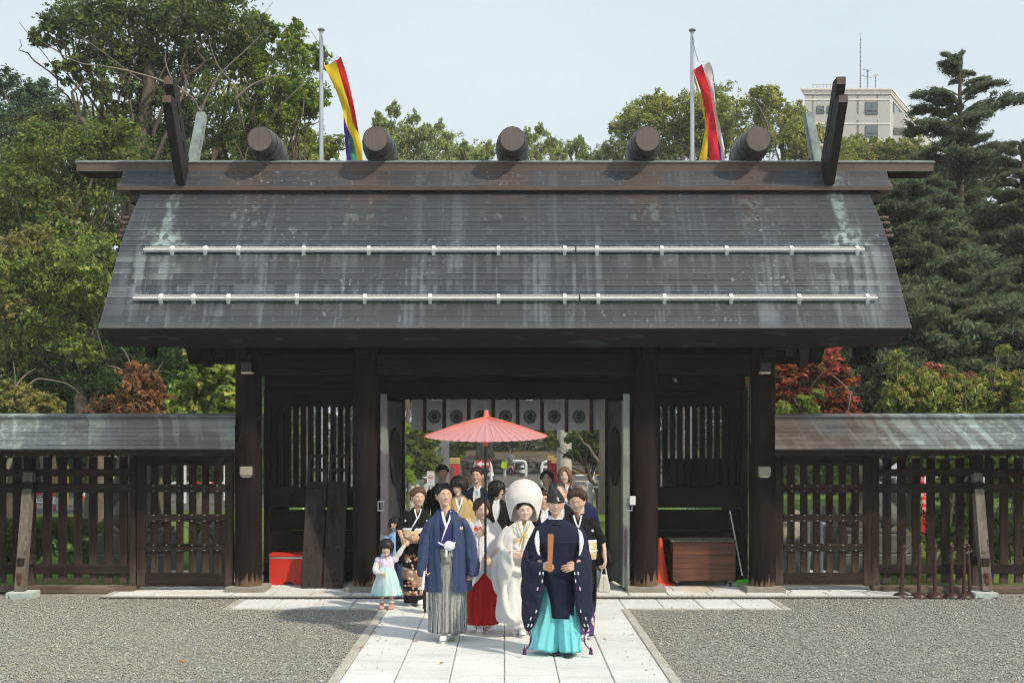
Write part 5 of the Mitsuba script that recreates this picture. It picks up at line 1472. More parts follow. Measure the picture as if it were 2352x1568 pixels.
def tree(name, lab, base, blobs_px, y, n, size, pal, seed, trunk_r=0.3, bark='bark', group=None, spread=1.0, bare=(), squash=1.0, fork=0.45, lf=None, aspect=1.9, droop=0.25, up=0.35, dens=1.0, per=0, clump=0, fill=1):
    g = np.random.default_rng(seed + 999)
    k = thing(name, lab, 'tree', group)
    R = [b[2] for b in blobs_px]
    bl = []
    for u, v_, r in blobs_px:
        dy = g.uniform(-1, 1) * max(R) * y / FX * 0.8 * spread
        yy = y + dy
        bl.append((P(u, v_, yy), r * yy / FX))
    lf = lf or size * (0.40 if y > 26 else 0.58)
    for c_, r_ in bl:
        place_bough(f'{k}__leafy_bough', c_, r_ * 1.08, pal, lf, g, squash, aspect, droop, up, dens)
        for _ in range(fill):
            place_bough(f'{k}__leafy_bough', c_ + g.normal(size=3) * r_ * np.array((0.45, 0.6, 0.4)), r_ * g.uniform(0.75, 1.0), pal, lf, g, squash, aspect, droop, up, dens)
    b0 = np.array([base, y, -0.05])
    tops = sorted([b[0] for b in bl], key=lambda p: -p[2])
    cx = np.mean([p for p in tops], 0)
    fk = b0 + (np.array([cx[0], cx[1], 0]) - np.array([b0[0], b0[1], 0])) * 0.5
    fk[2] = cx[2] * fork
    t = put(f'{k}__trunk', cat([branch(b0, fk, trunk_r, trunk_r * 0.7, seed, 0.03, 9, 12)]), bark, smooth=True)
    lim = []
    for i, p in enumerate(tops):
        st = fk + (cx - fk) * g.uniform(-0.1, 0.5) if i else fk
        lim.append(branch(st, p, trunk_r * (0.40 if i < 3 else 0.18), trunk_r * 0.04, seed + 5 * i, 0.10))
        for _ in range(2):
            q = p + g.normal(size=3) * bl[0][1] * 0.6
            lim.append(branch(p + (st - p) * g.uniform(0.2, 0.5), q, trunk_r * 0.08, trunk_r * 0.02, seed + 77 * i + _, 0.12, 7, 5))
    lim.append(branch(fk, cx, trunk_r * 0.7, trunk_r * 0.4, seed + 3, 0.04, 7, 10))
    put(f'{k}__limbs', cat(lim), bark, smooth=True, kind='stuff')
    for pts in bare:
        q = smooth_path([P(u, v_, y + dy) for u, v_, dy in pts], 16)
        put(f'{k}__bare_branch', tube(q, np.linspace(0.040, 0.008, 16) * y / 36, 7), 'pale_bark', smooth=True)
    return k


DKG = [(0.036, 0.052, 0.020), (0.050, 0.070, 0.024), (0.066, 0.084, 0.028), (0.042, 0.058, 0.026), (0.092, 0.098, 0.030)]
MDG = [(0.066, 0.088, 0.028), (0.090, 0.110, 0.030), (0.055, 0.075, 0.027), (0.118, 0.128, 0.036)]
YLG = [(0.155, 0.165, 0.040), (0.12, 0.138, 0.035), (0.19, 0.18, 0.045), (0.09, 0.11, 0.03)]
OLV = [(0.115, 0.10, 0.038), (0.15, 0.12, 0.045), (0.09, 0.085, 0.034), (0.125, 0.112, 0.04)]
PIN = [(0.036, 0.050, 0.030), (0.046, 0.062, 0.035), (0.060, 0.074, 0.040), (0.040, 0.055, 0.034), (0.072, 0.076, 0.042)]
BLG = [(0.040, 0.060, 0.044), (0.05, 0.075, 0.052), (0.06, 0.082, 0.05)]
PAL = [(0.17, 0.185, 0.07), (0.13, 0.15, 0.06), (0.20, 0.205, 0.08), (0.10, 0.125, 0.05)]
RED = [(0.19, 0.040, 0.034), (0.23, 0.052, 0.040), (0.14, 0.034, 0.028), (0.22, 0.085, 0.036), (0.11, 0.04, 0.026), (0.07, 0.06, 0.022)]
ORG = [(0.145, 0.066, 0.036), (0.18, 0.088, 0.045), (0.13, 0.055, 0.036), (0.10, 0.062, 0.034)]
LIM = [(0.115, 0.145, 0.036), (0.15, 0.178, 0.045), (0.085, 0.118, 0.032), (0.175, 0.175, 0.048)]

tree('broadleaf_tree', 'tall dark green tree with pale bare branches filling the top left of the picture', -11.5,
     [(190, 55, 62), (120, 75, 36), (88, 95, 20), (255, 60, 70), (340, 40, 80), (430, 55, 72), (515, 30, 60), (540, 90, 60), (300, 130, 72), (390, 140, 80), (470, 150, 72), (225, 125, 48), (165, 160, 38), (330, 215, 66), (420, 235, 66), (250, 215, 54), (500, 235, 60), (300, 290, 60), (400, 310, 60), (490, 320, 54), (160, 30, 40), (270, 0, 60), (400, -20, 70), (500, -30, 50), (330, 370, 50), (440, 380, 50)],
     36.0, 42000, 0.17, DKG, 1, 0.42, fill=0, bare=([(400, 200, 0), (300, 165, -2), (210, 150, -3), (90, 92, -3)], [(330, 190, 0), (250, 130, -3), (180, 80, -3.4)], [(470, 330, -2), (452, 240, -3), (400, 190, -3.5), (380, 120, -3)], [(560, 300, -2), (545, 210, -3), (500, 150, -3), (480, 90, -3)], [(450, 300, -3), (500, 180, -3.4), (560, 120, -3.6), (620, 60, -3.6)], [(540, 230, -3), (590, 190, -3), (660, 170, -3)]), per=24)
tree('broadleaf_tree', 'green tree with open crown beside the left flagpole', -8.2,
     [(590, 115, 46), (548, 150, 40), (645, 100, 38), (690, 140, 42), (620, 190, 56), (700, 205, 46), (560, 245, 48), (640, 265, 48), (733, 132, 16), (735, 235, 18), (600, 60, 26), (575, 320, 44), (700, 260, 30)], 38.0, 17000, 0.17, [(0.075, 0.11, 0.018), (0.11, 0.14, 0.022), (0.055, 0.085, 0.018), (0.15, 0.16, 0.03)], 2, 0.3, bare=([(600, 330, -1), (640, 250, -2), (690, 200, -2.2), (735, 160, -2.2)], [(690, 300, -1), (720, 285, -1.5), (745, 275, -1.5)]))
tree('yellow_green_tree', 'bright yellow green small tree behind the ridge below the left flagpole', -7.0, [(560, 335, 44), (610, 320, 32), (650, 345, 44), (720, 345, 42), (765, 335, 26), (700, 310, 20), (590, 380, 50), (720, 400, 60)], 42.0, 11000, 0.15, YLG, 3, 0.2)
tree('blue_green_tree', 'blue green far tree at the upper left edge', -17.0, [(5, 190, 40), (0, 260, 66), (55, 225, 40), (100, 215, 34), (75, 280, 56), (140, 260, 40), (30, 340, 60), (120, 330, 50)], 44.0, 16000, 0.18, BLG, 4, 0.3, squash=0.9)
tree('broadleaf_tree', 'bright green leafy tree at the left below the tall dark one', -13.0, [(60, 400, 70), (180, 350, 62), (265, 325, 48), (120, 470, 70), (230, 430, 64), (20, 520, 64), (160, 545, 60), (90, 330, 50), (300, 400, 40)], 31.0, 22000, 0.15, MDG, 5, 0.3)
tree('broadleaf_tree', 'mixed green tree close to the left verge of the roof', -10.0, [(230, 585, 56), (160, 620, 60), (260, 660, 50), (120, 690, 66), (200, 720, 56), (60, 780, 60), (150, 780, 50), (40, 620, 50)], 29.0, 20000, 0.14, MDG + YLG[:2], 6, 0.25, bare=([(330, 560, 2), (270, 500, 1), (240, 470, 0)],))
tree('olive_tree', 'olive yellow tree at the left edge beside the roof', -14.0, [(30, 640, 60), (20, 720, 64), (90, 560, 44), (60, 590, 50), (130, 490, 40), (30, 800, 60), (110, 820, 40)], 30.0, 13000, 0.14, OLV, 7, 0.22)
tree('conifer', 'dark green dense conifer low on the left behind the fence', -10.5, [(190, 820, 70), (260, 800, 60), (150, 900, 60), (240, 890, 70), (330, 850, 60), (120, 840, 50), (330, 920, 50), (420, 860, 60), (60, 900, 70), (420, 780, 60)], 30.0, 20000, 0.12, [(0.028, 0.048, 0.014), (0.04, 0.065, 0.018), (0.03, 0.05, 0.02)], 8, 0.25, squash=0.6)
k = tree('orange_tree', 'small tree with orange and coral leaves and grey bare stems above the left fence', -8.2, [(330, 880, 36), (365, 915, 36), (300, 915, 32), (250, 938, 30), (215, 950, 18), (390, 940, 28), (340, 950, 34), (280, 965, 36)], 25.0, 3600, 0.085, ORG, 9, 0.06, 'pale_bark', bare=([(305, 960, 0), (302, 880, 0), (297, 830, 0), (262, 785, 0.2)], [(300, 890, 0), (270, 845, 0), (245, 840, 0)], [(305, 960, 0), (345, 880, 0.1), (375, 830, 0.2)]), per=16, clump=0.3, droop=0.8)
tree('cherry_tree', 'yellow olive cherry with bare grey twigs at the lower left above the fence', -10.6, [(30, 910, 34), (80, 925, 34), (120, 935, 24), (20, 950, 40), (70, 960, 40), (-20, 920, 40)], 24.0, 4600, 0.11, [(0.125, 0.11, 0.038), (0.10, 0.10, 0.032), (0.155, 0.12, 0.045)], 10, 0.07, 'pale_bark', bare=([(25, 960, 0), (35, 880, 0), (30, 830, 0)], [(45, 940, 0), (90, 870, 0), (150, 880, 0), (185, 905, 0)], [(30, 900, 0), (60, 860, 0.1), (85, 845, 0.2)], [(40, 950, 0), (75, 910, 0), (135, 905, 0)]), per=16, clump=0.3, droop=0.7)
tree('magnolia', 'lime green large leaved tree between left fence and gate pillar', -6.1, [(480, 845, 34), (530, 860, 34), (440, 890, 34), (500, 905, 40), (420, 935, 28), (470, 945, 34), (545, 920, 40), (560, 850, 30), (520, 960, 40)], 23.0, 4200, 0.11, LIM, 11, 0.09, 'pale_bark', per=14, clump=0.35, droop=0.6, aspect=1.6)
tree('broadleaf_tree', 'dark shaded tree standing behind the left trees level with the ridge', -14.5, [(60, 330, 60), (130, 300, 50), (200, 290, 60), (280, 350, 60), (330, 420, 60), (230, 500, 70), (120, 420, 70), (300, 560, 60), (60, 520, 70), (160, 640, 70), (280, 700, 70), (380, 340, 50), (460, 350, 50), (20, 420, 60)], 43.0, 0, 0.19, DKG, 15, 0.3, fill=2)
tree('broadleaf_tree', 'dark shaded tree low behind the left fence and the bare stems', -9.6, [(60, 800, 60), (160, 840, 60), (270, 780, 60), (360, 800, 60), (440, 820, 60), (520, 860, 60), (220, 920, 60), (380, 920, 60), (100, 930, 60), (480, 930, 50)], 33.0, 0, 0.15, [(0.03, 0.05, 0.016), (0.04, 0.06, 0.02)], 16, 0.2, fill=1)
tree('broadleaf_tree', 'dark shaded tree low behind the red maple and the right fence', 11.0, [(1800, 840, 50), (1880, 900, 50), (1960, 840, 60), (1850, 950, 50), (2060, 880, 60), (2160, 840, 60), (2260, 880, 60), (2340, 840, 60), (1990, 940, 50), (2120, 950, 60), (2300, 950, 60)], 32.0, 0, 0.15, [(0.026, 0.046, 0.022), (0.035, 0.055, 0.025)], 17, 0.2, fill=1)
# behind the ridge, centre
for i, (blobs, lab) in enumerate((([(870, 280, 14), (872, 320, 22), (900, 255, 12), (895, 300, 20), (880, 355, 34), (920, 340, 30)], 'feathery upright tree behind the ridge left of centre, leftmost'), ([(955, 270, 11), (950, 310, 18), (985, 300, 15), (960, 345, 30), (1000, 340, 26), (940, 300, 12)], 'feathery upright tree behind the ridge left of centre, second'), ([(1010, 285, 10), (1025, 320, 18), (1040, 345, 26), (1100, 350, 20), (1125, 340, 14), (1075, 360, 20)], 'feathery upright trees just left of the middle ridge log'), ([(1215, 315, 14), (1240, 300, 10), (1230, 345, 24), (1265, 330, 16), (1280, 350, 20), (1310, 335, 12), (1340, 350, 18), (1330, 325, 10), (1380, 355, 18), (1400, 345, 8)], 'feathery pale green trees right of the middle ridge log'))):
    y = 62.0
    tree('upright_tree', lab, P(blobs[-1][0] - 20, 0, y)[0], [(u, v_ + 4, r) for u, v_, r in blobs] + [(blobs[-1][0] - 20, 410, 40)], y, 6500, 0.17, PAL, 20 + i, 0.15, per=14, clump=0.3, aspect=2.6, droop=-1.2, squash=1.5)
tree('broadleaf_tree', 'round yellow green tree left of the right flagpole', 9.0, [(1440, 300, 28), (1470, 262, 28), (1520, 250, 34), (1560, 265, 40), (1500, 300, 44), (1570, 320, 44), (1440, 345, 34), (1620, 250, 36), (1650, 265, 40), (1680, 300, 34), (1620, 320, 50), (1520, 370, 40)], 60.0, 17000, 0.19, [(0.15, 0.155, 0.045), (0.19, 0.18, 0.055), (0.115, 0.125, 0.04)], 30, 0.25, fill=2)
tree('broadleaf_tree', 'sparse yellow green tree with visible branches right of the right flagpole', 14.0, [(1725, 230, 18), (1755, 225, 22), (1785, 240, 24), (1740, 270, 34), (1800, 280, 34), (1830, 255, 20), (1850, 300, 34), (1770, 320, 44), (1880, 320, 34), (1840, 350, 40), (1710, 330, 34), (1920, 350, 26)], 58.0, 14500, 0.17, [(0.155, 0.155, 0.045), (0.20, 0.18, 0.055), (0.115, 0.125, 0.04)], 31, 0.25,  bare=([(1770, 340, 0), (1755, 270, -2), (1735, 235, -2.5), (1712, 215, -2.5)], [(1790, 340, 0), (1800, 270, -2), (1815, 240, -2.5)]))
tree('broadleaf_tree', 'low yellow green trees in front of the apartment block', 18.5, [(1930, 345, 24), (1960, 335, 22), (2000, 340, 24), (2040, 340, 22), (2080, 345, 26), (2020, 360, 30), (2110, 340, 20), (1960, 370, 40), (2060, 380, 40)], 64.0, 9000, 0.18, [(0.15, 0.15, 0.04), (0.10, 0.115, 0.03), (0.19, 0.165, 0.05)], 32, 0.2)


def needle_group(pal, variant):
    """A shapegroup: one conifer bough of unit length along x, side twigs clothed in short needle sprays."""
    key = ('needles', tuple(map(tuple, pal)), variant)
    if key in made_groups:
        return made_groups[key]
    g = np.random.default_rng(500 + len(made_groups))
    P_ = np.array(pal) * 3.1
    cc, dd, cr = [], [], []
    for q in range(26):
        t_ = g.uniform(0.18, 1.0)
        side = g.choice((-1, 1))
        L = (0.10 + 0.42 * math.sin(min(t_ * 1.15, 1) * PI * 0.82)) * g.uniform(0.4, 1.0)
        base = np.array((t_, 0, 0.14 * math.sin(t_ * PI * 0.9) - 0.10 * t_ ** 3))
        dr_ = np.array((0.62, side * 0.8, -0.05 + 0.10 * g.normal()))
        for w in np.linspace(0.15, 1, 5):
            cc.append(base + dr_ * L * w + [0, 0, -0.10 * (L * w) ** 1.2 + 0.012 * g.normal()])
            dd.append(dr_)
            cr.append(0.055 + 0.05 * g.random())
    for t_ in np.linspace(0.3, 1.02, 14):
        cc.append(np.array((t_, 0, 0.14 * math.sin(t_ * PI * 0.9) - 0.10 * t_ ** 3)))
        dd.append(np.array((1.0, 0, 0)))
        cr.append(0.06)
    cc, dd, cr = np.array(cc), np.array(dd), np.array(cr)
    tint = P_[g.integers(0, len(P_), len(cc))] * g.uniform(0.75, 1.3, (len(cc), 1))
    m, col = leaves(cc, cr, dd, tint, 20, 0.042, g, 3.2, 0.1, 0.8, 0.42)
    name = f'foliage_{len(made_groups):03d}'
    scene[name] = {'type': 'shapegroup', 'leaves': mikit.ply(m, 'leaf', color=col)}
    made_groups[key] = name
    return name


def conifer(name, lab, u, v_top, v_bot, y, width, n, pal, seed, lean=0.0, r=0.3, gap=0.42, size=0.13, arms=7, taper=0.75, sparse=0.0):
    """Tapered trunk with boughs that rise then droop; ragged lengths, thinner towards the top."""
    g = np.random.default_rng(seed)
    k = thing(name, lab, 'tree')
    top = P(u, v_top, y)
    base = np.array([top[0] - lean, y, -0.05])
    H = top[2]
    bough, count = [], 0
    z = max(1.0, P(0, v_bot, y)[2])
    while z < H - 0.2 and count < 290:
        f = (z - 1.0) / (H - 1.0)
        L0 = width * ((1 - f) ** taper) * 0.5 + 0.3
        c = base + (top - base) * (z / H)
        na = arms if g.random() > sparse * f else arms - 3
        for q in range(na):
            a = g.uniform(0, 2 * PI)
            L = L0 * g.uniform(0.45, 1.2)
            el = g.uniform(-0.22, 0.26) + 0.30 * f
            RT = trimesh.transformations
            M = RT.translation_matrix(c + [0, 0, g.normal() * 0.15]) @ RT.rotation_matrix(a, (0, 0, 1)) @ RT.rotation_matrix(-el, (0, 1, 0)) @ RT.rotation_matrix(g.uniform(-0.5, 0.5), (1, 0, 0)) @ np.diag([L, L * g.uniform(0.7, 1.0), max(L, 0.9) * 1.0, 1])
            instance(f'{k}__bough', needle_group(pal, int(g.integers(0, 4))), M)
            count += 1
            e = c + np.array([math.cos(a) * L, math.sin(a) * L, L * math.sin(el)]) * 0.85
            bough.append(branch(c, e, 0.02 + 0.05 * (1 - f), 0.010, int(g.integers(1e6)), 0.03, 5, 5))
        z += gap * (0.55 + 0.55 * (1 - f))
    instance(f'{k}__bough', needle_group(pal, 0), trimesh.transformations.translation_matrix(top - [0, 0, 0.5]) @ trimesh.transformations.rotation_matrix(-PI / 2 * 0.95, (0, 1, 0)) @ np.diag([0.75, 0.5, 0.5, 1]))
    put(f'{k}__trunk', branch(base, top, r, 0.03, seed, 0.006, 12, 10), 'bark', smooth=True)
    put(f'{k}__branches', cat(bough), 'bark', smooth=True, kind='stuff')
    return k


conifer('conifer', 'tall dark spruce with layered boughs at the upper right', 2205, 140, 900, 36.0, 7.8, 0, PIN, 41, 0.3, 0.28, 0.55, arms=6, taper=0.62, sparse=1.0)
conifer('conifer', 'dark conifer just behind the right verge of the roof', 2085, 415, 960, 30.0, 5.4, 0, PIN, 42, 0.0, 0.24, 0.42, arms=7, taper=0.55)
conifer('conifer', 'spreading dark conifer at the right edge', 2350, 345, 960, 33.0, 5.8, 0, PIN, 43, 0.0, 0.28, 0.46, arms=7, taper=0.7, sparse=0.5)
conifer('conifer', 'low bushy conifer behind the maple on the right', 2000, 690, 990, 27.0, 5.0, 0, PIN, 44, 0.0, 0.18, 0.30, arms=10, taper=0.45)
conifer('conifer', 'low bushy conifer behind the cherry on the right', 2230, 680, 990, 27.5, 5.6, 0, PIN, 45, 0.0, 0.18, 0.30, arms=10, taper=0.45)
tree('maple', 'red autumn maple right of the gate above the fence', 6.4, [(1810, 860, 40), (1870, 840, 38), (1905, 815, 22), (1920, 860, 34), (1790, 905, 36), (1860, 915, 44), (1930, 915, 36), (1820, 950, 40), (1900, 955, 40), (1945, 945, 20), (1770, 850, 40)], 24.0, 9500, 0.062, RED, 50, 0.07, 'pale_bark', fill=3, per=22, clump=0.34, droop=0.4, aspect=1.3, squash=0.7, bare=([(1850, 960, 0), (1860, 900, -0.4), (1890, 855, -0.6)], [(1850, 960, 0), (1820, 910, -0.3), (1800, 870, -0.4)]))
tree('green_sapling', 'small bright green shrub showing among the red maple leaves', 6.0, [(1850, 918, 16), (1880, 905, 12), (1810, 940, 16), (1795, 955, 18), (1870, 948, 14)], 23.4, 1100, 0.07, LIM, 51, 0.04, per=14, clump=0.4)
tree('cherry_tree', 'yellow green large leaved cherry above the right fence', 8.6, [(2065, 850, 22), (2062, 815, 12), (2075, 890, 34), (2120, 870, 24), (2060, 935, 40), (2130, 925, 44), (2200, 880, 20), (2180, 850, 10), (2195, 940, 44), (2250, 905, 34), (2290, 880, 30), (2300, 810, 12), (2340, 890, 34), (2270, 950, 44), (2340, 950, 40), (2165, 970, 40)], 22.0, 5200, 0.115, [(0.155, 0.15, 0.045), (0.115, 0.13, 0.036), (0.20, 0.165, 0.06), (0.085, 0.11, 0.03)], 52, 0.07, fill=2, lf=0.072, per=12, clump=0.42, droop=1.3, aspect=2.3, bare=([(2070, 960, 0), (2062, 880, -0.3), (2060, 815, -0.4)], [(2200, 960, 0), (2190, 890, -0.2), (2180, 848, -0.4)], [(2290, 960, 0), (2285, 860, -0.2), (2302, 800, -0.3)]))
tree('copper_shrub', 'dull copper red leaved shrub inside the right cherry', 8.9, [(2150, 860, 26), (2180, 895, 30), (2120, 905, 20), (2220, 870, 20), (2140, 935, 20)], 23.2, 1900, 0.09, [(0.19, 0.075, 0.05), (0.15, 0.06, 0.045), (0.22, 0.10, 0.06)], 53, 0.05, per=14, clump=0.4, droop=1.2)
# planting seen through the gateway and the fences
tree('shrub_tree', 'green leafy tree left of the left torii column seen through the gate', -3.5, [(945, 1005, 26), (975, 1030, 30), (940, 1050, 26), (985, 1065, 24), (950, 985, 18), (935, 1085, 18), (960, 1088, 14), (990, 1000, 20)], 38.0, 8500, 0.10, MDG, 60, 0.1)
tree('shrub_tree', 'bright fern green spray of leaves beside the left gate jamb', -2.35, [(938, 1090, 12), (948, 1105, 10), (935, 1060, 12), (936, 985, 12)], 28.0, 1100, 0.12, [(0.13, 0.19, 0.04), (0.18, 0.22, 0.05)], 61, 0.03, per=12, clump=0.5, aspect=4, droop=1.5)
tree('broadleaf_tree', 'leafy branches right of the left torii column', -3.6, [(1045, 1015, 16), (1055, 1040, 16), (1040, 1052, 10), (1060, 1008, 16), (1080, 1000, 18)], 46.0, 3800, 0.10, MDG, 62, 0.08)
tree('broadleaf_tree', 'leafy branches and pale trunk just inside the right side of the gateway', 3.0, [(1350, 1000, 24), (1320, 1010, 20), (1335, 1035, 22), (1365, 1030, 20), (1310, 1045, 12), (1385, 990, 22), (1350, 1058, 14), (1395, 1040, 16), (1260, 1000, 12), (1275, 1020, 10)], 37.0, 9000, 0.10, DKG + MDG, 63, 0.1)
k = thing('pine_tree', 'rough barked pale pine trunk right of the path through the gate', 'tree')
x = u2x(1385, 35)
put(f'{k}__trunk', branch((x, 35, -0.05), (x + 0.3, 35.2, 7.8), 0.155, 0.12, 64, 0.008, 14, 14), 'pale_bark', smooth=True)
put(f'{k}__limb', branch((x - 0.08, 35, 1.45), (x - 0.75, 34.6, 2.3), 0.045, 0.02, 65, 0.05), 'pale_bark', smooth=True)
m, col = foliage([((x + 1.0, 35.2, 8.2), 1.4), ((x + 0.6, 36.5, 7.2), 1.0), ((x + 1.9, 35.4, 7.0), 1.0)], 5000, 0.12, PIN, 66, squash=0.6, aspect=3.5)
put(f'{k}__crown', m, 'leaf', color=col)
# clipped hedges
def hedge(lab, x0, x1, y0, y1, z1, n, pal, seed):
    k = thing('hedge', lab, 'hedge')
    g = np.random.default_rng(seed)
    bl = [((g.uniform(x0, x1), g.uniform(y0, y1), g.uniform(0.1, z1 - 0.12)), 0.28) for _ in range(int((x1 - x0) * 14))]
    m, col = foliage(bl, n, 0.034, pal, seed, squash=0.75, clump=0.4, per=18, shell=0.6)
    v = np.asarray(m.vertices)
    v[:, 2] = np.where(v[:, 2] > z1, z1 - (v[:, 2] - z1) * 0.5, v[:, 2])
    put(f'{k}__leaves', tm(v, m.faces), 'leaf', color=col)
    put(f'{k}__stems', cat([branch((g.uniform(x0, x1), g.uniform(y0, y1), -0.03), (g.uniform(x0, x1), g.uniform(y0, y1), z1 * 0.8), 0.012, 0.006, int(g.integers(1e6)), 0.05, 5, 5) for _ in range(int((x1 - x0) * 8))]), 'bark', kind='stuff')


hedge('clipped green hedge behind the left fence', -9.2, -6.95, 20.2, 21.2, 0.86, 15000, [(0.07, 0.09, 0.02), (0.10, 0.12, 0.025), (0.05, 0.07, 0.02)], 70)
hedge('green hedge behind the left lattice door', -5.4, -4.95, 20.6, 21.4, 0.8, 3500, [(0.07, 0.11, 0.02), (0.10, 0.14, 0.025)], 71)
hedge('dark shrub behind the far end of the right fence', 7.7, 9.4, 20.2, 21.6, 1.5, 9000, [(0.03, 0.06, 0.02), (0.05, 0.09, 0.025)], 72)
tree('young_tree', 'young tree with drooping leaves behind the right fence slats', 7.55, [(2150, 1060, 26), (2190, 1070, 26), (2110, 1065, 16), (2230, 1050, 30), (2160, 1110, 20), (2290, 1070, 34), (2340, 1100, 34)], 20.5, 1500, 0.09, MDG, 73, 0.04, per=10, clump=0.5, droop=1.4)
# far woods that close the view; each one mass
g = np.random.default_rng(80)
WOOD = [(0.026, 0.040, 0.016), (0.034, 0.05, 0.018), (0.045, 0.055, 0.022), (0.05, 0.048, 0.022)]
labels['woodland'] = {'label': 'dark far woods beyond the road', 'kind': 'stuff'}
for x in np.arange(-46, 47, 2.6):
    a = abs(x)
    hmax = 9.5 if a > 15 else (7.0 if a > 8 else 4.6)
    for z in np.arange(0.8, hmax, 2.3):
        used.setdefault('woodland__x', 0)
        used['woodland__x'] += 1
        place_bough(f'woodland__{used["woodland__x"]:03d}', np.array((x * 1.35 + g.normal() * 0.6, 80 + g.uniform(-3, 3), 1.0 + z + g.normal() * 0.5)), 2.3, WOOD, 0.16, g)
labels['thicket'] = {'label': 'dense dark thicket behind the near trees on both sides', 'kind': 'stuff'}
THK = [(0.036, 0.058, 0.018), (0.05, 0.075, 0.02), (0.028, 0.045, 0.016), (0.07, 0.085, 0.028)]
n_ = 0
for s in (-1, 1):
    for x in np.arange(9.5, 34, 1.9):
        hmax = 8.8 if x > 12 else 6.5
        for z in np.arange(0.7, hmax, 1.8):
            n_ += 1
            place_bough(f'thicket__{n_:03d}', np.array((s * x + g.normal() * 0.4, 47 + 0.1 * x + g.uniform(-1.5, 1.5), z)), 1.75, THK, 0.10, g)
# wind-blown leaves on the far road
g = np.random.default_rng(84)
N = 400
p = np.c_[g.uniform(-4, 4, N), g.uniform(45, 68, N), np.full(N, 0.012)]
a = g.uniform(0, 2 * PI, N)
q = np.stack([p + np.c_[np.cos(a + b) * 0.06, np.sin(a + b) * 0.06, np.full(N, 0.02 * (i % 2))] for i, b in enumerate((0, PI / 2, PI, 3 * PI / 2))], 1)
put('leaf_litter', tm(q.reshape(-1, 3), (np.array([[0, 1, 2], [0, 2, 3]])[None] + (np.arange(N) * 4)[:, None, None]).reshape(-1, 3)), 'leaf', color=np.tile((0.42, 0.28, 0.10), (N * 4, 1)), kind='stuff', label='scattered dry leaves on the far road')


# ------------------------------------------------------------------ people: shared parts
for k_, c_ in dict(skin=(0.64, 0.42, 0.31), skin_tan=(0.58, 0.365, 0.26), skin_rosy=(0.68, 0.445, 0.35), skin_pale=(0.75, 0.55, 0.44)).items():
    mat(k_, (lambda a, b: proc(lambda p, n, uv: mix(a, b, fbm(p.x * 34, p.y * 34, p.z * 34, 3))))(tuple(0.88 * q for q in c_), (1.08 * c_[0], 1.04 * c_[1], 1.03 * c_[2])), 0.5, 0.35)
mat('lips', (0.50, 0.16, 0.14), 0.4, 0.4, two=True)
mat('lips_dull', (0.46, 0.22, 0.17), 0.5, 0.3, two=True)
mat('eye_white', (0.70, 0.68, 0.64), 0.3, 0.5, two=True)
mat('eye_dark', (0.022, 0.015, 0.012), 0.3, 0.5, two=True)
mat('brow', (0.06, 0.042, 0.034), 0.7, 0.2, two=True)
mat('teeth', (0.75, 0.73, 0.68), 0.3, 0.5, two=True)


def t_hair(col):
    a, b = tuple(0.55 * float(c) for c in col), tuple(1.6 * float(c) for c in col)
    return proc(lambda p, n, uv: mix(a, b, noise(p.x * 110, p.y * 110, p.z * 14)))


for k_, c_ in dict(hair_black=(0.014, 0.011, 0.010), hair_brown=(0.050, 0.026, 0.017), hair_auburn=(0.10, 0.055, 0.028), hair_light=(0.17, 0.10, 0.05), hair_grey=(0.22, 0.21, 0.20)).items():
    mat(k_, t_hair(c_), 0.48, 0.35)

for k_, c_ in dict(cloth_black=(0.010, 0.010, 0.011), cloth_navy=(0.016, 0.021, 0.040), cloth_white=(0.74, 0.73, 0.73), silk_white=(0.78, 0.77, 0.745), under_white=(0.78, 0.78, 0.80), haori_blue=(0.043, 0.064, 0.135), kimono_indigo=(0.030, 0.038, 0.14),
                   robe_navy=(0.010, 0.013, 0.034), robe_gauze=(0.016, 0.020, 0.043), hakama_red=(0.50, 0.016, 0.014), hakama_aqua=(0.19, 0.62, 0.66), kimono_olive=(0.48, 0.36, 0.16), miko_white=(0.76, 0.77, 0.80), tie_blue=(0.30, 0.42, 0.50),
                   ribbon_red=(0.72, 0.08, 0.04), cord_gold=(0.72, 0.42, 0.06), cord_purple=(0.11, 0.02, 0.10), shirt_blue=(0.28, 0.45, 0.72), lilac=(0.72, 0.66, 0.80), denim=(0.04, 0.06, 0.13), grey_knit=(0.20, 0.21, 0.23), lavender_shirt=(0.50, 0.48, 0.62), blue_shirt_dark=(0.12, 0.16, 0.30)).items():
    cloth(k_, c_)
mat('lacquer_black', (0.012, 0.012, 0.014), 0.25, 0.6)
mat('hat_black', proc(lambda p, n, uv: mix((0.010, 0.010, 0.012), (0.024, 0.024, 0.028), noise(p.x * 40, p.y * 40, p.z * 20))), 0.35, 0.5)
mat('leather_black', (0.012, 0.012, 0.013), 0.3, 0.5)
mat('gold_thread', proc(lambda p, n, uv: mix((0.55, 0.36, 0.12), (0.74, 0.66, 0.48), noise(p.x * 45, p.y * 45, p.z * 45))), 0.45, 0.5, two=True)
mat('bag_white', (0.62, 0.60, 0.54), 0.35, 0.5)
mat('paddle_wood', proc(lambda p, n, uv: mix((0.33, 0.135, 0.05), (0.46, 0.20, 0.075), noise(p.x * 120, 2.0, p.z * 6))), 0.4, 0.4)
cloth('hakama_stripe', proc(lambda p, n, uv: mix((0.60, 0.60, 0.58), (0.012, 0.012, 0.014), smoothstep(0.40, 0.52, dr.abs(uv.x * 96 - dr.floor(uv.x * 96) - 0.5) * 2))))
cloth('mint_dress', proc(lambda p, n, uv: mix((0.50, 0.76, 0.74), (0.74, 0.68, 0.76), smoothstep(0.45, 0.7, noise(p.x * 7, p.y * 7, p.z * 2)))))


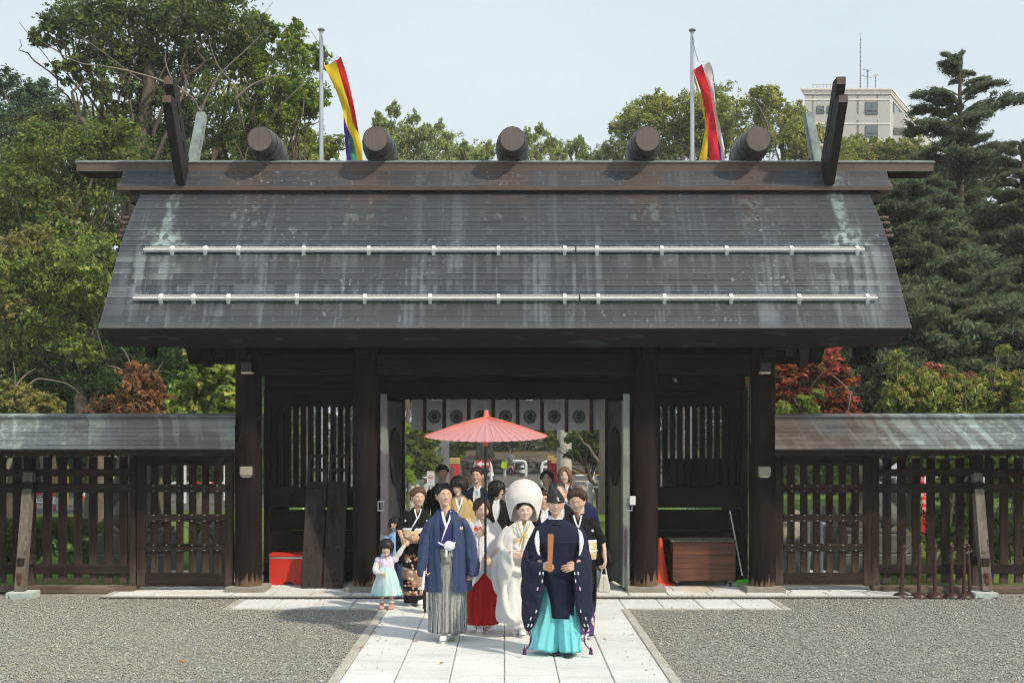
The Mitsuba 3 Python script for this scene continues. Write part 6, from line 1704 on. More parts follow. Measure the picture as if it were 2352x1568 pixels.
def t_tomesode(p, n, uv):
    """Black silk with fans, waves and blossom in orange, gold and white over the skirt."""
    z = uv.y
    x = p.x + p.y * 0.4
    waves = smoothstep(0.5, 0.62, noise(x * 12, p.z * 55 + 3 * noise(x * 6, p.z * 6, 1.0), 2.0))
    d, e, w = voronoi(x * 22, p.z * 22)
    petals = smoothstep(0.42, 0.30, d) * smoothstep(0.40, 0.5, w)
    zone = smoothstep(0.84, 0.74, z) * smoothstep(0.12, 0.15, z)
    c = mi.Color3f(0.010, 0.010, 0.011)
    c = mix(c, (0.34, 0.20, 0.10), waves * zone * smoothstep(0.55, 0.40, z) * 0.8)
    big = smoothstep(0.55, 0.64, noise(x * 8, p.z * 9, 6.0))
    c = mix(c, (0.48, 0.30, 0.20), big * zone * 0.75)
    c = mix(c, mix((0.62, 0.20, 0.10), (0.72, 0.66, 0.56), smoothstep(0.65, 0.75, w)), petals * zone)
    return c


def t_purple_skirt(p, n, uv):
    z = uv.y
    x = p.x + p.y * 0.4
    d, e, w = voronoi(x * 18, p.z * 18)
    zone = smoothstep(0.52, 0.30, z)
    c = mix((0.010, 0.010, 0.011), (0.09, 0.055, 0.17), smoothstep(0.45, 0.2, z))
    c = mix(c, mix((0.50, 0.36, 0.14), (0.68, 0.62, 0.70), smoothstep(0.6, 0.8, w)), smoothstep(0.42, 0.3, d) * zone * smoothstep(0.3, 0.45, w))
    return c


cloth('tomesode_silk', proc(t_tomesode))
cloth('purple_skirt_silk', proc(t_purple_skirt))
cloth('patterned_skirt', proc(lambda p, n, uv: mix((0.07, 0.03, 0.10), (0.55, 0.42, 0.45), smoothstep(0.55, 0.62, noise(p.x * 9, p.y * 9, p.z * 7)))))
cloth('tie_stripe', proc(lambda p, n, uv: mix((0.24, 0.36, 0.44), (0.66, 0.68, 0.66), smoothstep(0.5, 0.6, dr.abs((p.x * 9 + p.z * 9) - dr.floor(p.x * 9 + p.z * 9) - 0.5) * 2))))

_ico = {s: trimesh.creation.icosphere(subdivisions=s) for s in (3, 4, 5)}


def sst(a, b, x):
    t = np.clip((x - a) / (b - a), 0, 1)
    return t * t * (3 - 2 * t)


def head_shape(n, female=False, jaw=0.25, child=False):
    """Directions on the unit sphere -> points of a head facing -y, chin to crown 0.23 m."""
    x, y, z = n[:, 0], n[:, 1], n[:, 2]
    p = n * np.array((0.087, 0.099, 0.116))
    dn = np.clip(-z, 0, 1)
    up = np.clip(z, 0, 1)
    p[:, 0] *= 1 - (jaw + (0.05 if female else 0)) * sst(0.15, 1.0, dn) + 0.03 * sst(0.0, 0.6, up)
    fr = np.clip(-y, 0, 1)
    p[:, 1] += -0.030 * sst(0.35, 1.0, dn)
    p[:, 1] += np.where(y > 0, -0.030 * sst(0.2, 0.8, dn) * y, 0)
    p[:, 1] += np.where(y > 0, 0.012 * y * sst(-0.3, 0.5, z), 0)
    X, Z = p[:, 0], p[:, 2]
    f = sst(0.15, 0.55, fr)
    G = lambda cx, cz, sx, sz: np.exp(-((X - cx) / sx) ** 2 - ((Z - cz) / sz) ** 2)
    flat = 0.012 * (np.abs(X) / 0.05) ** 2 * np.exp(-((Z + 0.01) / 0.06) ** 2)
    nose_z = np.where(Z > -0.024, np.exp(-((Z + 0.024) / 0.026) ** 2), np.exp(-((Z + 0.024) / 0.009) ** 2))
    k = 0.55 if child else (0.85 if female else 1.0)
    d = 0.021 * k * np.exp(-(X / 0.0105) ** 2) * nose_z + 0.006 * k * (G(0.011, -0.026, 0.007, 0.008) + G(-0.011, -0.026, 0.007, 0.008))
    d += -0.0065 * (G(0.031, 0.010, 0.015, 0.011) + G(-0.031, 0.010, 0.015, 0.011)) + 0.003 * (G(0.03, 0.030, 0.02, 0.008) + G(-0.03, 0.030, 0.02, 0.008))
    d += 0.005 * (G(0.042, -0.022, 0.018, 0.018) + G(-0.042, -0.022, 0.018, 0.018)) + 0.006 * G(0, -0.055, 0.020, 0.010) - 0.003 * G(0, -0.055, 0.022, 0.0022) + 0.007 * G(0, -0.092, 0.022, 0.014) - 0.003 * G(0, -0.072, 0.02, 0.006)
    p[:, 1] -= d * f + 0.0 * flat
    p[:, 1] += 0.10 * fr * np.abs(p[:, 0]) * 0.25
    return p


STYLES = {                                                   # hairline height by angle from the face: front .. back
    'short': ([0, 0.40, 0.62, 0.85, 1.10, 1.32, 1.5, 1.75, 2.0, 3.15], [0.66, 0.66, 0.56, 0.32, 0.16, 0.02, 0.22, 0.20, -0.30, -0.52], 0.015),
    'short_fringe': ([0, 0.5, 0.72, 0.98, 1.25, 1.5, 1.75, 2.0, 3.15], [0.52, 0.48, 0.38, 0.18, 0.02, 0.18, 0.16, -0.32, -0.55], 0.019),
    'crop': ([0, 0.5, 0.72, 0.98, 1.25, 1.5, 1.75, 2.0, 3.15], [0.64, 0.58, 0.44, 0.22, 0.04, 0.22, 0.20, -0.28, -0.48], 0.010),
    'updo': ([0, 0.4, 0.7, 1.0, 1.3, 1.5, 1.75, 2.0, 3.15], [0.66, 0.62, 0.46, 0.24, 0.10, 0.22, 0.18, -0.28, -0.58], 0.022),
    'bob': ([0, 0.42, 0.66, 0.80, 1.0, 1.4, 2.0, 3.15], [0.22, 0.18, -0.10, -0.55, -0.70, -0.78, -0.80, -0.80], 0.024),
    'bob_fringe': ([0, 0.55, 0.75, 0.88, 1.05, 1.4, 2.0, 3.15], [0.16, 0.14, -0.12, -0.45, -0.6, -0.70, -0.75, -0.80], 0.022),
    'parted': ([0, 0.12, 0.45, 0.72, 0.95, 1.35, 2.0, 3.15], [0.78, 0.70, 0.48, 0.14, -0.10, -0.05, -0.5, -0.7], 0.018),
    'long': ([0, 0.12, 0.40, 0.62, 0.80, 1.2, 2.0, 3.15], [0.66, 0.58, 0.40, 0.0, -0.5, -0.75, -0.85, -0.9], 0.026),
    'balding': ([0, 0.8, 1.1, 1.4, 1.7, 2.1, 2.5, 3.15], [1.3, 1.2, 0.5, 0.1, 0.08, 0.0, -0.1, -0.5], 0.007),
}


def hair_shape(n, style, seed, thick=1.0, puff=0.0, p=None):
    az = np.abs(np.arctan2(n[:, 0], -n[:, 1]))
    A, Zt, T = STYLES[style]
    g = meshkit.noise(np.stack([np.arctan2(n[:, 0], -n[:, 1]) * 7, n[:, 2] * 0.5, np.full(len(n), seed)], 1))
    zt = np.interp(az, A, Zt) + 0.10 * (g - 0.5)
    s = n[:, 2] - zt
    p = head_shape(n) if p is None else p.copy()
    st = meshkit.noise(np.stack([np.arctan2(n[:, 0], -n[:, 1]) * 14, n[:, 2] * 2.0, np.full(len(n), seed + 7.0)], 1))
    t = T * thick * sst(-0.01, 0.16, s) * (0.75 + 0.5 * st) + puff * sst(0.0, 0.4, s) * sst(0.2, 0.9, n[:, 2] * 0.5 + 0.5)
    t = np.where(s < -0.01, -0.010, t - 0.001)
    return p + n * t[:, None]


class Person:
    def __init__(self, label, x, y, H, yaw=0, z0=0.0, head_yaw=0, pitch=0, roll=0, skin='skin', female=False, child=False, res=4, group=None, lean=0.0, head_scale=1.0, head_dx=0.0):
        self.k = thing('person', label, 'person', group)
        self.x, self.y, self.H, self.z0, self.res = x, y, H, z0, res
        self.M = trimesh.transformations.translation_matrix((x, y, z0)) @ trimesh.transformations.rotation_matrix(math.radians(yaw), (0, 0, 1))
        self.female, self.child, self.skin, self.hs = female, child, skin, head_scale
        hc = H - 0.117 * head_scale
        R = trimesh.transformations
        self.hc = np.array((head_dx, -0.02 - lean, hc))
        self.MH = R.translation_matrix(self.hc - np.array([0, 0, 0.06])) @ R.rotation_matrix(math.radians(head_yaw), (0, 0, 1)) @ R.rotation_matrix(math.radians(pitch), (1, 0, 0)) @ R.rotation_matrix(math.radians(roll), (0, 1, 0)) @ R.translation_matrix((0, 0, 0.06)) @ R.scale_matrix(head_scale)
        n = np.asarray(_ico[res].vertices)
        self.hv = head_shape(n, female, child=child)
        q = np.random.default_rng(int(abs(x) * 1000 + y * 77))                 # no two faces alike
        self.v = q.uniform(-1, 1, 8)
        low = np.clip(-self.hv[:, 2] / 0.116, 0, 1)
        self.hv[:, 0] *= 1 + 0.035 * self.v[0] + 0.07 * self.v[1] * low
        self.hv[:, 2] -= 0.006 * self.v[2] * low
        nose = np.exp(-(self.hv[:, 0] / 0.012) ** 2 - ((self.hv[:, 2] + 0.02) / 0.02) ** 2) * (n[:, 1] < -0.3)
        self.hv[:, 1] -= 0.004 * self.v[3] * nose
        from scipy.interpolate import LinearNDInterpolator
        fr = n[:, 1] < -0.02
        self.surf = LinearNDInterpolator(self.hv[fr][:, [0, 2]], self.hv[fr][:, 1])
        self.bones = []

    def put(self, name, m, mt, smooth=True, head=False, **kw):
        m = m.copy()
        if head:
            m.apply_transform(self.MH)
        m.apply_transform(self.M)
        return put(f'{self.k}__{name}', m, mt, smooth=smooth, **kw)

    def patch(self, up, lo, off=0.0012):
        """A thin patch on the face between two curves given as (x, z)."""
        up, lo = np.array(up, float), np.array(lo, float)
        for c_ in (up, lo):
            k_ = np.where(c_[:, 1] > 0.02, 0.0025 * self.v[4], np.where(c_[:, 1] > 0, 0.0015 * self.v[5], -0.004 * self.v[2]))
            c_[:, 1] += k_
            c_[:, 0] *= np.where(c_[:, 1] > 0, 1 + 0.05 * self.v[6], 1 + 0.10 * self.v[7])
        rows = []
        for t in (0, 0.5, 1.0):
            q = up + (lo - up) * t
            y = self.surf(q[:, 0], q[:, 1])
            y = np.where(np.isnan(y), -0.08, y)
            rows.append(np.stack([q[:, 0], y - off - (0.001 if t == 0.5 else 0), q[:, 1]], 1))
        return loft(rows, False, False)

    def face(self, eyes='open', brow_tilt=0.0, brow='brow', mouth='closed', lips='lips_dull', glasses=False, brow_w=1.0):
        for s in (-1, 1):
            t = np.linspace(-1, 1, 9)
            ex = s * 0.0315 + t * 0.0145
            if eyes == 'open':
                self.put('eye', self.patch(np.c_[ex, 0.0105 + 0.0052 * (1 - t ** 2)], np.c_[ex, 0.0105 - 0.0036 * (1 - t ** 2)]), 'eye_white', head=True)
                ti = np.linspace(-1, 1, 7)
                self.put('iris', self.patch(np.c_[s * 0.0315 + ti * 0.0058, 0.0112 + 0.0046 * np.sqrt(1 - ti ** 2)], np.c_[s * 0.0315 + ti * 0.0058, 0.0112 - 0.0046 * np.sqrt(1 - ti ** 2)], 0.0022), 'eye_dark', head=True)
                self.put('lash', self.patch(np.c_[ex, 0.0125 + 0.0055 * (1 - t ** 2)], np.c_[ex, 0.0098 + 0.0052 * (1 - t ** 2)], 0.003), 'eye_dark', head=True)
            elif eyes == 'squint':
                self.put('eye', self.patch(np.c_[ex, 0.0115 + 0.0035 * (1 - t ** 2)], np.c_[ex, 0.0080 + 0.0010 * (1 - t ** 2)], 0.002), 'eye_dark', head=True)
            else:
                self.put('eye', self.patch(np.c_[ex, 0.0085 - 0.0026 * (1 - t ** 2)], np.c_[ex, 0.0060 - 0.0034 * (1 - t ** 2)], 0.002), 'eye_dark', head=True)
            bx_ = s * 0.032 + t * 0.0185
            zb = 0.0305 + 0.004 * (1 - t ** 2) + brow_tilt * t * s
            wd = 0.0028 * brow_w * (1.1 - 0.35 * t * s)
            self.put('eyebrow', self.patch(np.c_[bx_, zb + wd], np.c_[bx_, zb - wd], 0.0015), brow, head=True)
        t = np.linspace(-1, 1, 11)
        w = 0.0235 if not self.child else 0.016
        if mouth == 'smile':
            self.put('mouth', self.patch(np.c_[t * w, -0.0505 + 0.006 * t ** 2 + 0.0022 * np.abs(t) * 0], np.c_[t * w, -0.0635 + 0.0190 * t ** 2]), lips, head=True)
            self.put('teeth', self.patch(np.c_[t * w * 0.78, -0.0535 + 0.004 * t ** 2], np.c_[t * w * 0.78, -0.0590 + 0.009 * t ** 2], 0.003), 'teeth', head=True)
        else:
            dz = 0.0 if mouth == 'closed' else 0.002
            self.put('mouth', self.patch(np.c_[t * w * 0.95, -0.0515 + 0.001 * (1 - t ** 2) + dz * t ** 2], np.c_[t * w * 0.95, -0.0525 - 0.0085 * (1 - t ** 2) + dz * t ** 2]), lips, head=True)
            self.put('mouth_line', self.patch(np.c_[t * w, -0.0540 + dz * t ** 2], np.c_[t * w, -0.0560 + dz * t ** 2], 0.0028), 'brow', head=True)
        if glasses:
            rims = []
            for s in (-1, 1):
                a = np.arange(25) * 2 * PI / 24
                rims.append(tube([(s * 0.033 + 0.023 * math.cos(q), -0.104, 0.008 + 0.0155 * math.sin(q)) for q in a], 0.0013, 5))
                rims.append(tube([(s * 0.056, -0.104, 0.012), (s * 0.074, -0.075, 0.012), (s * 0.079, 0.0, 0.008)], 0.0014, 5))
            rims.append(tube([(-0.010, -0.104, 0.012), (0, -0.107, 0.014), (0.010, -0.104, 0.012)], 0.0013, 5))
            self.put('glasses', cat(rims), 'steel', head=True)

    def hair(self, style, mt='hair_black', seed=1, thick=1.0, puff=0.0, bun=None, locks=()):
        n = np.asarray(_ico[max(self.res, 4)].vertices)
        v = hair_shape(n, style, seed, thick, puff, self.hv if self.res >= 4 else None)
        hk = self.put('hair', tm(v, _ico[max(self.res, 4)].faces), mt, head=True)
        if bun:
            self.put('hair_bun', ball(bun[0], bun[1], 3, bun[2]), mt, head=True)
        for q, r in locks:
            self.put('hair_lock', tube(smooth_path(q, 14), np.r_[np.linspace(r * 0.6, r, 5), np.linspace(r, r * 0.35, 9)], 10), mt, head=True)

    def hand(self, wrist, fwd, palm, curl=0.5, s=1, scale=1.0, thumb=0.6, spread=0.06):
        """Bones of a hand: palm, four unequal bent fingers, a thumb from the side of the palm. s: +1 thumb towards side vector."""
        w = np.array(wrist, float)
        f = np.array(fwd, float) / np.linalg.norm(fwd)
        pn = np.array(palm, float)
        pn = pn - f * (pn @ f)
        pn /= np.linalg.norm(pn)
        sd = np.cross(f, pn) * s
        B = []
        S = lambda p, r: (p, r * scale)
        L = scale
        kn = []
        for i, (o, a) in enumerate(((0.030, 0.080), (0.010, 0.086), (-0.010, 0.083), (-0.029, 0.075))):
            k_ = w + f * a * L + sd * o * L
            kn.append(k_)
            B.append((S(w + sd * o * 0.5 * L, 0.019), S(k_, 0.0115)))
        for k0, k1 in zip(kn[:-1], kn[1:]):
            B.append((S(k0, 0.0115), S(k1, 0.0115)))
        for i, (k_, lens) in enumerate(zip(kn, ((0.040, 0.024, 0.019), (0.044, 0.028, 0.020), (0.041, 0.026, 0.019), (0.032, 0.019, 0.017)))):
            ang = 0
            p = k_
            sp = (1.5 - i) * spread
            for j, l in enumerate(lens):
                ang += curl * (0.9, 1.15, 0.8)[j] * (1 + 0.08 * i)
                d = f * math.cos(ang) + pn * math.sin(ang) + sd * sp * (1 - 0.3 * j)
                d /= np.linalg.norm(d)
                q = p + d * l * L
                B.append((S(p, 0.0092 - 0.0008 * j), S(q, 0.0086 - 0.0009 * j)))
                p = q
        t0 = w + f * 0.022 * L + sd * 0.026 * L
        t1 = t0 + (f * 0.5 + sd * 0.62 + pn * thumb * 0.4) / 1.0 * 0.040 * L
        t2 = t1 + (f * 0.85 + sd * 0.12 + pn * thumb * 0.7) * 0.030 * L
        t3 = t2 + (f * 0.80 - sd * 0.05 + pn * thumb * 0.8) * 0.022 * L
        B += [(S(w, 0.018), S(t0, 0.014)), (S(t0, 0.014), S(t1, 0.0115)), (S(t1, 0.0112), S(t2, 0.0098)), (S(t2, 0.0098), S(t3, 0.0085))]
        return B

    def body(self, arms=(), legs=None, neck=0.050, shoulder=None):
        """The body as one continuous surface: head, ears, neck, trunk, the arms given as (elbow, wrist, hand bones), legs."""
        sh = self.H * 0.815 if shoulder is None else shoulder
        k = self.H / 1.70
        hv = trimesh.transform_points(self.hv, self.MH)
        head = m3.Manifold(m3.Mesh(hv.astype(np.float32), np.asarray(_ico[self.res].faces).astype(np.uint32)))
        ms = [head]
        def bone(p, r, q, s, seg=12):
            ms.append(m3.Manifold.batch_hull([m3.Manifold.sphere(r, seg).translate(list(map(float, p))), m3.Manifold.sphere(s, seg).translate(list(map(float, q)))]))
        for s in (-1, 1):
            e = trimesh.transform_points(np.array([(s * 0.084, 0.012, 0.016), (s * 0.086, 0.018, -0.022), (s * 0.095, 0.024, 0.018)]), self.MH)
            bone(e[0], 0.011 * self.hs, e[1], 0.009 * self.hs, 10)
            bone(e[0], 0.009 * self.hs, e[2], 0.008 * self.hs, 10)
        nb = trimesh.transform_points(np.array([(0, 0.012, -0.065)]), self.MH)[0]
        base = np.array((0, 0.0, sh - 0.01))
        bone(nb, neck * k, base, (neck + 0.008) * k, 20)
        ch, pv = np.array((0, 0, sh - 0.16 * k)), np.array((0, 0.01, self.H * 0.54))
        bone(base, 0.058 * k, ch, 0.09 * k)
        bone(ch, 0.09 * k, pv, 0.085 * k)
        for side, el, wr, hb in arms:
            shp = np.array((side * 0.125 * k, 0.0, sh - 0.075 * k))
            bone(base - [0, 0, 0.04], 0.045 * k, shp, 0.045 * k)
            bone(shp, 0.043 * k, el, 0.036 * k)
            bone(el, 0.036 * k, wr, 0.024 * k)
            for (p, r), (q, s_) in hb:
                bone(p, r, q, s_, 9)
        for hip, knee, ank in (legs or [(s * 0.07 * k, (s * 0.08 * k, 0.0, self.H * 0.28), (s * 0.08 * k, 0.01, 0.07)) for s in (-1, 1)]):
            bone(pv, 0.08 * k, (hip, 0, self.H * 0.48), 0.075 * k)
            bone((hip, 0, self.H * 0.48), 0.07 * k, knee, 0.05 * k)
            bone(knee, 0.048 * k, ank, 0.032 * k)
        m = m3.Manifold.batch_boolean(ms, m3.OpType.Add)
        self.put('body', man(m), self.skin, smooth=50)


class Garment:
    """A robe lofted through rings (z, cx, cy, rx, ry, squareness), with folds."""

    def __init__(self, rings, levels=44, m=80, folds=None, gap=None, vdrop=0.0, vw=0.45, vspan=0.30, hem=None, wr=0.022):
        from scipy.interpolate import PchipInterpolator
        r = np.array(sorted(rings), float)
        self.f = PchipInterpolator(r[:, 0], r[:, 1:])
        self.z0, self.z1 = r[0, 0], r[-1, 0]
        self.levels, self.m, self.folds, self.gap, self.vd, self.vw, self.vs, self.hem = levels, m, folds, gap, vdrop, vw, vspan, hem
        self.wr, self.sd = (wr if r[-1, 0] - r[0, 0] > 0.2 else 0.0), float(r[0, 1] * 37 + r[-1, 0] * 11)

    def mesh(self, cap=True):
        a = PI / 2 + np.arange(self.m) * 2 * PI / self.m          # the seam at the back
        rings, uv = [], []
        for z in np.linspace(self.z0, self.z1, self.levels):
            cx, cy, rx, ry, e = self.f(z)
            if self.gap:
                g = np.interp(z, *self.gap)
                a = -PI / 2 + g + (2 * PI - 2 * g) * np.linspace(0, 1, self.m)
            c, s = np.cos(a), np.sin(a)
            k = (np.abs(c) ** e + np.abs(s) ** e) ** (-1 / e)
            d = self.folds(a, z) if self.folds else 0
            q = np.stack([c * 2.6 + self.sd, s * 2.6, np.full(self.m, z * 3.2) + c * 1.3], 1)
            d = d + self.wr * (meshkit.fbm(q, 3, 5) - 0.5) + self.wr * 0.5 * (meshkit.noise(np.stack([c * 6 + z * 9, s * 6, np.full(self.m, z * 5.0 + self.sd)], 1)) - 0.5)
            zz = np.full(self.m, z)
            if self.vd:
                da = np.abs((a + PI / 2 + PI) % (2 * PI) - PI)
                zz = zz - self.vd * np.exp(-(da / self.vw) ** 2) * sst(self.z1 - self.vs, self.z1, z)
            if self.hem:
                zz = zz + self.hem(a) * sst(self.z0 + 0.3, self.z0, z)
            rings.append(np.stack([cx + (rx + d) * k * c, cy + (ry + d) * k * s, zz], 1))
            uv.append(np.stack([np.arange(self.m) / self.m, np.full(self.m, (z - self.z0) / (self.z1 - self.z0))], 1))
        self.uv = np.vstack(uv + ([np.array([[0.5, 0], [0.5, 1]])] if cap and not self.gap else []))
        return loft(rings, cap and not self.gap, not self.gap)

    def front(self, x, z, off=0.006):
        cx, cy, rx, ry, e = self.f(np.clip(z, self.z0, self.z1)).T if np.ndim(z) else self.f(min(max(z, self.z0), self.z1))
        u = np.clip(np.abs((x - cx) / rx), 0, 0.985)
        return cy - ry * (1 - u ** e) ** (1 / e) - off

    def band(self, pts, w, off=0.006, n=18, w2=None):
        """A strip of cloth of width w laid on the front along (x, z) points."""
        q = smooth_path([(x, 0, z) for x, z in pts], n)[:, [0, 2]]
        t = np.gradient(q, axis=0)
        t /= np.linalg.norm(t, axis=1, keepdims=True)
        nn = np.stack([t[:, 1], -t[:, 0]], 1)
        ww = np.linspace(w, w2 or w, n)[:, None]
        rows = []
        for s, o in ((-0.5, -0.003), (-0.46, 0.0), (-0.15, 0.003), (0.15, 0.003), (0.46, 0.0), (0.5, -0.003)):
            c = q + nn * ww * s
            rows.append(np.stack([c[:, 0], self.front(c[:, 0], c[:, 1], off + o), c[:, 1]], 1))
        return loft(np.transpose(np.array(rows), (1, 0, 2)), False, False)


def pleats(n, amp, z_full, z_none, seed=0.0):
    def fn(a, z):
        k = np.clip((z_none - z) / (z_none - z_full), 0, 1)
        return amp * k * (np.sin(a * n + seed) + 0.35 * np.sin(a * n * 2.3 + 1.7 * seed))
    return fn


def sleeve(st, m=28, levels=22, wrinkle=0.008, seed=0.0, arm=None):
    """Hanging sleeve through stations (x, y, z_top, z_bottom, half thickness) from shoulder to cuff."""
    from scipy.interpolate import PchipInterpolator
    s = np.array(st, float)
    L = np.r_[0, np.cumsum(np.linalg.norm(np.diff(s[:, :2], axis=0), axis=1) + 0.3 * np.abs(np.diff(s[:, 2])) + 1e-3)]
    q = PchipInterpolator(L, s)(np.linspace(0, L[-1], levels))
    g = np.gradient(q[:, :2], axis=0)
    g /= np.linalg.norm(g, axis=1, keepdims=True) + 1e-9
    a = np.arange(m) * 2 * PI / m
    rings = []
    for i, (x, y, zt, zb, h) in enumerate(q):
        nx, ny = -g[i, 1], g[i, 0]
        c, sn = np.cos(a), np.sin(a)
        e = 3.2
        k = (np.abs(c) ** e + np.abs(sn) ** e) ** (-1 / e)
        zz = (zt + zb) / 2 + (zt - zb) / 2 * k * sn
        w = h * k * c + 0.020 * (meshkit.fbm(np.stack([np.full(m, i * 0.22 + seed), c * 1.5, zz * 4 + i * 0.1], 1), 3, 9) - 0.5) * np.sign(c) + wrinkle * np.sin(zz * 26 + i * 0.55 + seed) * np.abs(c) * np.clip((zt - zz) / 0.15, 0, 1)
        rings.append(np.stack([x + nx * w, y + ny * w, zz], 1))
    m_ = loft(rings)
    if arm is not None:                                       # the upper sleeve, over the shoulder and along the arm
        a_ = m3.Manifold(m3.Mesh(np.asarray(m_.vertices, np.float32), np.asarray(m_.faces, np.uint32)))
        u_ = tube(smooth_path(arm, 16), np.linspace(0.078, 0.062, 16), 18)
        u_ = m3.Manifold(m3.Mesh(np.asarray(u_.vertices, np.float32), np.asarray(u_.faces, np.uint32)))
        r_ = a_ + u_
        if not r_.is_empty():
            m_ = man(r_.refine_to_length(0.03))
            trimesh.smoothing.filter_taubin(m_, 0.5, 0.53, 6)
    return m_


def foot(at, yaw, L=0.24, w=0.085, h=0.07):
    """A foot in a sock: heel, instep, toe; toe pointing to -y."""
    p = hull([(i * w * q, y * L, z * h) for i in (-1, 1) for q, y, z in ((0.28, 0.40, 0.12), (0.34, 0.42, 0.75), (0.36, 0.15, 0.02), (0.36, 0.18, 1.25), (0.46, -0.25, 0.05), (0.42, -0.25, 0.55), (0.30, -0.52, 0.1), (0.26, -0.5, 0.4), (0.30, 0.30, 1.3))])
    p = m3.Manifold(m3.Mesh(np.asarray(p.vertices, np.float32), np.asarray(p.faces, np.uint32))).refine_to_length(0.015)
    p = man(p)
    trimesh.smoothing.filter_taubin(p, 0.5, 0.53, 8)
    return mv(rot(p, [0, 0, 1], yaw), at)


def zori(per, at, yaw, strap='cloth_white', sole='bag_white', sock='under_white', L=0.24):
    x, y = at
    sh = [(0.042 * math.cos(t) * (1 - 0.12 * math.sin(t)), 0.118 * math.sin(t) * L / 0.24) for t in np.arange(28) * 2 * PI / 28]
    k = per.put('sandal', mv(rot(prism(sh, 'z', 0.0, 0.028), [0, 0, 1], yaw), (x, y, 0.0)), sole, smooth=30)
    per.put('sock', cat([foot((x, y, 0.029), yaw, L * 0.94)]), sock)
    c = []
    for s in (-1, 1):
        c.append(tube(smooth_path([(0, -0.055, 0.055), (s * 0.026, -0.02, 0.078), (s * 0.044, 0.03, 0.032)], 8), 0.007, 6))
    per.put(k[len(per.k) + 2:] + '__strap', cat([mv(rot(q, [0, 0, 1], yaw), (x, y, 0)) for q in c]), strap)


# ------------------------------------------------------------------ the procession
def both(f):
    return [f(-1), f(1)]


def collar_v(p, g, zt, zb, xw=0.058, white=True, col=None, wcol='under_white', bot=None, w=0.05, off=0.008, cx=0.0):
    """Crossed collars, the wearer's left over the right, with the white under-collar inside them."""
    bot = zb - 0.20 if bot is None else bot
    q = lambda pts: [(cx + x, z) for x, z in pts]
    p.put('under_collar', g.band(q([(-xw * 0.86, zt), (-xw * 0.55, zt - (zt - zb) * 0.45), (0.004, zb)]), 0.030, off), wcol)
    p.put('under_collar', g.band(q([(xw * 0.86, zt), (xw * 0.55, zt - (zt - zb) * 0.45), (0.0, zb + 0.012), (-0.055, zb - (zb - bot) * 0.6)]), 0.032, off + 0.005, w2=0.008), wcol)
    if col:
        o = 0.018 + w / 2
        p.put('collar', g.band(q([(-xw * 0.86 - o, zt - 0.012), (-xw * 0.55 - o, zt - (zt - zb) * 0.5), (-0.01 - o * 0.3, zb - 0.045)]), w, off + 0.002), col)
        p.put('collar', g.band(q([(xw * 0.86 + o, zt - 0.012), (xw * 0.55 + o, zt - (zt - zb) * 0.5), (0.004 + o * 0.6, zb - 0.03), (-0.062, bot)]), w, off + 0.009), col)


# --- the priest, nearest the camera
X = lambda u, Y: (u - U0) * Y / FX
Y = 12.42
p = Person('priest in navy gauze robe, aqua trousers and pointed black hat, holding an upright wooden paddle', X(1283, Y), Y, 1.70, head_dx=-0.035, pitch=7, res=5, lean=0.01)
p.face('closed', mouth='closed', glasses=True, brow_w=1.2)
p.hair('short', 'hair_black', 3, 0.8)
hb = p.hand((-0.190, -0.265, 0.955), (1, -0.22, -0.22), (0.1, 1, -0.3), 0.62, 1, 0.98, 0.9)
hb2 = p.hand((0.180, -0.265, 0.955), (-1, -0.2, -0.22), (-0.1, 1, -0.3), 0.25, -1, 0.98, 0.5)
p.body([(-1, (-0.27, -0.04, 1.08), (-0.190, -0.265, 0.955), hb), (1, (0.26, -0.04, 1.08), (0.180, -0.265, 0.955), hb2)], [(-0.07, (-0.06, -0.02, 0.46), (-0.045, -0.03, 0.10)), (0.07, (0.09, -0.10, 0.46), (0.092, -0.10, 0.10))])
g = Garment([(0.74, -0.005, -0.03, 0.170, 0.165, 2.6), (0.86, -0.005, -0.02, 0.185, 0.165, 2.5), (1.05, -0.005, 0.0, 0.215, 0.15, 2.6), (1.22, -0.01, 0.0, 0.232, 0.13, 3.0), (1.31, -0.015, 0.005, 0.225, 0.115, 2.8), (1.365, -0.02, 0.005, 0.160, 0.10, 2.3), (1.42, -0.03, 0.0, 0.085, 0.085, 2.0)], 44, 80, lambda a, z: 0.004 * np.sin(a * 9 + z * 7))
p.put('robe', g.mesh(), 'robe_navy')
p.put('robe_yoke', Garment([(1.17, -0.012, -0.004, 0.232, 0.140, 3.0), (1.23, -0.012, 0.0, 0.238, 0.137, 3.0), (1.315, -0.017, 0.005, 0.232, 0.121, 2.8), (1.37, -0.022, 0.005, 0.166, 0.106, 2.3), (1.405, -0.028, 0.0, 0.11, 0.095, 2.1)], 20, 60).mesh(False), 'robe_gauze')
p.put('robe_skirt', Garment([(0.40, 0.045, -0.06, 0.128, 0.17, 2.8), (0.60, 0.030, -0.055, 0.145, 0.165, 2.8), (0.78, 0.0, -0.045, 0.155, 0.175, 2.6), (0.83, -0.005, -0.03, 0.180, 0.182, 2.6), (0.88, -0.005, -0.02, 0.176, 0.16, 2.6)], 30, 72, pleats(5, 0.006, 0.4, 0.85, 1.0)).mesh(), 'robe_navy')
p.put('collar', tube([(-0.03 + 0.095 * math.cos(t), -0.004 + 0.090 * math.sin(t) , 1.405 + 0.022 * math.sin(t)) for t in np.arange(33) * 2 * PI / 32], 0.011, 8), 'robe_gauze')
p.put('under_collar', Garment([(1.37, -0.03, 0.0, 0.088, 0.085, 2.0), (1.43, -0.033, 0.0, 0.076, 0.078, 2.0), (1.455, -0.034, 0.004, 0.066, 0.070, 2.0)], 10, 48, vdrop=0.03).mesh(False), 'under_white')
p.put('collar_clasp', box(-0.065, 0.01, -0.112, -0.098, 1.362, 1.378, 0.004), 'lacquer_black')
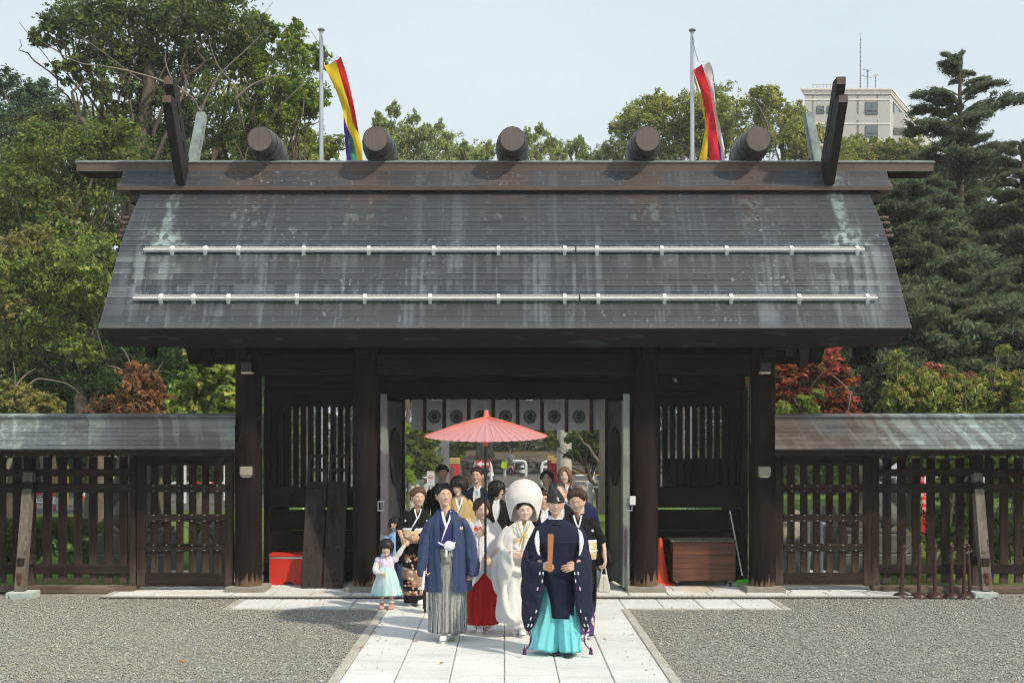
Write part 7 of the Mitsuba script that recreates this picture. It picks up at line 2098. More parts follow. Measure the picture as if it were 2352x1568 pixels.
for s, k in ((-1, 1.04), (1, 0.90)):
    p.put('under_sleeve', tube(smooth_path([(s * 0.205, -0.05, 1.31), (s * 0.232, -0.112, 1.22), (s * 0.226, -0.150, 1.12), (s * 0.205, -0.165, 1.04)], 12), np.r_[np.linspace(0.016, 0.026, 6), np.linspace(0.024, 0.008, 6)], 14), 'under_white')
    st = [(s * 0.215, 0.02, 1.325, 0.95, 0.085), (s * 0.270 * k, -0.01, 1.24, 0.62, 0.080), (s * 0.325 * k, -0.08, 1.08, 0.36, 0.060), (s * 0.310 * k, -0.18, 1.01, 0.265, 0.042), (s * 0.24 * k, -0.25, 0.995, 0.36, 0.034), (s * 0.165 * k, -0.28, 0.99, 0.66, 0.028)]
    p.put('robe_sleeve', sleeve(st, 32, 30, 0.010, s, [(s * 0.18, 0.0, 1.30), (s * 0.245, -0.01, 1.16), (s * 0.255, -0.06, 1.06), (s * 0.215, -0.21, 0.985)]), 'robe_gauze')
    edge = smooth_path([(s * 0.165 * k, -0.315, 0.90), (s * 0.20 * k, -0.312, 0.66), (s * 0.255 * k, -0.292, 0.42), (s * 0.30 * k, -0.262, 0.30)], 40)
    for i in range(8):
        if i in (3, 4):
            continue
        q = edge[i * 5: i * 5 + 3]
        p.put('sleeve_cord', tube(q + [0, -0.012, 0], 0.0065, 6), 'under_white' if i % 4 != 2 else 'cord_purple')
        q2 = edge[i * 5: i * 5 + 3] + [s * 0.035, -0.004, 0.0]
        if i in (0, 2, 6, 7):
            p.put('sleeve_cord', tube(q2 + [0, -0.012, 0], 0.0065, 6), 'under_white')
    e = np.array((s * 0.30 * k, -0.20, 0.28))
    tas = p.put('cord_tassel', cat([tube(smooth_path([e, e + [-0.02 * s, -0.06, -0.09], e + [s * 0.05, -0.07, -0.2]], 12), 0.005, 6), tube(smooth_path([e + [0.02 * s, 0, 0], e + [-0.01 * s, -0.05, -0.10], e + [s * 0.055, -0.06, -0.20]], 12), 0.005, 6)]), 'cord_purple')
    p.put('cord_tassel', lathe([(0.004, 0), (0.016, -0.03), (0.022, -0.075), (0.01, -0.078)], 12, e + [s * 0.052, -0.065, -0.165]), 'cord_purple', smooth=40)
fl = pleats(9, 0.012, 0.06, 0.8, 0.4)
p.put('trouser_leg', Garment([(0.055, -0.160, -0.03, 0.160, 0.17, 2.2), (0.25, -0.130, -0.02, 0.150, 0.165, 2.2), (0.5, -0.075, -0.01, 0.125, 0.15, 2.2), (0.84, -0.04, 0.0, 0.11, 0.13, 2.2)], 34, 80, fl, hem=lambda a: 0.02 * np.sin(a * 2)).mesh(), 'hakama_aqua')
p.put('trouser_leg', Garment([(0.050, 0.115, -0.10, 0.112, 0.16, 2.3), (0.25, 0.100, -0.095, 0.110, 0.155, 2.3), (0.5, 0.085, -0.06, 0.105, 0.14, 2.2), (0.84, 0.05, 0.0, 0.10, 0.125, 2.2)], 34, 80, fl).mesh(), 'hakama_aqua')
for x, y, yw in ((-0.045, -0.045, 6), (0.095, -0.16, -4)):
    p.put('shoe', foot((x, y, 0.0), yw, 0.26, 0.115, 0.066), 'leather_black')
    p.put('shoe_sole', mv(rot(prism([(0.050 * math.cos(t), 0.135 * math.sin(t)) for t in np.arange(24) * 2 * PI / 24], 'z', 0.0, 0.014), [0, 0, 1], yw), (x, y - 0.005, 0)), 'black_plastic', smooth=30)
hat = Garment([(1.588, -0.035, -0.03, 0.087, 0.105, 2.1), (1.603, -0.035, -0.028, 0.092, 0.110, 2.1), (1.632, -0.036, -0.02, 0.090, 0.108, 2.1), (1.69, -0.046, 0.0, 0.072, 0.10, 2.0), (1.745, -0.058, 0.025, 0.044, 0.080, 1.9), (1.785, -0.066, 0.045, 0.020, 0.052, 1.8), (1.800, -0.070, 0.055, 0.006, 0.02, 2.0)], 26, 48, lambda a, z: 0.002 * np.sin(a * 3), wr=0.004)
hk = p.put('hat', hat.mesh(), 'hat_black')
p.put(hk[len(p.k) + 2:] + '__band', Garment([(1.600, -0.035, -0.029, 0.0935, 0.1115, 2.1), (1.607, -0.035, -0.0285, 0.0965, 0.1145, 2.1), (1.620, -0.0355, -0.024, 0.0945, 0.1125, 2.1)], 5, 48).mesh(False), 'lacquer_black')
# his paddle, held upright
q = np.array((-0.105, -0.315, 0.90))
m = rot(hull([(x, y, z) for w_, z in ((0.020, 0.0), (0.030, 0.36), (0.031, 0.375), (0.024, 0.388)) for x in (-w_, w_) for y in (-0.006, 0.006)]), [0, 1, 0], 1.5)
m.apply_translation(q)
m.apply_transform(p.M)
one('wooden_paddle', 'flat tan wooden ritual paddle held upright by the priest', 'paddle', m, 'paddle_wood')

# --- the groom
Y = 13.2
p = Person('groom in blue jacket robe and black and white striped wide trousers', X(1027, Y), Y, 1.735, head_dx=-0.03, head_yaw=16, pitch=-4, res=5)
p.face('closed', mouth='closed', brow_w=1.25)
p.hair('short', 'hair_black', 5, 1.2, 0.014)
hb = p.hand((-0.235, -0.10, 0.845), (0.05, -0.25, -1), (1, 0, 0), 0.75, -1, 1.0, 0.8)
hb2 = p.hand((0.285, -0.10, 0.835), (0.02, -0.25, -1), (-1, 0.1, 0), 0.45, 1, 1.0, 0.5)
p.body([(-1, (-0.25, 0.03, 1.10), (-0.235, -0.10, 0.845), hb), (1, (0.27, 0.03, 1.10), (0.285, -0.10, 0.835), hb2)], [(-0.07, (-0.06, -0.06, 0.46), (-0.03, -0.10, 0.09)), (0.07, (0.09, 0.02, 0.46), (0.09, 0.06, 0.09))])
gk = Garment([(0.95, 0.005, -0.02, 0.165, 0.155, 2.4), (1.15, 0.0, -0.01, 0.180, 0.145, 2.4), (1.32, -0.005, 0.0, 0.170, 0.115, 2.2), (1.41, -0.015, 0.005, 0.115, 0.09, 2.0), (1.475, -0.02, 0.005, 0.072, 0.078, 2.0)], 34, 72, vdrop=0.10, vw=0.40)
p.put('kimono', gk.mesh(False), 'kimono_indigo')
collar_v(p, gk, 1.455, 1.275, 0.062, True, 'kimono_indigo', bot=1.02, w=0.045)
fl = pleats(14, 0.012, 0.12, 0.95, 0.3)
gh = Garment([(0.105, 0.008, -0.01, 0.205, 0.185, 2.1), (0.35, 0.008, -0.01, 0.212, 0.185, 2.1), (0.65, 0.006, -0.012, 0.20, 0.18, 2.2), (0.90, 0.005, -0.015, 0.178, 0.172, 2.3), (1.03, 0.005, -0.02, 0.170, 0.165, 2.4)], 40, 112, fl, hem=lambda a: -0.0 + 0.05 * np.exp(-((a - 2 * PI - 0.6) / 0.5) ** 2))
mm = gh.mesh()
p.put('striped_trousers', mm, 'hakama_stripe', uv=gh.uv)
go = Garment([(0.965, 0.005, -0.02, 0.172, 0.170, 2.4), (1.045, 0.005, -0.02, 0.173, 0.170, 2.4)], 6, 112)
mm = go.mesh(False)
p.put('sash', mm, 'hakama_stripe', uv=go.uv)
p.put('sash_bow', cat([hull([(x + dx, -0.20 + dy, z) for x, z in ((-0.05, 0.955), (0.075, 0.965), (0.07, 1.0), (-0.045, 0.99)) for dx, dy in ((0, 0), (0, 0.02))]), box(-0.012, 0.045, -0.215, -0.19, 0.90, 1.005, 0.006)]), 'hakama_stripe', smooth=False)
ga = 0.40
gj = Garment([(0.565, 0.012, -0.01, 0.268, 0.205, 2.3), (0.75, 0.010, -0.01, 0.255, 0.20, 2.3), (1.00, 0.006, -0.005, 0.238, 0.185, 2.4), (1.22, 0.0, 0.0, 0.228, 0.155, 2.5), (1.335, -0.005, 0.0, 0.205, 0.128, 2.4), (1.40, -0.01, 0.005, 0.145, 0.105, 2.2), (1.465, -0.02, 0.012, 0.090, 0.09, 2.0)], 46, 110, lambda a, z: 0.006 * np.sin(a * 7 + 1.0) * np.clip((1.2 - z) / 0.6, 0, 1), gap=([0.56, 1.0, 1.25, 1.40, 1.465], [0.34, 0.42, 0.46, 0.62, 0.85]))
p.put('jacket', gj.mesh(False), 'haori_blue')
for s in (-1, 1):
    pts = [(s * 0.083 + 0.012, 0.568), (s * 0.092 + 0.008, 0.80), (s * 0.102, 1.05), (s * 0.106, 1.25), (s * 0.098 - 0.012, 1.37), (s * 0.075 - 0.02, 1.455)]
    p.put('jacket_lapel', gj.band(pts, 0.058, 0.012, 30), 'haori_blue')
    gs = Garment([(0.735, s * 0.275 + 0.01, -0.02, 0.066, 0.165, 2.6), (0.80, s * 0.282 + 0.01, -0.02, 0.068, 0.165, 2.6), (1.0, s * 0.262 + 0.005, -0.01, 0.066, 0.15, 2.5), (1.2, s * 0.232, 0.0, 0.058, 0.12, 2.3), (1.31, s * 0.195, 0.0, 0.048, 0.10, 2.2), (1.375, s * 0.150, 0.0, 0.035, 0.07, 2.0)], 34, 48, lambda a, z: 0.007 * np.sin(a * 3 + z * 9) + 0.003 * np.sin(z * 38 + a * 2))
    p.put('jacket_sleeve', gs.mesh(), 'haori_blue')
for x, z in ((-0.195, 1.265), (0.165, 1.27)):
    c = p.put('crest', tube([(x, float(gj.front(x, z, 0.003)), z), (x, float(gj.front(x, z, 0.008)), z)], 0.020, 20), 'gold_thread', smooth=40)
pom = np.array((0.035, -0.235, 1.085))
p.put('pompom', tm(np.asarray(_ico[4].vertices) * 0.052 * np.array((1.15, 0.8, 0.95)) * (1 + 0.10 * meshkit.noise(np.asarray(_ico[4].vertices) * 6)[:, None]) + pom, _ico[4].faces), 'under_white')
p.put('pompom_cord', cat([tube(smooth_path([(-0.085, -0.205, 1.12), (-0.05, -0.225, 1.10), pom + [-0.02, 0, 0]], 8), 0.010, 8), tube(smooth_path([(0.10, -0.205, 1.12), (0.08, -0.225, 1.10), pom], 8), 0.008, 8), tube(smooth_path([pom, pom + [-0.03, -0.01, -0.05], pom + [-0.035, 0.0, -0.12]], 8), [0.014] * 4 + [0.017] * 4, 8)]), 'under_white')
zori(p, (-0.03, -0.13), -8)
zori(p, (0.085, 0.06), 10)
fan = tube([(-0.245, -0.165, 0.80), (-0.262, -0.20, 0.60)], [0.013, 0.017], 8)
fan.apply_transform(p.M)
one('folded_fan', 'closed white folding fan in the hand of the groom', 'fan', fan, 'under_white', smooth=40)

# --- the shrine maiden with the parasol
Y = 13.75
p = Person('shrine maiden in white robe and red trousers carrying the red parasol, eyes lowered', X(1109, Y), Y, 1.565, head_dx=-0.015, head_yaw=12, pitch=15, female=True, skin='skin_pale', res=5)
p.face('closed', mouth='open', lips='lips')
p.hair('parted', 'hair_brown', 8, 0.9, 0.004, bun=((0.0, 0.105, -0.06), 0.045, (1, 0.8, 1.5)), locks=(([(0.066, -0.035, 0.03), (0.080, -0.03, -0.02), (0.078, -0.02, -0.09)], 0.010), ([(-0.066, -0.035, 0.03), (-0.080, -0.03, -0.02), (-0.076, -0.02, -0.09)], 0.010)))
hb = p.hand((-0.055, -0.285, 1.165), (0.8, -0.35, 0.35), (0.4, 0.9, 0.1), 1.15, 1, 0.92, 1.0)
hb2 = p.hand((0.105, -0.30, 0.845), (-0.85, -0.3, 0.15), (-0.3, 0.95, 0.1), 1.1, -1, 0.92, 1.0)
p.body([(-1, (-0.19, -0.08, 0.98), (-0.055, -0.285, 1.165), hb), (1, (0.19, -0.07, 0.96), (0.105, -0.30, 0.845), hb2)])
g = Garment([(0.58, 0.0, -0.01, 0.200, 0.158, 2.3), (0.75, 0.0, -0.01, 0.195, 0.162, 2.3), (0.95, 0.0, -0.01, 0.180, 0.15, 2.3), (1.12, 0.0, 0.0, 0.182, 0.135, 2.4), (1.22, -0.003, 0.0, 0.165, 0.11, 2.3), (1.28, -0.006, 0.0, 0.115, 0.09, 2.1), (1.335, -0.008, 0.0, 0.066, 0.074, 2.0)], 40, 80, lambda a, z: 0.006 * np.sin(a * 8 + z * 6) * np.clip((1.2 - z) / 0.5, 0.1, 1), vdrop=0.07, hem=lambda a: 0.13 * np.exp(-((np.mod(a + PI / 2 + PI, 2 * PI) - PI - 0.1) / 0.35) ** 2))
p.put('robe', g.mesh(False), 'miko_white')
collar_v(p, g, 1.32, 1.19, 0.055, True, 'miko_white', bot=1.05, w=0.04)
for s in (-1, 1):
    st = ([(-0.125, 0.0, 1.265, 1.06, 0.06), (-0.195, -0.05, 1.16, 0.66, 0.062), (-0.165, -0.17, 1.13, 0.51, 0.05), (-0.085, -0.245, 1.19, 0.62, 0.036), (-0.045, -0.275, 1.21, 0.85, 0.028)] if s < 0 else
          [(0.125, 0.0, 1.265, 1.06, 0.06), (0.200, -0.04, 1.12, 0.62, 0.062), (0.205, -0.15, 1.0, 0.44, 0.05), (0.15, -0.25, 0.92, 0.50, 0.036), (0.105, -0.285, 0.89, 0.66, 0.028)])
    p.put('robe_sleeve', sleeve(st, 32, 28, 0.009, s * 2, [(s * 0.10, 0, 1.255), (s * 0.15, -0.01, 1.19), (s * 0.19, -0.07, 0.98)]), 'miko_white')
p.put('under_skirt', Garment([(0.085, -0.012, 0.0, 0.150, 0.13, 2.0), (0.3, -0.012, 0.0, 0.15, 0.13, 2.0)], 6, 48).mesh(False), 'miko_white')
p.put('red_trousers', Garment([(0.105, -0.012, 0.0, 0.190, 0.165, 2.1), (0.4, -0.010, -0.005, 0.175, 0.155, 2.1), (0.7, -0.005, -0.01, 0.165, 0.15, 2.2), (1.0, 0.0, -0.01, 0.160, 0.14, 2.3)], 40, 100, pleats(13, 0.012, 0.1, 0.9, 0.8)).mesh(), 'hakama_red')
b0 = np.array((-0.035, float(g.front(-0.035, 1.19, 0.03)), 1.205))
p.put('bow', cat([tube(smooth_path([b0, b0 + [a, -0.015, b], b0 + [c, -0.01, d], b0], 12), 0.006, 6) for a, b, c, d in ((-0.055, 0.03, -0.06, 0.0), (0.055, 0.03, 0.06, 0.0), (-0.03, 0.045, -0.055, 0.035), (0.03, 0.045, 0.055, 0.035))] + [tube(smooth_path([b0, b0 + [-0.02, -0.01, -0.03], b0 + [-0.035, 0, -0.07]], 8), 0.005, 6), tube(smooth_path([b0, b0 + [0.02, -0.01, -0.03], b0 + [0.015, 0, -0.075]], 8), 0.005, 6)]), 'ribbon_red')
zori(p, (-0.03, -0.10), 0, strap='hakama_red', L=0.225)
zori(p, (0.02, 0.07), 4, strap='hakama_red', L=0.225)
# the parasol
k = thing('parasol', 'large red oiled paper parasol on a black pole, carried over the bride and groom', 'parasol')
px_, py_ = p.x + 0.036 + 0.0, p.y - 0.335
mat('parasol_paper', {'type': 'rgb', 'value': [0.74, 0.20, 0.20]}, 0.6, 0.3, two=True)
scene['parasol_paper'] = {'type': 'principledthin', 'base_color': {'type': 'rgb', 'value': [0.60, 0.325, 0.34]}, 'roughness': 0.6, 'diff_trans': 0.4, 'eta': 1.4}
mat('parasol_rib', (0.78, 0.20, 0.12), 0.5, 0.3)
put(f'{k}__pole', tube([(px_, py_, 0.72), (px_, py_, 2.50)], 0.0145, 14), 'lacquer_black', smooth=True)
apex, R_, tilt = np.array((px_ + 0.008, py_ + 0.01, 2.515)), 0.695, math.radians(-5.0)
NR = 44
def cpt(a, t, lift=0.0):
    r = R_ * t
    z = -0.055 * t - 0.165 * t ** 1.25 + lift
    v = np.array((r * math.cos(a), r * math.sin(a), z))
    return apex + np.array((v[0], v[1] * math.cos(tilt) - v[2] * math.sin(tilt), v[1] * -math.sin(tilt) + v[2] * math.cos(tilt)))
rings = []
for t in np.linspace(0.035, 1.0, 16):
    ring = []
    for i in range(NR * 4):
        a = 2 * PI * i / (NR * 4)
        w = (i % 4) / 4
        sag = math.sin(w * PI)
        ring.append(cpt(a, t * (1 - 0.012 * sag * (t > 0.95)), -0.010 * sag * t))
    rings.append(ring)
put(f'{k}__canopy', loft(rings, False), 'parasol_paper', smooth=True)
for i in range(NR):
    a = 2 * PI * i / NR
    put(f'{k}__rib', tube([cpt(a, t, 0.0045) for t in (0.03, 0.3, 0.6, 1.0, 1.016)], 0.0026, 5), 'parasol_rib', smooth=True)
put(f'{k}__cap', lathe([(0.032, 0.0), (0.034, 0.004), (0.026, 0.055), (0.021, 0.085), (0.018, 0.087)], 20, apex - [0, 0, 0.012]), 'parasol_rib', smooth=40)
put(f'{k}__runner', lathe([(0.03, 0), (0.03, 0.05)], 16, (px_, py_, 2.18)), 'parasol_rib', smooth=40)
put(f'{k}__stretchers', cat([tube([(px_, py_, 2.21), cpt(2 * PI * i / NR, 0.55, -0.012)], 0.003, 4) for i in range(NR)]), 'parasol_rib', kind='stuff')

# --- the bride
Y = 13.5
p = Person('bride in white silk robe and round white hood, smiling', X(1190, Y), Y, 1.555, head_dx=0.083, head_yaw=3, pitch=3, roll=-3, female=True, skin='skin_pale', res=5)
p.face('squint', mouth='smile', lips='lips', brow_w=0.8)
p.hair('updo', 'hair_brown', 11, 0.6, 0.0)
hb = p.hand((-0.085, -0.285, 0.985), (0.85, -0.25, -0.40), (0.2, 0.95, 0.0), 0.45, 1, 0.92, 0.6)
hb2 = p.hand((0.11, -0.27, 0.97), (-0.9, -0.2, -0.2), (-0.2, 0.95, 0.0), 0.5, -1, 0.92, 0.6)
p.body([(-1, (-0.20, -0.05, 1.00), (-0.085, -0.285, 0.985), hb), (1, (0.21, -0.05, 1.00), (0.11, -0.27, 0.97), hb2)], neck=0.047)
wf = lambda a, z: 0.010 * np.sin(a * 5 + z * 8) * np.clip((1.1 - z) / 0.5, 0.1, 1) + 0.004 * np.sin(a * 11 - z * 13)
g = Garment([(0.70, 0.0, -0.02, 0.175, 0.165, 2.2), (0.82, 0.0, -0.02, 0.185, 0.17, 2.2), (1.0, 0.005, -0.01, 0.205, 0.155, 2.3), (1.15, 0.015, 0.0, 0.200, 0.135, 2.3), (1.23, 0.03, 0.0, 0.165, 0.11, 2.2), (1.285, 0.05, 0.0, 0.115, 0.09, 2.0), (1.33, 0.065, 0.0, 0.068, 0.074, 2.0)], 40, 80, wf, vdrop=0.06)
p.put('robe', g.mesh(False), 'silk_white')
p.put('robe_skirt', Garment([(0.165, -0.075, -0.05, 0.12, 0.13, 2.0), (0.185, -0.075, -0.05, 0.155, 0.165, 2.1), (0.26, -0.072, -0.05, 0.178, 0.185, 2.1), (0.40, -0.06, -0.045, 0.172, 0.18, 2.1), (0.60, -0.03, -0.04, 0.168, 0.175, 2.1), (0.78, -0.005, -0.035, 0.186, 0.185, 2.1), (0.84, 0.0, -0.03, 0.190, 0.18, 2.1)], 40, 90, lambda a, z: 0.012 * np.sin(a * 4 + 1 + z * 3) + 0.006 * np.sin(a * 9 + z * 9)).mesh(), 'silk_white')
p.put('fold', tube(smooth_path([(-0.20, -0.12, 0.86), (-0.10, -0.225, 0.80), (0.05, -0.235, 0.77), (0.16, -0.16, 0.80)], 20), np.r_[np.linspace(0.02, 0.045, 10), np.linspace(0.045, 0.02, 10)], 12), 'silk_white')
p.put('fold', tube(smooth_path([(-0.13, -0.20, 0.74), (-0.16, -0.235, 0.50), (-0.115, -0.25, 0.28), (-0.03, -0.235, 0.215)], 20), np.r_[np.linspace(0.015, 0.04, 10), np.linspace(0.04, 0.02, 10)], 12), 'silk_white')
p.put('under_skirt', Garment([(0.095, -0.005, 0.0, 0.115, 0.12, 2.0), (0.4, 0.0, 0.0, 0.12, 0.12, 2.0)], 8, 48, lambda a, z: 0.006 * np.sin(a * 9)).mesh(), 'under_white')
for s in (-1, 1):
    st = [(s * 0.125 + 0.02, 0.0, 1.225, 1.02, 0.055), (s * 0.190 + 0.015, -0.05, 1.10, 0.68, 0.056), (s * 0.170 + 0.005, -0.17, 1.01, 0.54, 0.050), (s * 0.10, -0.255, 1.015, 0.68, 0.040), (s * 0.055, -0.28, 1.02, 0.82, 0.035)]
    if s > 0:
        st = [(x, y, zt, zb + 0.1, h) for x, y, zt, zb, h in st]
    p.put('robe_sleeve', sleeve(st, 32, 28, 0.010, s * 3, [(s * 0.10 + 0.02, 0, 1.21), (s * 0.15 + 0.01, -0.01, 1.15), (s * 0.20, -0.05, 1.0)]), 'silk_white')
for s in (-1, 1):
    p.put('collar', g.band([(0.065 + s * 0.070, 1.32), (0.06 + s * 0.050, 1.24), (0.045 - s * 0.005, 1.13), (0.02 - s * 0.05, 1.03)], 0.055, 0.010 + 0.006 * s), 'silk_white')
    p.put('under_collar', g.band([(0.068 + s * 0.045, 1.325), (0.062 + s * 0.022, 1.24), (0.052, 1.17)], 0.030, 0.008 + 0.006 * s), 'under_white')
    y_ = float(g.front(0.05, 1.15, 0.035))
    p.put('gold_cord', tube(smooth_path([(0.065 + s * 0.072, y_ + 0.05, 1.33), (0.06 + s * 0.045, y_ + 0.01, 1.24), (0.05, y_, 1.155)], 12), 0.0065, 6), 'cord_gold')
p.put('gold_cord', tube(smooth_path([(0.05, y_, 1.155), (0.035, y_ - 0.004, 1.11), (0.01, y_ - 0.004, 1.05)], 8), 0.006, 6), 'cord_gold')
p.put('sash_ornament', box(-0.045, 0.035, y_ + 0.002, y_ + 0.02, 1.08, 1.135, 0.006), 'gold_thread')
p.put('hair_ornament', cat([ball((0.085 + 0.012 * math.cos(a), y_ - 0.002, 1.14 + 0.035 * math.sin(a * 1.3)), 0.012, 1) for a in np.arange(7)]), 'gold_thread')
p.put('tassel', cat([tube(smooth_path([(0.075, y_ - 0.01, 1.10), (0.06, y_ - 0.03, 1.0), (0.035, y_ - 0.06, 0.93)], 10), np.linspace(0.008, 0.014, 10), 8), tube(smooth_path([(0.085, y_ - 0.01, 1.10), (0.075, y_ - 0.03, 1.0), (0.055, y_ - 0.06, 0.92)], 10), np.linspace(0.008, 0.014, 10), 8)]), 'under_white')
zori(p, (0.05, -0.05), 4, L=0.22)
zori(p, (-0.03, 0.06), 0, L=0.22)
# the hood: a double-walled dome with an arched opening
hc = np.array((0.067, 0.045, 1.583))
hr = np.array((0.216, 0.185, 0.217))
phi = np.arange(96) * 2 * PI / 96 - PI / 2
def hood(scale):
    d = np.abs((phi + PI / 2 + PI) % (2 * PI) - PI)                    # angle away from the front
    zr = np.interp(d, [0, 0.35, 0.65, 0.9, 1.15, 1.7, 2.4, PI], [1.540, 1.528, 1.480, 1.415, 1.355, 1.315, 1.30, 1.30])
    rows = []
    for th in np.linspace(0.03, PI / 2, 16):
        rows.append(np.stack([hc[0] + hr[0] * scale * math.sin(th) * np.cos(phi), hc[1] + hr[1] * scale * math.sin(th) * np.sin(phi), np.full(96, hc[2] + hr[2] * scale * math.cos(th))], 1))
    for t in np.linspace(0.08, 1, 14):
        z = hc[2] + (zr - hc[2]) * t
        f = 1 - 0.30 * np.clip((hc[2] - z) / 0.28, 0, 1) ** 1.3
        rows.append(np.stack([hc[0] + hr[0] * scale * f * np.cos(phi), hc[1] + hr[1] * scale * f * np.sin(phi), z], 1))
    return rows
o, i_ = hood(1.0), hood(0.955)
rows = o + i_[::-1]
p.put('hood', loft(rows), 'silk_white')

# --- the mothers in black
def mother(label, u, Y, H, skirt, hyaw, pitch, u_head, st_l, st_r, arms, hair_mt, seed, seated=None, z0=0.0, vf=None, style='updo'):
    p = Person(label, X(u, Y), Y, H, head_dx=(u_head - u) * Y / FX, head_yaw=hyaw, pitch=pitch, female=True, res=5, z0=z0)
    k = H / 1.57
    ar = []
    for s, el, wr, fw, pm, curl in arms:
        ar.append((s, el, wr, p.hand(wr, fw, pm, curl, -s, 0.93, 0.7)))
    p.body(ar)
    hx = (u_head - u) * Y / FX
    g = Garment([(0.84 * k, 0, 0, 0.178, 0.15, 2.3), (1.0 * k, 0, 0, 0.182, 0.145, 2.3), (1.14 * k, hx * 0.4, 0, 0.185, 0.13, 2.4), (1.22 * k, hx * 0.6, 0, 0.160, 0.11, 2.3), (1.28 * k, hx * 0.8, 0, 0.112, 0.09, 2.1), (1.335 * k, hx, 0, 0.066, 0.075, 2.0)], 36, 72, lambda a, z: 0.003 * np.sin(a * 8 + z * 9), vdrop=0.085, vw=0.40)
    p.put('kimono', g.mesh(False), 'cloth_black')
    xs_ = hx
    zt, zb = 1.315 * k, 1.175 * k
    for s in (-1, 1):
        o = 0.006 if s > 0 else 0.0
        p.put('under_collar', g.band([(xs_ + s * 0.050, zt), (xs_ + s * 0.030, zt - 0.07), (xs_ * 0.8 - s * 0.004, zb)] + ([(xs_ * 0.5 - 0.06, zb - 0.11)] if s > 0 else []), 0.034, 0.008 + o, w2=0.012), 'under_white')
        p.put('collar', g.band([(xs_ + s * 0.072, zt - 0.005), (xs_ + s * 0.052, zt - 0.08), (xs_ * 0.8 + s * 0.012, zb - 0.035), (xs_ * 0.4 - s * 0.05, zb - 0.15)], 0.042, 0.010 + o * 1.5), 'cloth_black')
    gs = Garment([(0.045, -0.01, 0.0, 0.158, 0.14, 2.2), (0.3 * k, -0.005, 0.0, 0.172, 0.15, 2.2), (0.6 * k, 0.0, 0.0, 0.182, 0.155, 2.2), (0.86 * k, 0.0, 0.0, 0.178, 0.152, 2.3)], 36, 80, lambda a, z: 0.004 * np.sin(a * 3 + 2))
    mm = gs.mesh()
    p.put('skirt', mm, skirt, uv=gs.uv)
    p.put('sash', Garment([(0.855 * k, 0, 0, 0.186, 0.160, 2.4), (0.95 * k, 0, -0.004, 0.190, 0.168, 2.4), (1.035 * k, 0, 0, 0.186, 0.158, 2.4)], 10, 72).mesh(False), 'gold_thread')
    p.put('sash_cord', Garment([(0.935 * k, 0, -0.004, 0.193, 0.171, 2.4), (0.945 * k, 0, -0.004, 0.196, 0.174, 2.4), (0.955 * k, 0, -0.004, 0.193, 0.171, 2.4)], 5, 72).mesh(False), 'under_white')
    p.put('sash_scarf', Garment([(1.03 * k, 0, 0, 0.188, 0.160, 2.4), (1.045 * k, 0, 0, 0.190, 0.162, 2.4), (1.06 * k, 0, 0, 0.184, 0.15, 2.4)], 5, 72).mesh(False), 'under_white')
    for s, st in ((-1, st_l), (1, st_r)):
        el_ = [a[1] for a in arms if a[0] == s][0]
        p.put('kimono_sleeve', sleeve(st, 30, 26, 0.007, s, [(s * 0.09, 0, 1.255 * k), (s * 0.145, -0.005, 1.18 * k), el_]), 'cloth_black')
    for s in (-1, 1):
        x, z = s * 0.145 + hx * 0.4, 1.155 * k
        p.put('crest', tube([(x, float(g.front(x, z, 0.002)), z), (x, float(g.front(x, z, 0.007)), z)], 0.014, 16), 'under_white')
    p.hair(style, hair_mt, seed, 1.15, 0.016, bun=((0.0, 0.085, 0.0), 0.05, (1.1, 0.8, 1.1)))
    return p, g


Y = 15.95
p, g = mother('woman in black crested kimono with gold sash leading a small girl by the hand', 955, Y, 1.565, 'tomesode_silk', 18, -3, 961,
              [(-0.12, 0.0, 1.255, 1.05, 0.06), (-0.20, -0.03, 1.12, 0.64, 0.062), (-0.205, -0.13, 0.96, 0.57, 0.05), (-0.165, -0.24, 0.93, 0.72, 0.035)], [(0.12, 0.0, 1.255, 1.05, 0.06), (0.19, -0.03, 1.12, 0.66, 0.06), (0.15, -0.15, 1.0, 0.60, 0.05), (0.06, -0.21, 0.99, 0.78, 0.035)],
              [(-1, (-0.22, -0.04, 1.02), (-0.160, -0.270, 0.915), (0.25, -0.6, -0.6), (0.7, 0.5, -0.2), 0.8), (1, (0.19, -0.05, 1.0), (0.05, -0.22, 0.93), (-0.9, -0.1, -0.1), (0, 1, 0), 0.5)], 'hair_auburn', 21)
p.face('squint', mouth='open', lips='lips', brow_w=0.7)
zori(p, (0.07, -0.09), 0, L=0.22)
zori(p, (-0.07, 0.0), 0, L=0.22)
Y = 13.3
p, g = mother('woman in black crested kimono with purple patterned skirt and white handbag, looking down', 1333, Y, 1.675, 'purple_skirt_silk', -14, 14, 1326,
              [(-0.12, 0.0, 1.33, 1.10, 0.06), (-0.19, -0.03, 1.2, 0.75, 0.06), (-0.15, -0.15, 1.08, 0.70, 0.05), (-0.06, -0.21, 1.06, 0.85, 0.035)], [(0.12, 0.0, 1.325, 1.12, 0.06), (0.20, -0.01, 1.18, 0.80, 0.065), (0.285, -0.05, 1.02, 0.70, 0.055), (0.325, -0.09, 0.95, 0.78, 0.045), (0.345, -0.11, 0.92, 0.86, 0.04)],
              [(1, (0.25, -0.02, 1.08), (0.275, -0.11, 0.90), (-0.15, -0.2, -1), (-1, 0, 0.1), 0.9), (-1, (-0.19, -0.05, 1.07), (-0.05, -0.22, 1.0), (0.9, -0.1, -0.1), (0, 1, 0), 0.5)], 'hair_brown', 23)
p.face('closed', mouth='open', lips='lips', brow_w=0.8)
zori(p, (0.03, -0.06), 0, L=0.23)
zori(p, (-0.09, 0.04), 0, L=0.23)
k = thing('handbag', 'small white boxy handbag with handle held by the woman in the purple patterned skirt', 'bag')
bx0 = np.array((p.x + 0.255, p.y - 0.13, 0.0))
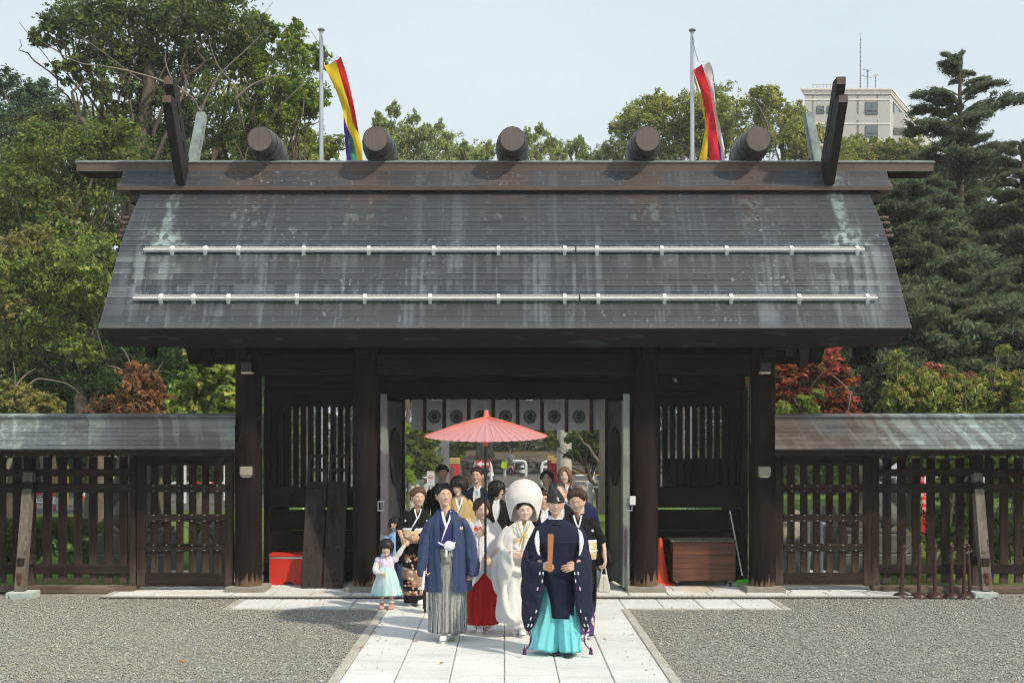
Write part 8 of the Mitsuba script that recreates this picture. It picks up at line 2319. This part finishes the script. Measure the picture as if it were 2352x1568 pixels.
body_ = hull([(bx0[0] + x, bx0[1] + y, z) for x, z in ((-0.062, 0.545), (0.062, 0.545), (-0.068, 0.60), (0.068, 0.60), (-0.035, 0.745), (0.035, 0.745)) for y in (-0.04, 0.04)])
body_ = man(m3.Manifold(m3.Mesh(np.asarray(body_.vertices, np.float32), np.asarray(body_.faces, np.uint32))).refine_to_length(0.02))
trimesh.smoothing.filter_taubin(body_, 0.5, 0.53, 4)
put(f'{k}__body', body_, 'bag_white', smooth=True)
put(f'{k}__handle', tube(smooth_path([bx0 + [-0.03, 0, 0.735], bx0 + [-0.022, 0, 0.80], bx0 + [0, 0, 0.835], bx0 + [0.022, 0, 0.80], bx0 + [0.03, 0, 0.735]], 16), 0.008, 8), 'bag_white', smooth=True)
put(f'{k}__trim', box(bx0[0] - 0.006, bx0[0] + 0.006, bx0[1] - 0.046, bx0[1] - 0.040, 0.56, 0.73, 0.002), 'gold_thread')

# --- the children
Y = 15.62
p = Person('small girl in lilac and mint party dress with her hand held up', X(888, Y), Y, 0.915, pitch=10, child=True, female=True, skin='skin_pale', res=4, head_scale=0.90)
p.face('closed', mouth='closed', lips='lips_dull')
p.hair('bob_fringe', 'hair_black', 31, 1.0, 0.006)
hb = p.hand((-0.075, -0.145, 0.475), (0.9, -0.2, -0.2), (0.1, 0.9, 0.1), 0.5, 1, 0.55, 0.6)
hb2 = p.hand((0.245, -0.03, 0.850), (0.75, 0.05, 0.65), (0.2, 0.9, 0.2), 0.6, -1, 0.55, 0.6)
p.body([(-1, (-0.13, -0.04, 0.52), (-0.075, -0.145, 0.475), hb), (1, (0.145, -0.01, 0.70), (0.245, -0.03, 0.850), hb2)], [(-0.05, (-0.055, -0.01, 0.2), (-0.06, 0, 0.07)), (0.05, (0.06, -0.01, 0.2), (0.065, 0, 0.07))], shoulder=0.70)
p.put('dress_skirt', Garment([(0.185, 0.0, 0.0, 0.205, 0.165, 2.0), (0.30, 0.0, 0.0, 0.180, 0.15, 2.0), (0.45, 0.0, 0.0, 0.135, 0.12, 2.0), (0.565, 0.0, 0.0, 0.088, 0.08, 2.0)], 28, 84, pleats(11, 0.012, 0.19, 0.56, 0.5)).mesh(), 'mint_dress')
p.put('dress_bodice', Garment([(0.55, 0, 0, 0.090, 0.082, 2.1), (0.62, 0, 0, 0.098, 0.082, 2.2), (0.67, 0, 0, 0.090, 0.07, 2.1), (0.70, 0, 0, 0.05, 0.055, 2.0)], 16, 48, lambda a, z: 0.004 * np.sin(a * 12), vdrop=0.04).mesh(False), 'lilac')
p.put('puff_sleeve', ball((-0.110, 0, 0.645), 0.048, 3, (1, 0.9, 1)), 'lilac')
p.put('puff_sleeve', ball((0.112, 0, 0.66), 0.048, 3, (1, 0.9, 1)), 'lilac')
p.put('shirt_sleeve', tube(smooth_path([(-0.11, 0, 0.64), (-0.145, -0.04, 0.53), (-0.105, -0.12, 0.485), (-0.075, -0.14, 0.478)], 14), [0.036] * 5 + [0.040] * 5 + [0.036, 0.03, 0.026, 0.026], 14), 'cloth_white')
p.put('shirt_sleeve', tube(smooth_path([(0.10, 0, 0.67), (0.15, -0.01, 0.715), (0.205, -0.025, 0.795), (0.240, -0.03, 0.842)], 14), [0.036] * 8 + [0.032, 0.03, 0.028, 0.026, 0.025, 0.025], 14), 'cloth_white')
for s in (-1, 1):
    at = (s * 0.062, -0.03, 0.0)
    sk = p.put('shoe', foot(at, -s * 6, 0.145, 0.075, 0.06), 'shoe_pink')
    p.put('frilly_sock', Garment([(0.085, s * 0.062, 0.0, 0.040, 0.045, 2.0), (0.10, s * 0.062, 0.0, 0.046, 0.050, 2.0), (0.118, s * 0.062, 0.0, 0.034, 0.036, 2.0)], 8, 40, lambda a, z: 0.006 * np.sin(a * 11)).mesh(), 'under_white')
mat('shoe_pink', (0.62, 0.33, 0.28), 0.5, 0.3)
Y = 16.62
p = Person('boy in blue vest half hidden behind the woman with the gold sash', X(909, Y), Y, 1.12, head_yaw=70, child=True, res=4, head_scale=0.95, z0=FLOOR)
p.face('open', mouth='closed')
p.hair('crop', 'hair_black', 33)
p.body([], None, shoulder=0.88)
p.put('shirt', Garment([(0.52, 0, 0, 0.12, 0.09, 2.2), (0.75, 0, 0, 0.125, 0.09, 2.3), (0.86, 0, 0, 0.10, 0.075, 2.2), (0.91, 0, 0, 0.05, 0.055, 2.0)], 14, 48).mesh(False), 'shirt_blue')
p.put('vest', Garment([(0.50, 0, 0, 0.128, 0.098, 2.2), (0.74, 0, 0, 0.130, 0.097, 2.3), (0.85, 0, 0, 0.10, 0.082, 2.2)], 14, 48, gap=([0.5, 0.86], [0.12, 0.5])).mesh(False), 'vest_blue')
for s in (-1, 1):
    p.put('shirt_sleeve', tube(smooth_path([(s * 0.11, 0, 0.84), (s * 0.16, 0.0, 0.70), (s * 0.165, -0.05, 0.55)], 10), 0.042, 12), 'shirt_blue')
    p.put('trouser_leg', tube([(s * 0.06, 0, 0.55), (s * 0.065, 0, 0.30), (s * 0.068, 0, 0.12)], [0.07, 0.055, 0.045], 14), 'denim')
    p.put('shoe', foot((s * 0.068, -0.03, 0.0), 0, 0.2, 0.08, 0.065), 'sneaker_blue')
mat('vest_blue', (0.10, 0.22, 0.50), 0.7, 0.2, two=True)
mat('sneaker_blue', (0.05, 0.16, 0.36), 0.6, 0.3)

# --- the guests behind
def suited(label, u, top, Y, coat='cloth_black', shirt='under_white', tie=None, style='short', hair='hair_black', hyaw=0, pitch=0, yaw=0, eyes='open', mouth='closed', glasses=False, seed=1, female=False, thick=1.0, skin='skin', roll=0, z0=None, locks=(), puff=0.0, hs=1.0, face=True, lean=0.0):
    z0 = (FLOOR if Y > 16.6 else 0.0) if z0 is None else z0
    H = CAMH - (top - V0) * Y / FX - z0 - 0.012
    p = Person(label, X(u, Y), Y, H, yaw=yaw, head_yaw=hyaw, pitch=pitch, roll=roll, female=female, skin=skin, res=4, z0=z0, head_scale=hs, lean=lean)
    if face:
        p.face(eyes, mouth=mouth, glasses=glasses, lips='lips' if female else 'lips_dull', brow_w=0.9 if female else 1.2)
    p.hair(style, hair, seed, thick, puff, locks=locks)
    k = H / 1.75
    w = 0.88 if female else 1.0
    arms = []
    for s in (-1, 1):
        wr = (s * 0.25 * k * w, -0.05, 0.80 * k)
        arms.append((s, (s * 0.24 * k * w, 0.02, 1.08 * k), wr, p.hand(wr, (0, -0.15, -1), (-s, 0, 0), 0.4, s, 0.95 * k, 0.5)))
    p.body(arms)
    g = Garment([(0.80 * k, 0, 0, 0.195 * w, 0.135, 2.4), (1.0 * k, 0, 0, 0.182 * w, 0.130, 2.4), (1.2 * k, 0, 0, 0.205 * w, 0.130, 2.4), (1.34 * k, 0, 0, 0.205 * w, 0.120, 2.4), (1.41 * k, 0, 0.005, 0.155 * w, 0.10, 2.2), (1.485 * k, 0, 0.012, 0.070, 0.08, 2.0)], 34, 72, lambda a, z: 0.003 * np.sin(a * 6 + z * 11), vdrop=0.27 * k, vw=0.42, vspan=0.45)
    p.put('jacket', g.mesh(False), coat)
    gs = Garment([(1.05 * k, 0, 0, 0.16 * w, 0.112, 2.3), (1.30 * k, 0, 0, 0.18 * w, 0.110, 2.3), (1.40 * k, 0, 0, 0.125 * w, 0.09, 2.1), (1.455 * k, 0, 0.0, 0.067, 0.076, 2.0), (1.50 * k, 0, 0.004, 0.062, 0.066, 2.0)], 26, 64, vdrop=0.05, vspan=0.12)
    p.put('shirt', gs.mesh(False), shirt)
    for s in (-1, 1):
        p.put('lapel', g.band([(s * 0.070, 1.47 * k), (s * 0.085, 1.36 * k), (s * 0.065, 1.22 * k), (s * 0.015, 1.10 * k)], 0.055, 0.010, w2=0.04), coat)
        p.put('jacket_sleeve', Garment([(0.83 * k, s * 0.250 * k * w, -0.03, 0.046, 0.052, 2), (1.08 * k, s * 0.245 * k * w, 0.01, 0.056, 0.062, 2), (1.28 * k, s * 0.215 * k * w, 0.0, 0.062, 0.075, 2.1), (1.38 * k, s * 0.165 * k * w, 0.0, 0.045, 0.07, 2)], 24, 36, lambda a, z: 0.004 * np.sin(z * 45 + a * 2)).mesh(), coat)
        p.put('shirt_collar', gs.band([(s * 0.052, 1.492 * k), (s * 0.038, 1.455 * k), (s * 0.014, 1.425 * k)], 0.030, 0.006), shirt)
        p.put('trouser_leg', tube([(s * 0.085 * k, 0, 0.86 * k), (s * 0.09 * k, 0, 0.5 * k), (s * 0.095 * k, 0.01, 0.05)], [0.092, 0.080, 0.068], 18), coat)
        p.put('shoe', foot((s * 0.095 * k, -0.04, 0.0), -s * 5, 0.27, 0.10, 0.06), 'leather_black')
    if tie:
        tk = p.put('tie', gs.band([(0.0, 1.445 * k), (0.004, 1.39 * k), (0.0, 1.25 * k), (0.0, 1.08 * k)], 0.034, 0.012, w2=0.075), tie)
    return p


suited('man in black suit standing in shade left of the groom, short dark hair', 1016, 1068, 18.9, shirt='lavender_shirt', style='short_fringe', hyaw=18, seed=41, mouth='open', puff=0.012, skin='skin_tan')
suited('man in navy suit with pale blue striped tie and cropped hair, squinting in the sun', 1096, 1073, 17.2, 'cloth_navy', tie='tie_stripe', style='crop', hyaw=-16, eyes='squint', seed=42, mouth='open', thick=1.5, puff=0.010, skin='skin_tan')
suited('older man in glasses almost hidden behind the man with the striped tie', 1078, 1077, 19.4, 'cloth_black', style='crop', hair='hair_grey', hyaw=15, seed=43, glasses=True)
suited('woman in black with curly dark hair and glasses, turned to the right', 1140, 1106, 17.2, 'cloth_black', 'under_white', None, 'bob', hyaw=62, pitch=6, seed=44, glasses=True, female=True, thick=1.1, puff=0.014, eyes='squint')
suited('dark haired man in the shade right of the bride, by the red kiosks', 1256, 1080, 18.9, 'cloth_navy', 'under_white', None, 'parted', hyaw=-8, pitch=4, seed=45, mouth='closed', puff=0.008, eyes='squint')
p = suited('man with long light brown hair and white shirt, frowning in the sun', 1297, 1073, 17.2, 'cloth_navy', 'under_white', None, 'long', 'hair_light', hyaw=-5, seed=46, eyes='squint', thick=0.9, locks=(([(0.066, 0.0, 0.06), (0.088, 0.005, -0.03), (0.082, 0.01, -0.14), (0.060, 0.0, -0.18)], 0.028), ([(-0.068, 0.015, 0.05), (-0.085, 0.02, -0.03), (-0.072, 0.03, -0.12)], 0.020)), skin='skin_rosy')
suited('woman with centre parted auburn hair bowing her head behind the bald man', 1280, 1101, 16.8, 'blue_shirt_dark', 'under_white', None, 'parted', 'hair_brown', hyaw=6, pitch=24, seed=47, female=True, skin='skin_pale', eyes='closed')
suited('bald man in black suit close behind the priest', 1287, 1114, 16.3, 'cloth_black', 'under_white', None, 'balding', 'hair_grey', hyaw=-24, pitch=6, seed=48, eyes='closed', skin='skin_rosy')
suited('brown haired woman with glasses peering past the white hood of the bride', 1251, 1126, 15.95, 'cloth_black', 'under_white', None, 'short_fringe', 'hair_brown', hyaw=-12, seed=49, female=True, glasses=True, thick=1.3, mouth='open')
suited('grey haired man in navy suit bowing behind the woman with the white handbag', 1333, 1109, 17.2, 'blue_suit', 'under_white', None, 'short', 'hair_grey', hyaw=10, pitch=38, seed=50, thick=0.9)
cloth('blue_suit', (0.018, 0.026, 0.075))
# the woman in the olive kimono
Y = 16.75
H = CAMH - (1095 - V0) * Y / FX - FLOOR - 0.03
p = Person('woman in plain mustard kimono with dark bobbed hair behind the groom', X(1055, Y), Y, H, head_yaw=-20, pitch=6, female=True, skin='skin_pale', res=5, z0=FLOOR)
p.face('open', mouth='closed', lips='lips', brow_w=0.9)
p.hair('bob_fringe', 'hair_black', 61, 1.5, 0.022)
k_ = H / 1.62
arms = []
for s in (-1, 1):
    wr = (s * 0.06, -0.23, 0.95)
    arms.append((s, (s * 0.19, -0.04, 1.03), wr, p.hand(wr, (-s * 0.9, -0.1, -0.2), (0, 1, 0), 0.5, s, 0.9)))
p.body(arms)
g = Garment([(0.05, 0, 0, 0.16, 0.14, 2.2), (0.5, 0, 0, 0.18, 0.155, 2.2), (0.9, 0, 0, 0.185, 0.16, 2.3), (1.18 * k_, 0, 0, 0.190, 0.13, 2.4), (1.26 * k_, 0, 0, 0.165, 0.11, 2.3), (1.325 * k_, 0, 0, 0.115, 0.09, 2.1), (1.385 * k_, 0, 0, 0.064, 0.074, 2.0)], 44, 72, lambda a, z: 0.004 * np.sin(a * 7 + z * 7), vdrop=0.10, vw=0.40)
p.put('kimono', g.mesh(False), 'kimono_olive')
collar_v(p, g, 1.365 * k_, 1.20 * k_, 0.056, True, 'kimono_olive', bot=1.06)
p.put('sash', Garment([(0.90, 0, 0, 0.190, 0.168, 2.4), (1.10, 0, 0, 0.192, 0.160, 2.4)], 8, 72).mesh(False), 'gold_thread')
for s in (-1, 1):
    p.put('kimono_sleeve', sleeve([(s * 0.12, 0.0, 1.30 * k_, 1.06, 0.06), (s * 0.20, -0.04, 1.14, 0.62, 0.062), (s * 0.16, -0.16, 1.02, 0.55, 0.05), (s * 0.06, -0.235, 1.0, 0.76, 0.035)], 30, 24, 0.008, s, [(s * 0.09, 0, 1.29 * k_), (s * 0.15, -0.005, 1.21 * k_), (s * 0.19, -0.04, 1.03)]), 'kimono_olive')
zori(p, (0.07, -0.04), 0, L=0.22)
zori(p, (-0.07, 0.0), 0, L=0.22)
hw = thing('watch', 'dark wristwatch on the raised wrist of the woman in the mustard kimono', 'watch')
# the passer-by far down the road
Y = 66.0
p = Person('distant woman in grey jacket and patterned skirt on the road behind the gate', X(1172, Y), Y, 1.50, head_yaw=-15, female=True, res=3)
p.hair('bob', 'hair_brown', 71, 1.2)
wl, wr_ = (-0.25, -0.1, 0.95), (0.24, -0.06, 0.68)
p.body([(-1, (-0.23, 0.0, 0.95), wl, p.hand(wl, (0.2, -0.8, 0.1), (0.5, 0, -0.5), 0.9, -1, 0.9)), (1, (0.24, 0.02, 0.92), wr_, p.hand(wr_, (0, -0.2, -1), (-1, 0, 0), 0.4, 1, 0.9))])
p.put('jacket', Garment([(0.70, 0, 0, 0.19, 0.13, 2.2), (0.95, 0, 0, 0.18, 0.13, 2.2), (1.12, 0, 0, 0.19, 0.115, 2.3), (1.2, 0, 0, 0.13, 0.09, 2.1), (1.26, 0, 0, 0.065, 0.07, 2)], 20, 40, vdrop=0.08).mesh(False), 'grey_knit')
for s, w_ in ((-1, wl), (1, wr_)):
    p.put('jacket_sleeve', tube(smooth_path([(s * 0.15, 0, 1.15), (s * 0.235, 0.0, 0.94), w_], 10), 0.05, 10), 'grey_knit')
    p.put('shoe', foot((s * 0.08, -0.03, 0), 0, 0.24, 0.09, 0.07), 'bag_tan')
p.put('skirt', Garment([(0.14, 0, 0, 0.20, 0.17, 2), (0.45, 0, 0, 0.185, 0.155, 2), (0.74, 0, 0, 0.165, 0.13, 2)], 14, 40, pleats(7, 0.012, 0.14, 0.7)).mesh(), 'patterned_skirt')
p.put('bag_strap', tube(smooth_path([(-0.10, -0.115, 1.18), (0.03, -0.145, 0.98), (0.16, -0.12, 0.78)], 12), 0.012, 6), 'bag_white')
mat('bag_tan', (0.40, 0.25, 0.12), 0.6, 0.3)
mat('bag_lime', (0.42, 0.58, 0.03), 0.5, 0.3)
k = thing('shopping_bag', 'lime green carrier bag on the arm of the distant woman', 'bag')
x, y = p.x - 0.36, p.y - 0.16
put(f'{k}__body', rot(hull([(x + a, y + b, z) for a, z in ((-0.17, 0.50), (0.17, 0.42), (-0.12, 0.86), (0.20, 0.78)) for b in (-0.07, 0.07)]), [0, 0, 1], 8, (x, y, 0)), 'bag_lime')
put(f'{k}__handle', tube(smooth_path([(x - 0.05, y, 0.84), (x + 0.09, y + 0.02, 0.97), (x + 0.13, y, 0.80)], 12), 0.012, 6), 'bag_lime', smooth=True)
# wheeled black case being pulled behind the groom
Y = 15.3
k = thing('wheeled_case', 'black folding trolley behind the groom, only its frame and wheel showing', 'trolley')
x = X(980, Y)
put(f'{k}__frame', cat([tube([(x - 0.02, Y, 0.05), (x - 0.02, Y, 0.75)], 0.012, 8), tube([(x + 0.14, Y, 0.05), (x + 0.14, Y, 0.75)], 0.012, 8), tube([(x - 0.02, Y, 0.75), (x + 0.14, Y, 0.75)], 0.012, 8)]), 'black_plastic', smooth=True)
put(f'{k}__case', box(x - 0.03, x + 0.15, Y - 0.10, Y - 0.014, 0.12, 0.42, 0.015), 'bag_white')
put(f'{k}__foot', box(x - 0.04, x, Y - 0.13, Y - 0.015, 0.06, 0.30, 0.006), 'black_plastic')
for a in (-0.02, 0.14):
    put(f'{k}__wheel', tube([(x + a - 0.012, Y, 0.055), (x + a + 0.012, Y, 0.055)], 0.055, 18), 'black_plastic', smooth=40)
del labels[hw]


# ------------------------------------------------------------------ the thin haze of the day, over everything
scene['haze_glass'] = {'type': 'null'}
scene['haze'] = {'type': 'cube', 'to_world': T().translate([0, 90, 24]).scale([140, 110, 25.2]), 'bsdf': {'type': 'ref', 'id': 'haze_glass'}, 'interior': {'type': 'ref', 'id': 'air'}}
labels['haze'] = {'label': 'thin autumn haze', 'kind': 'stuff'}
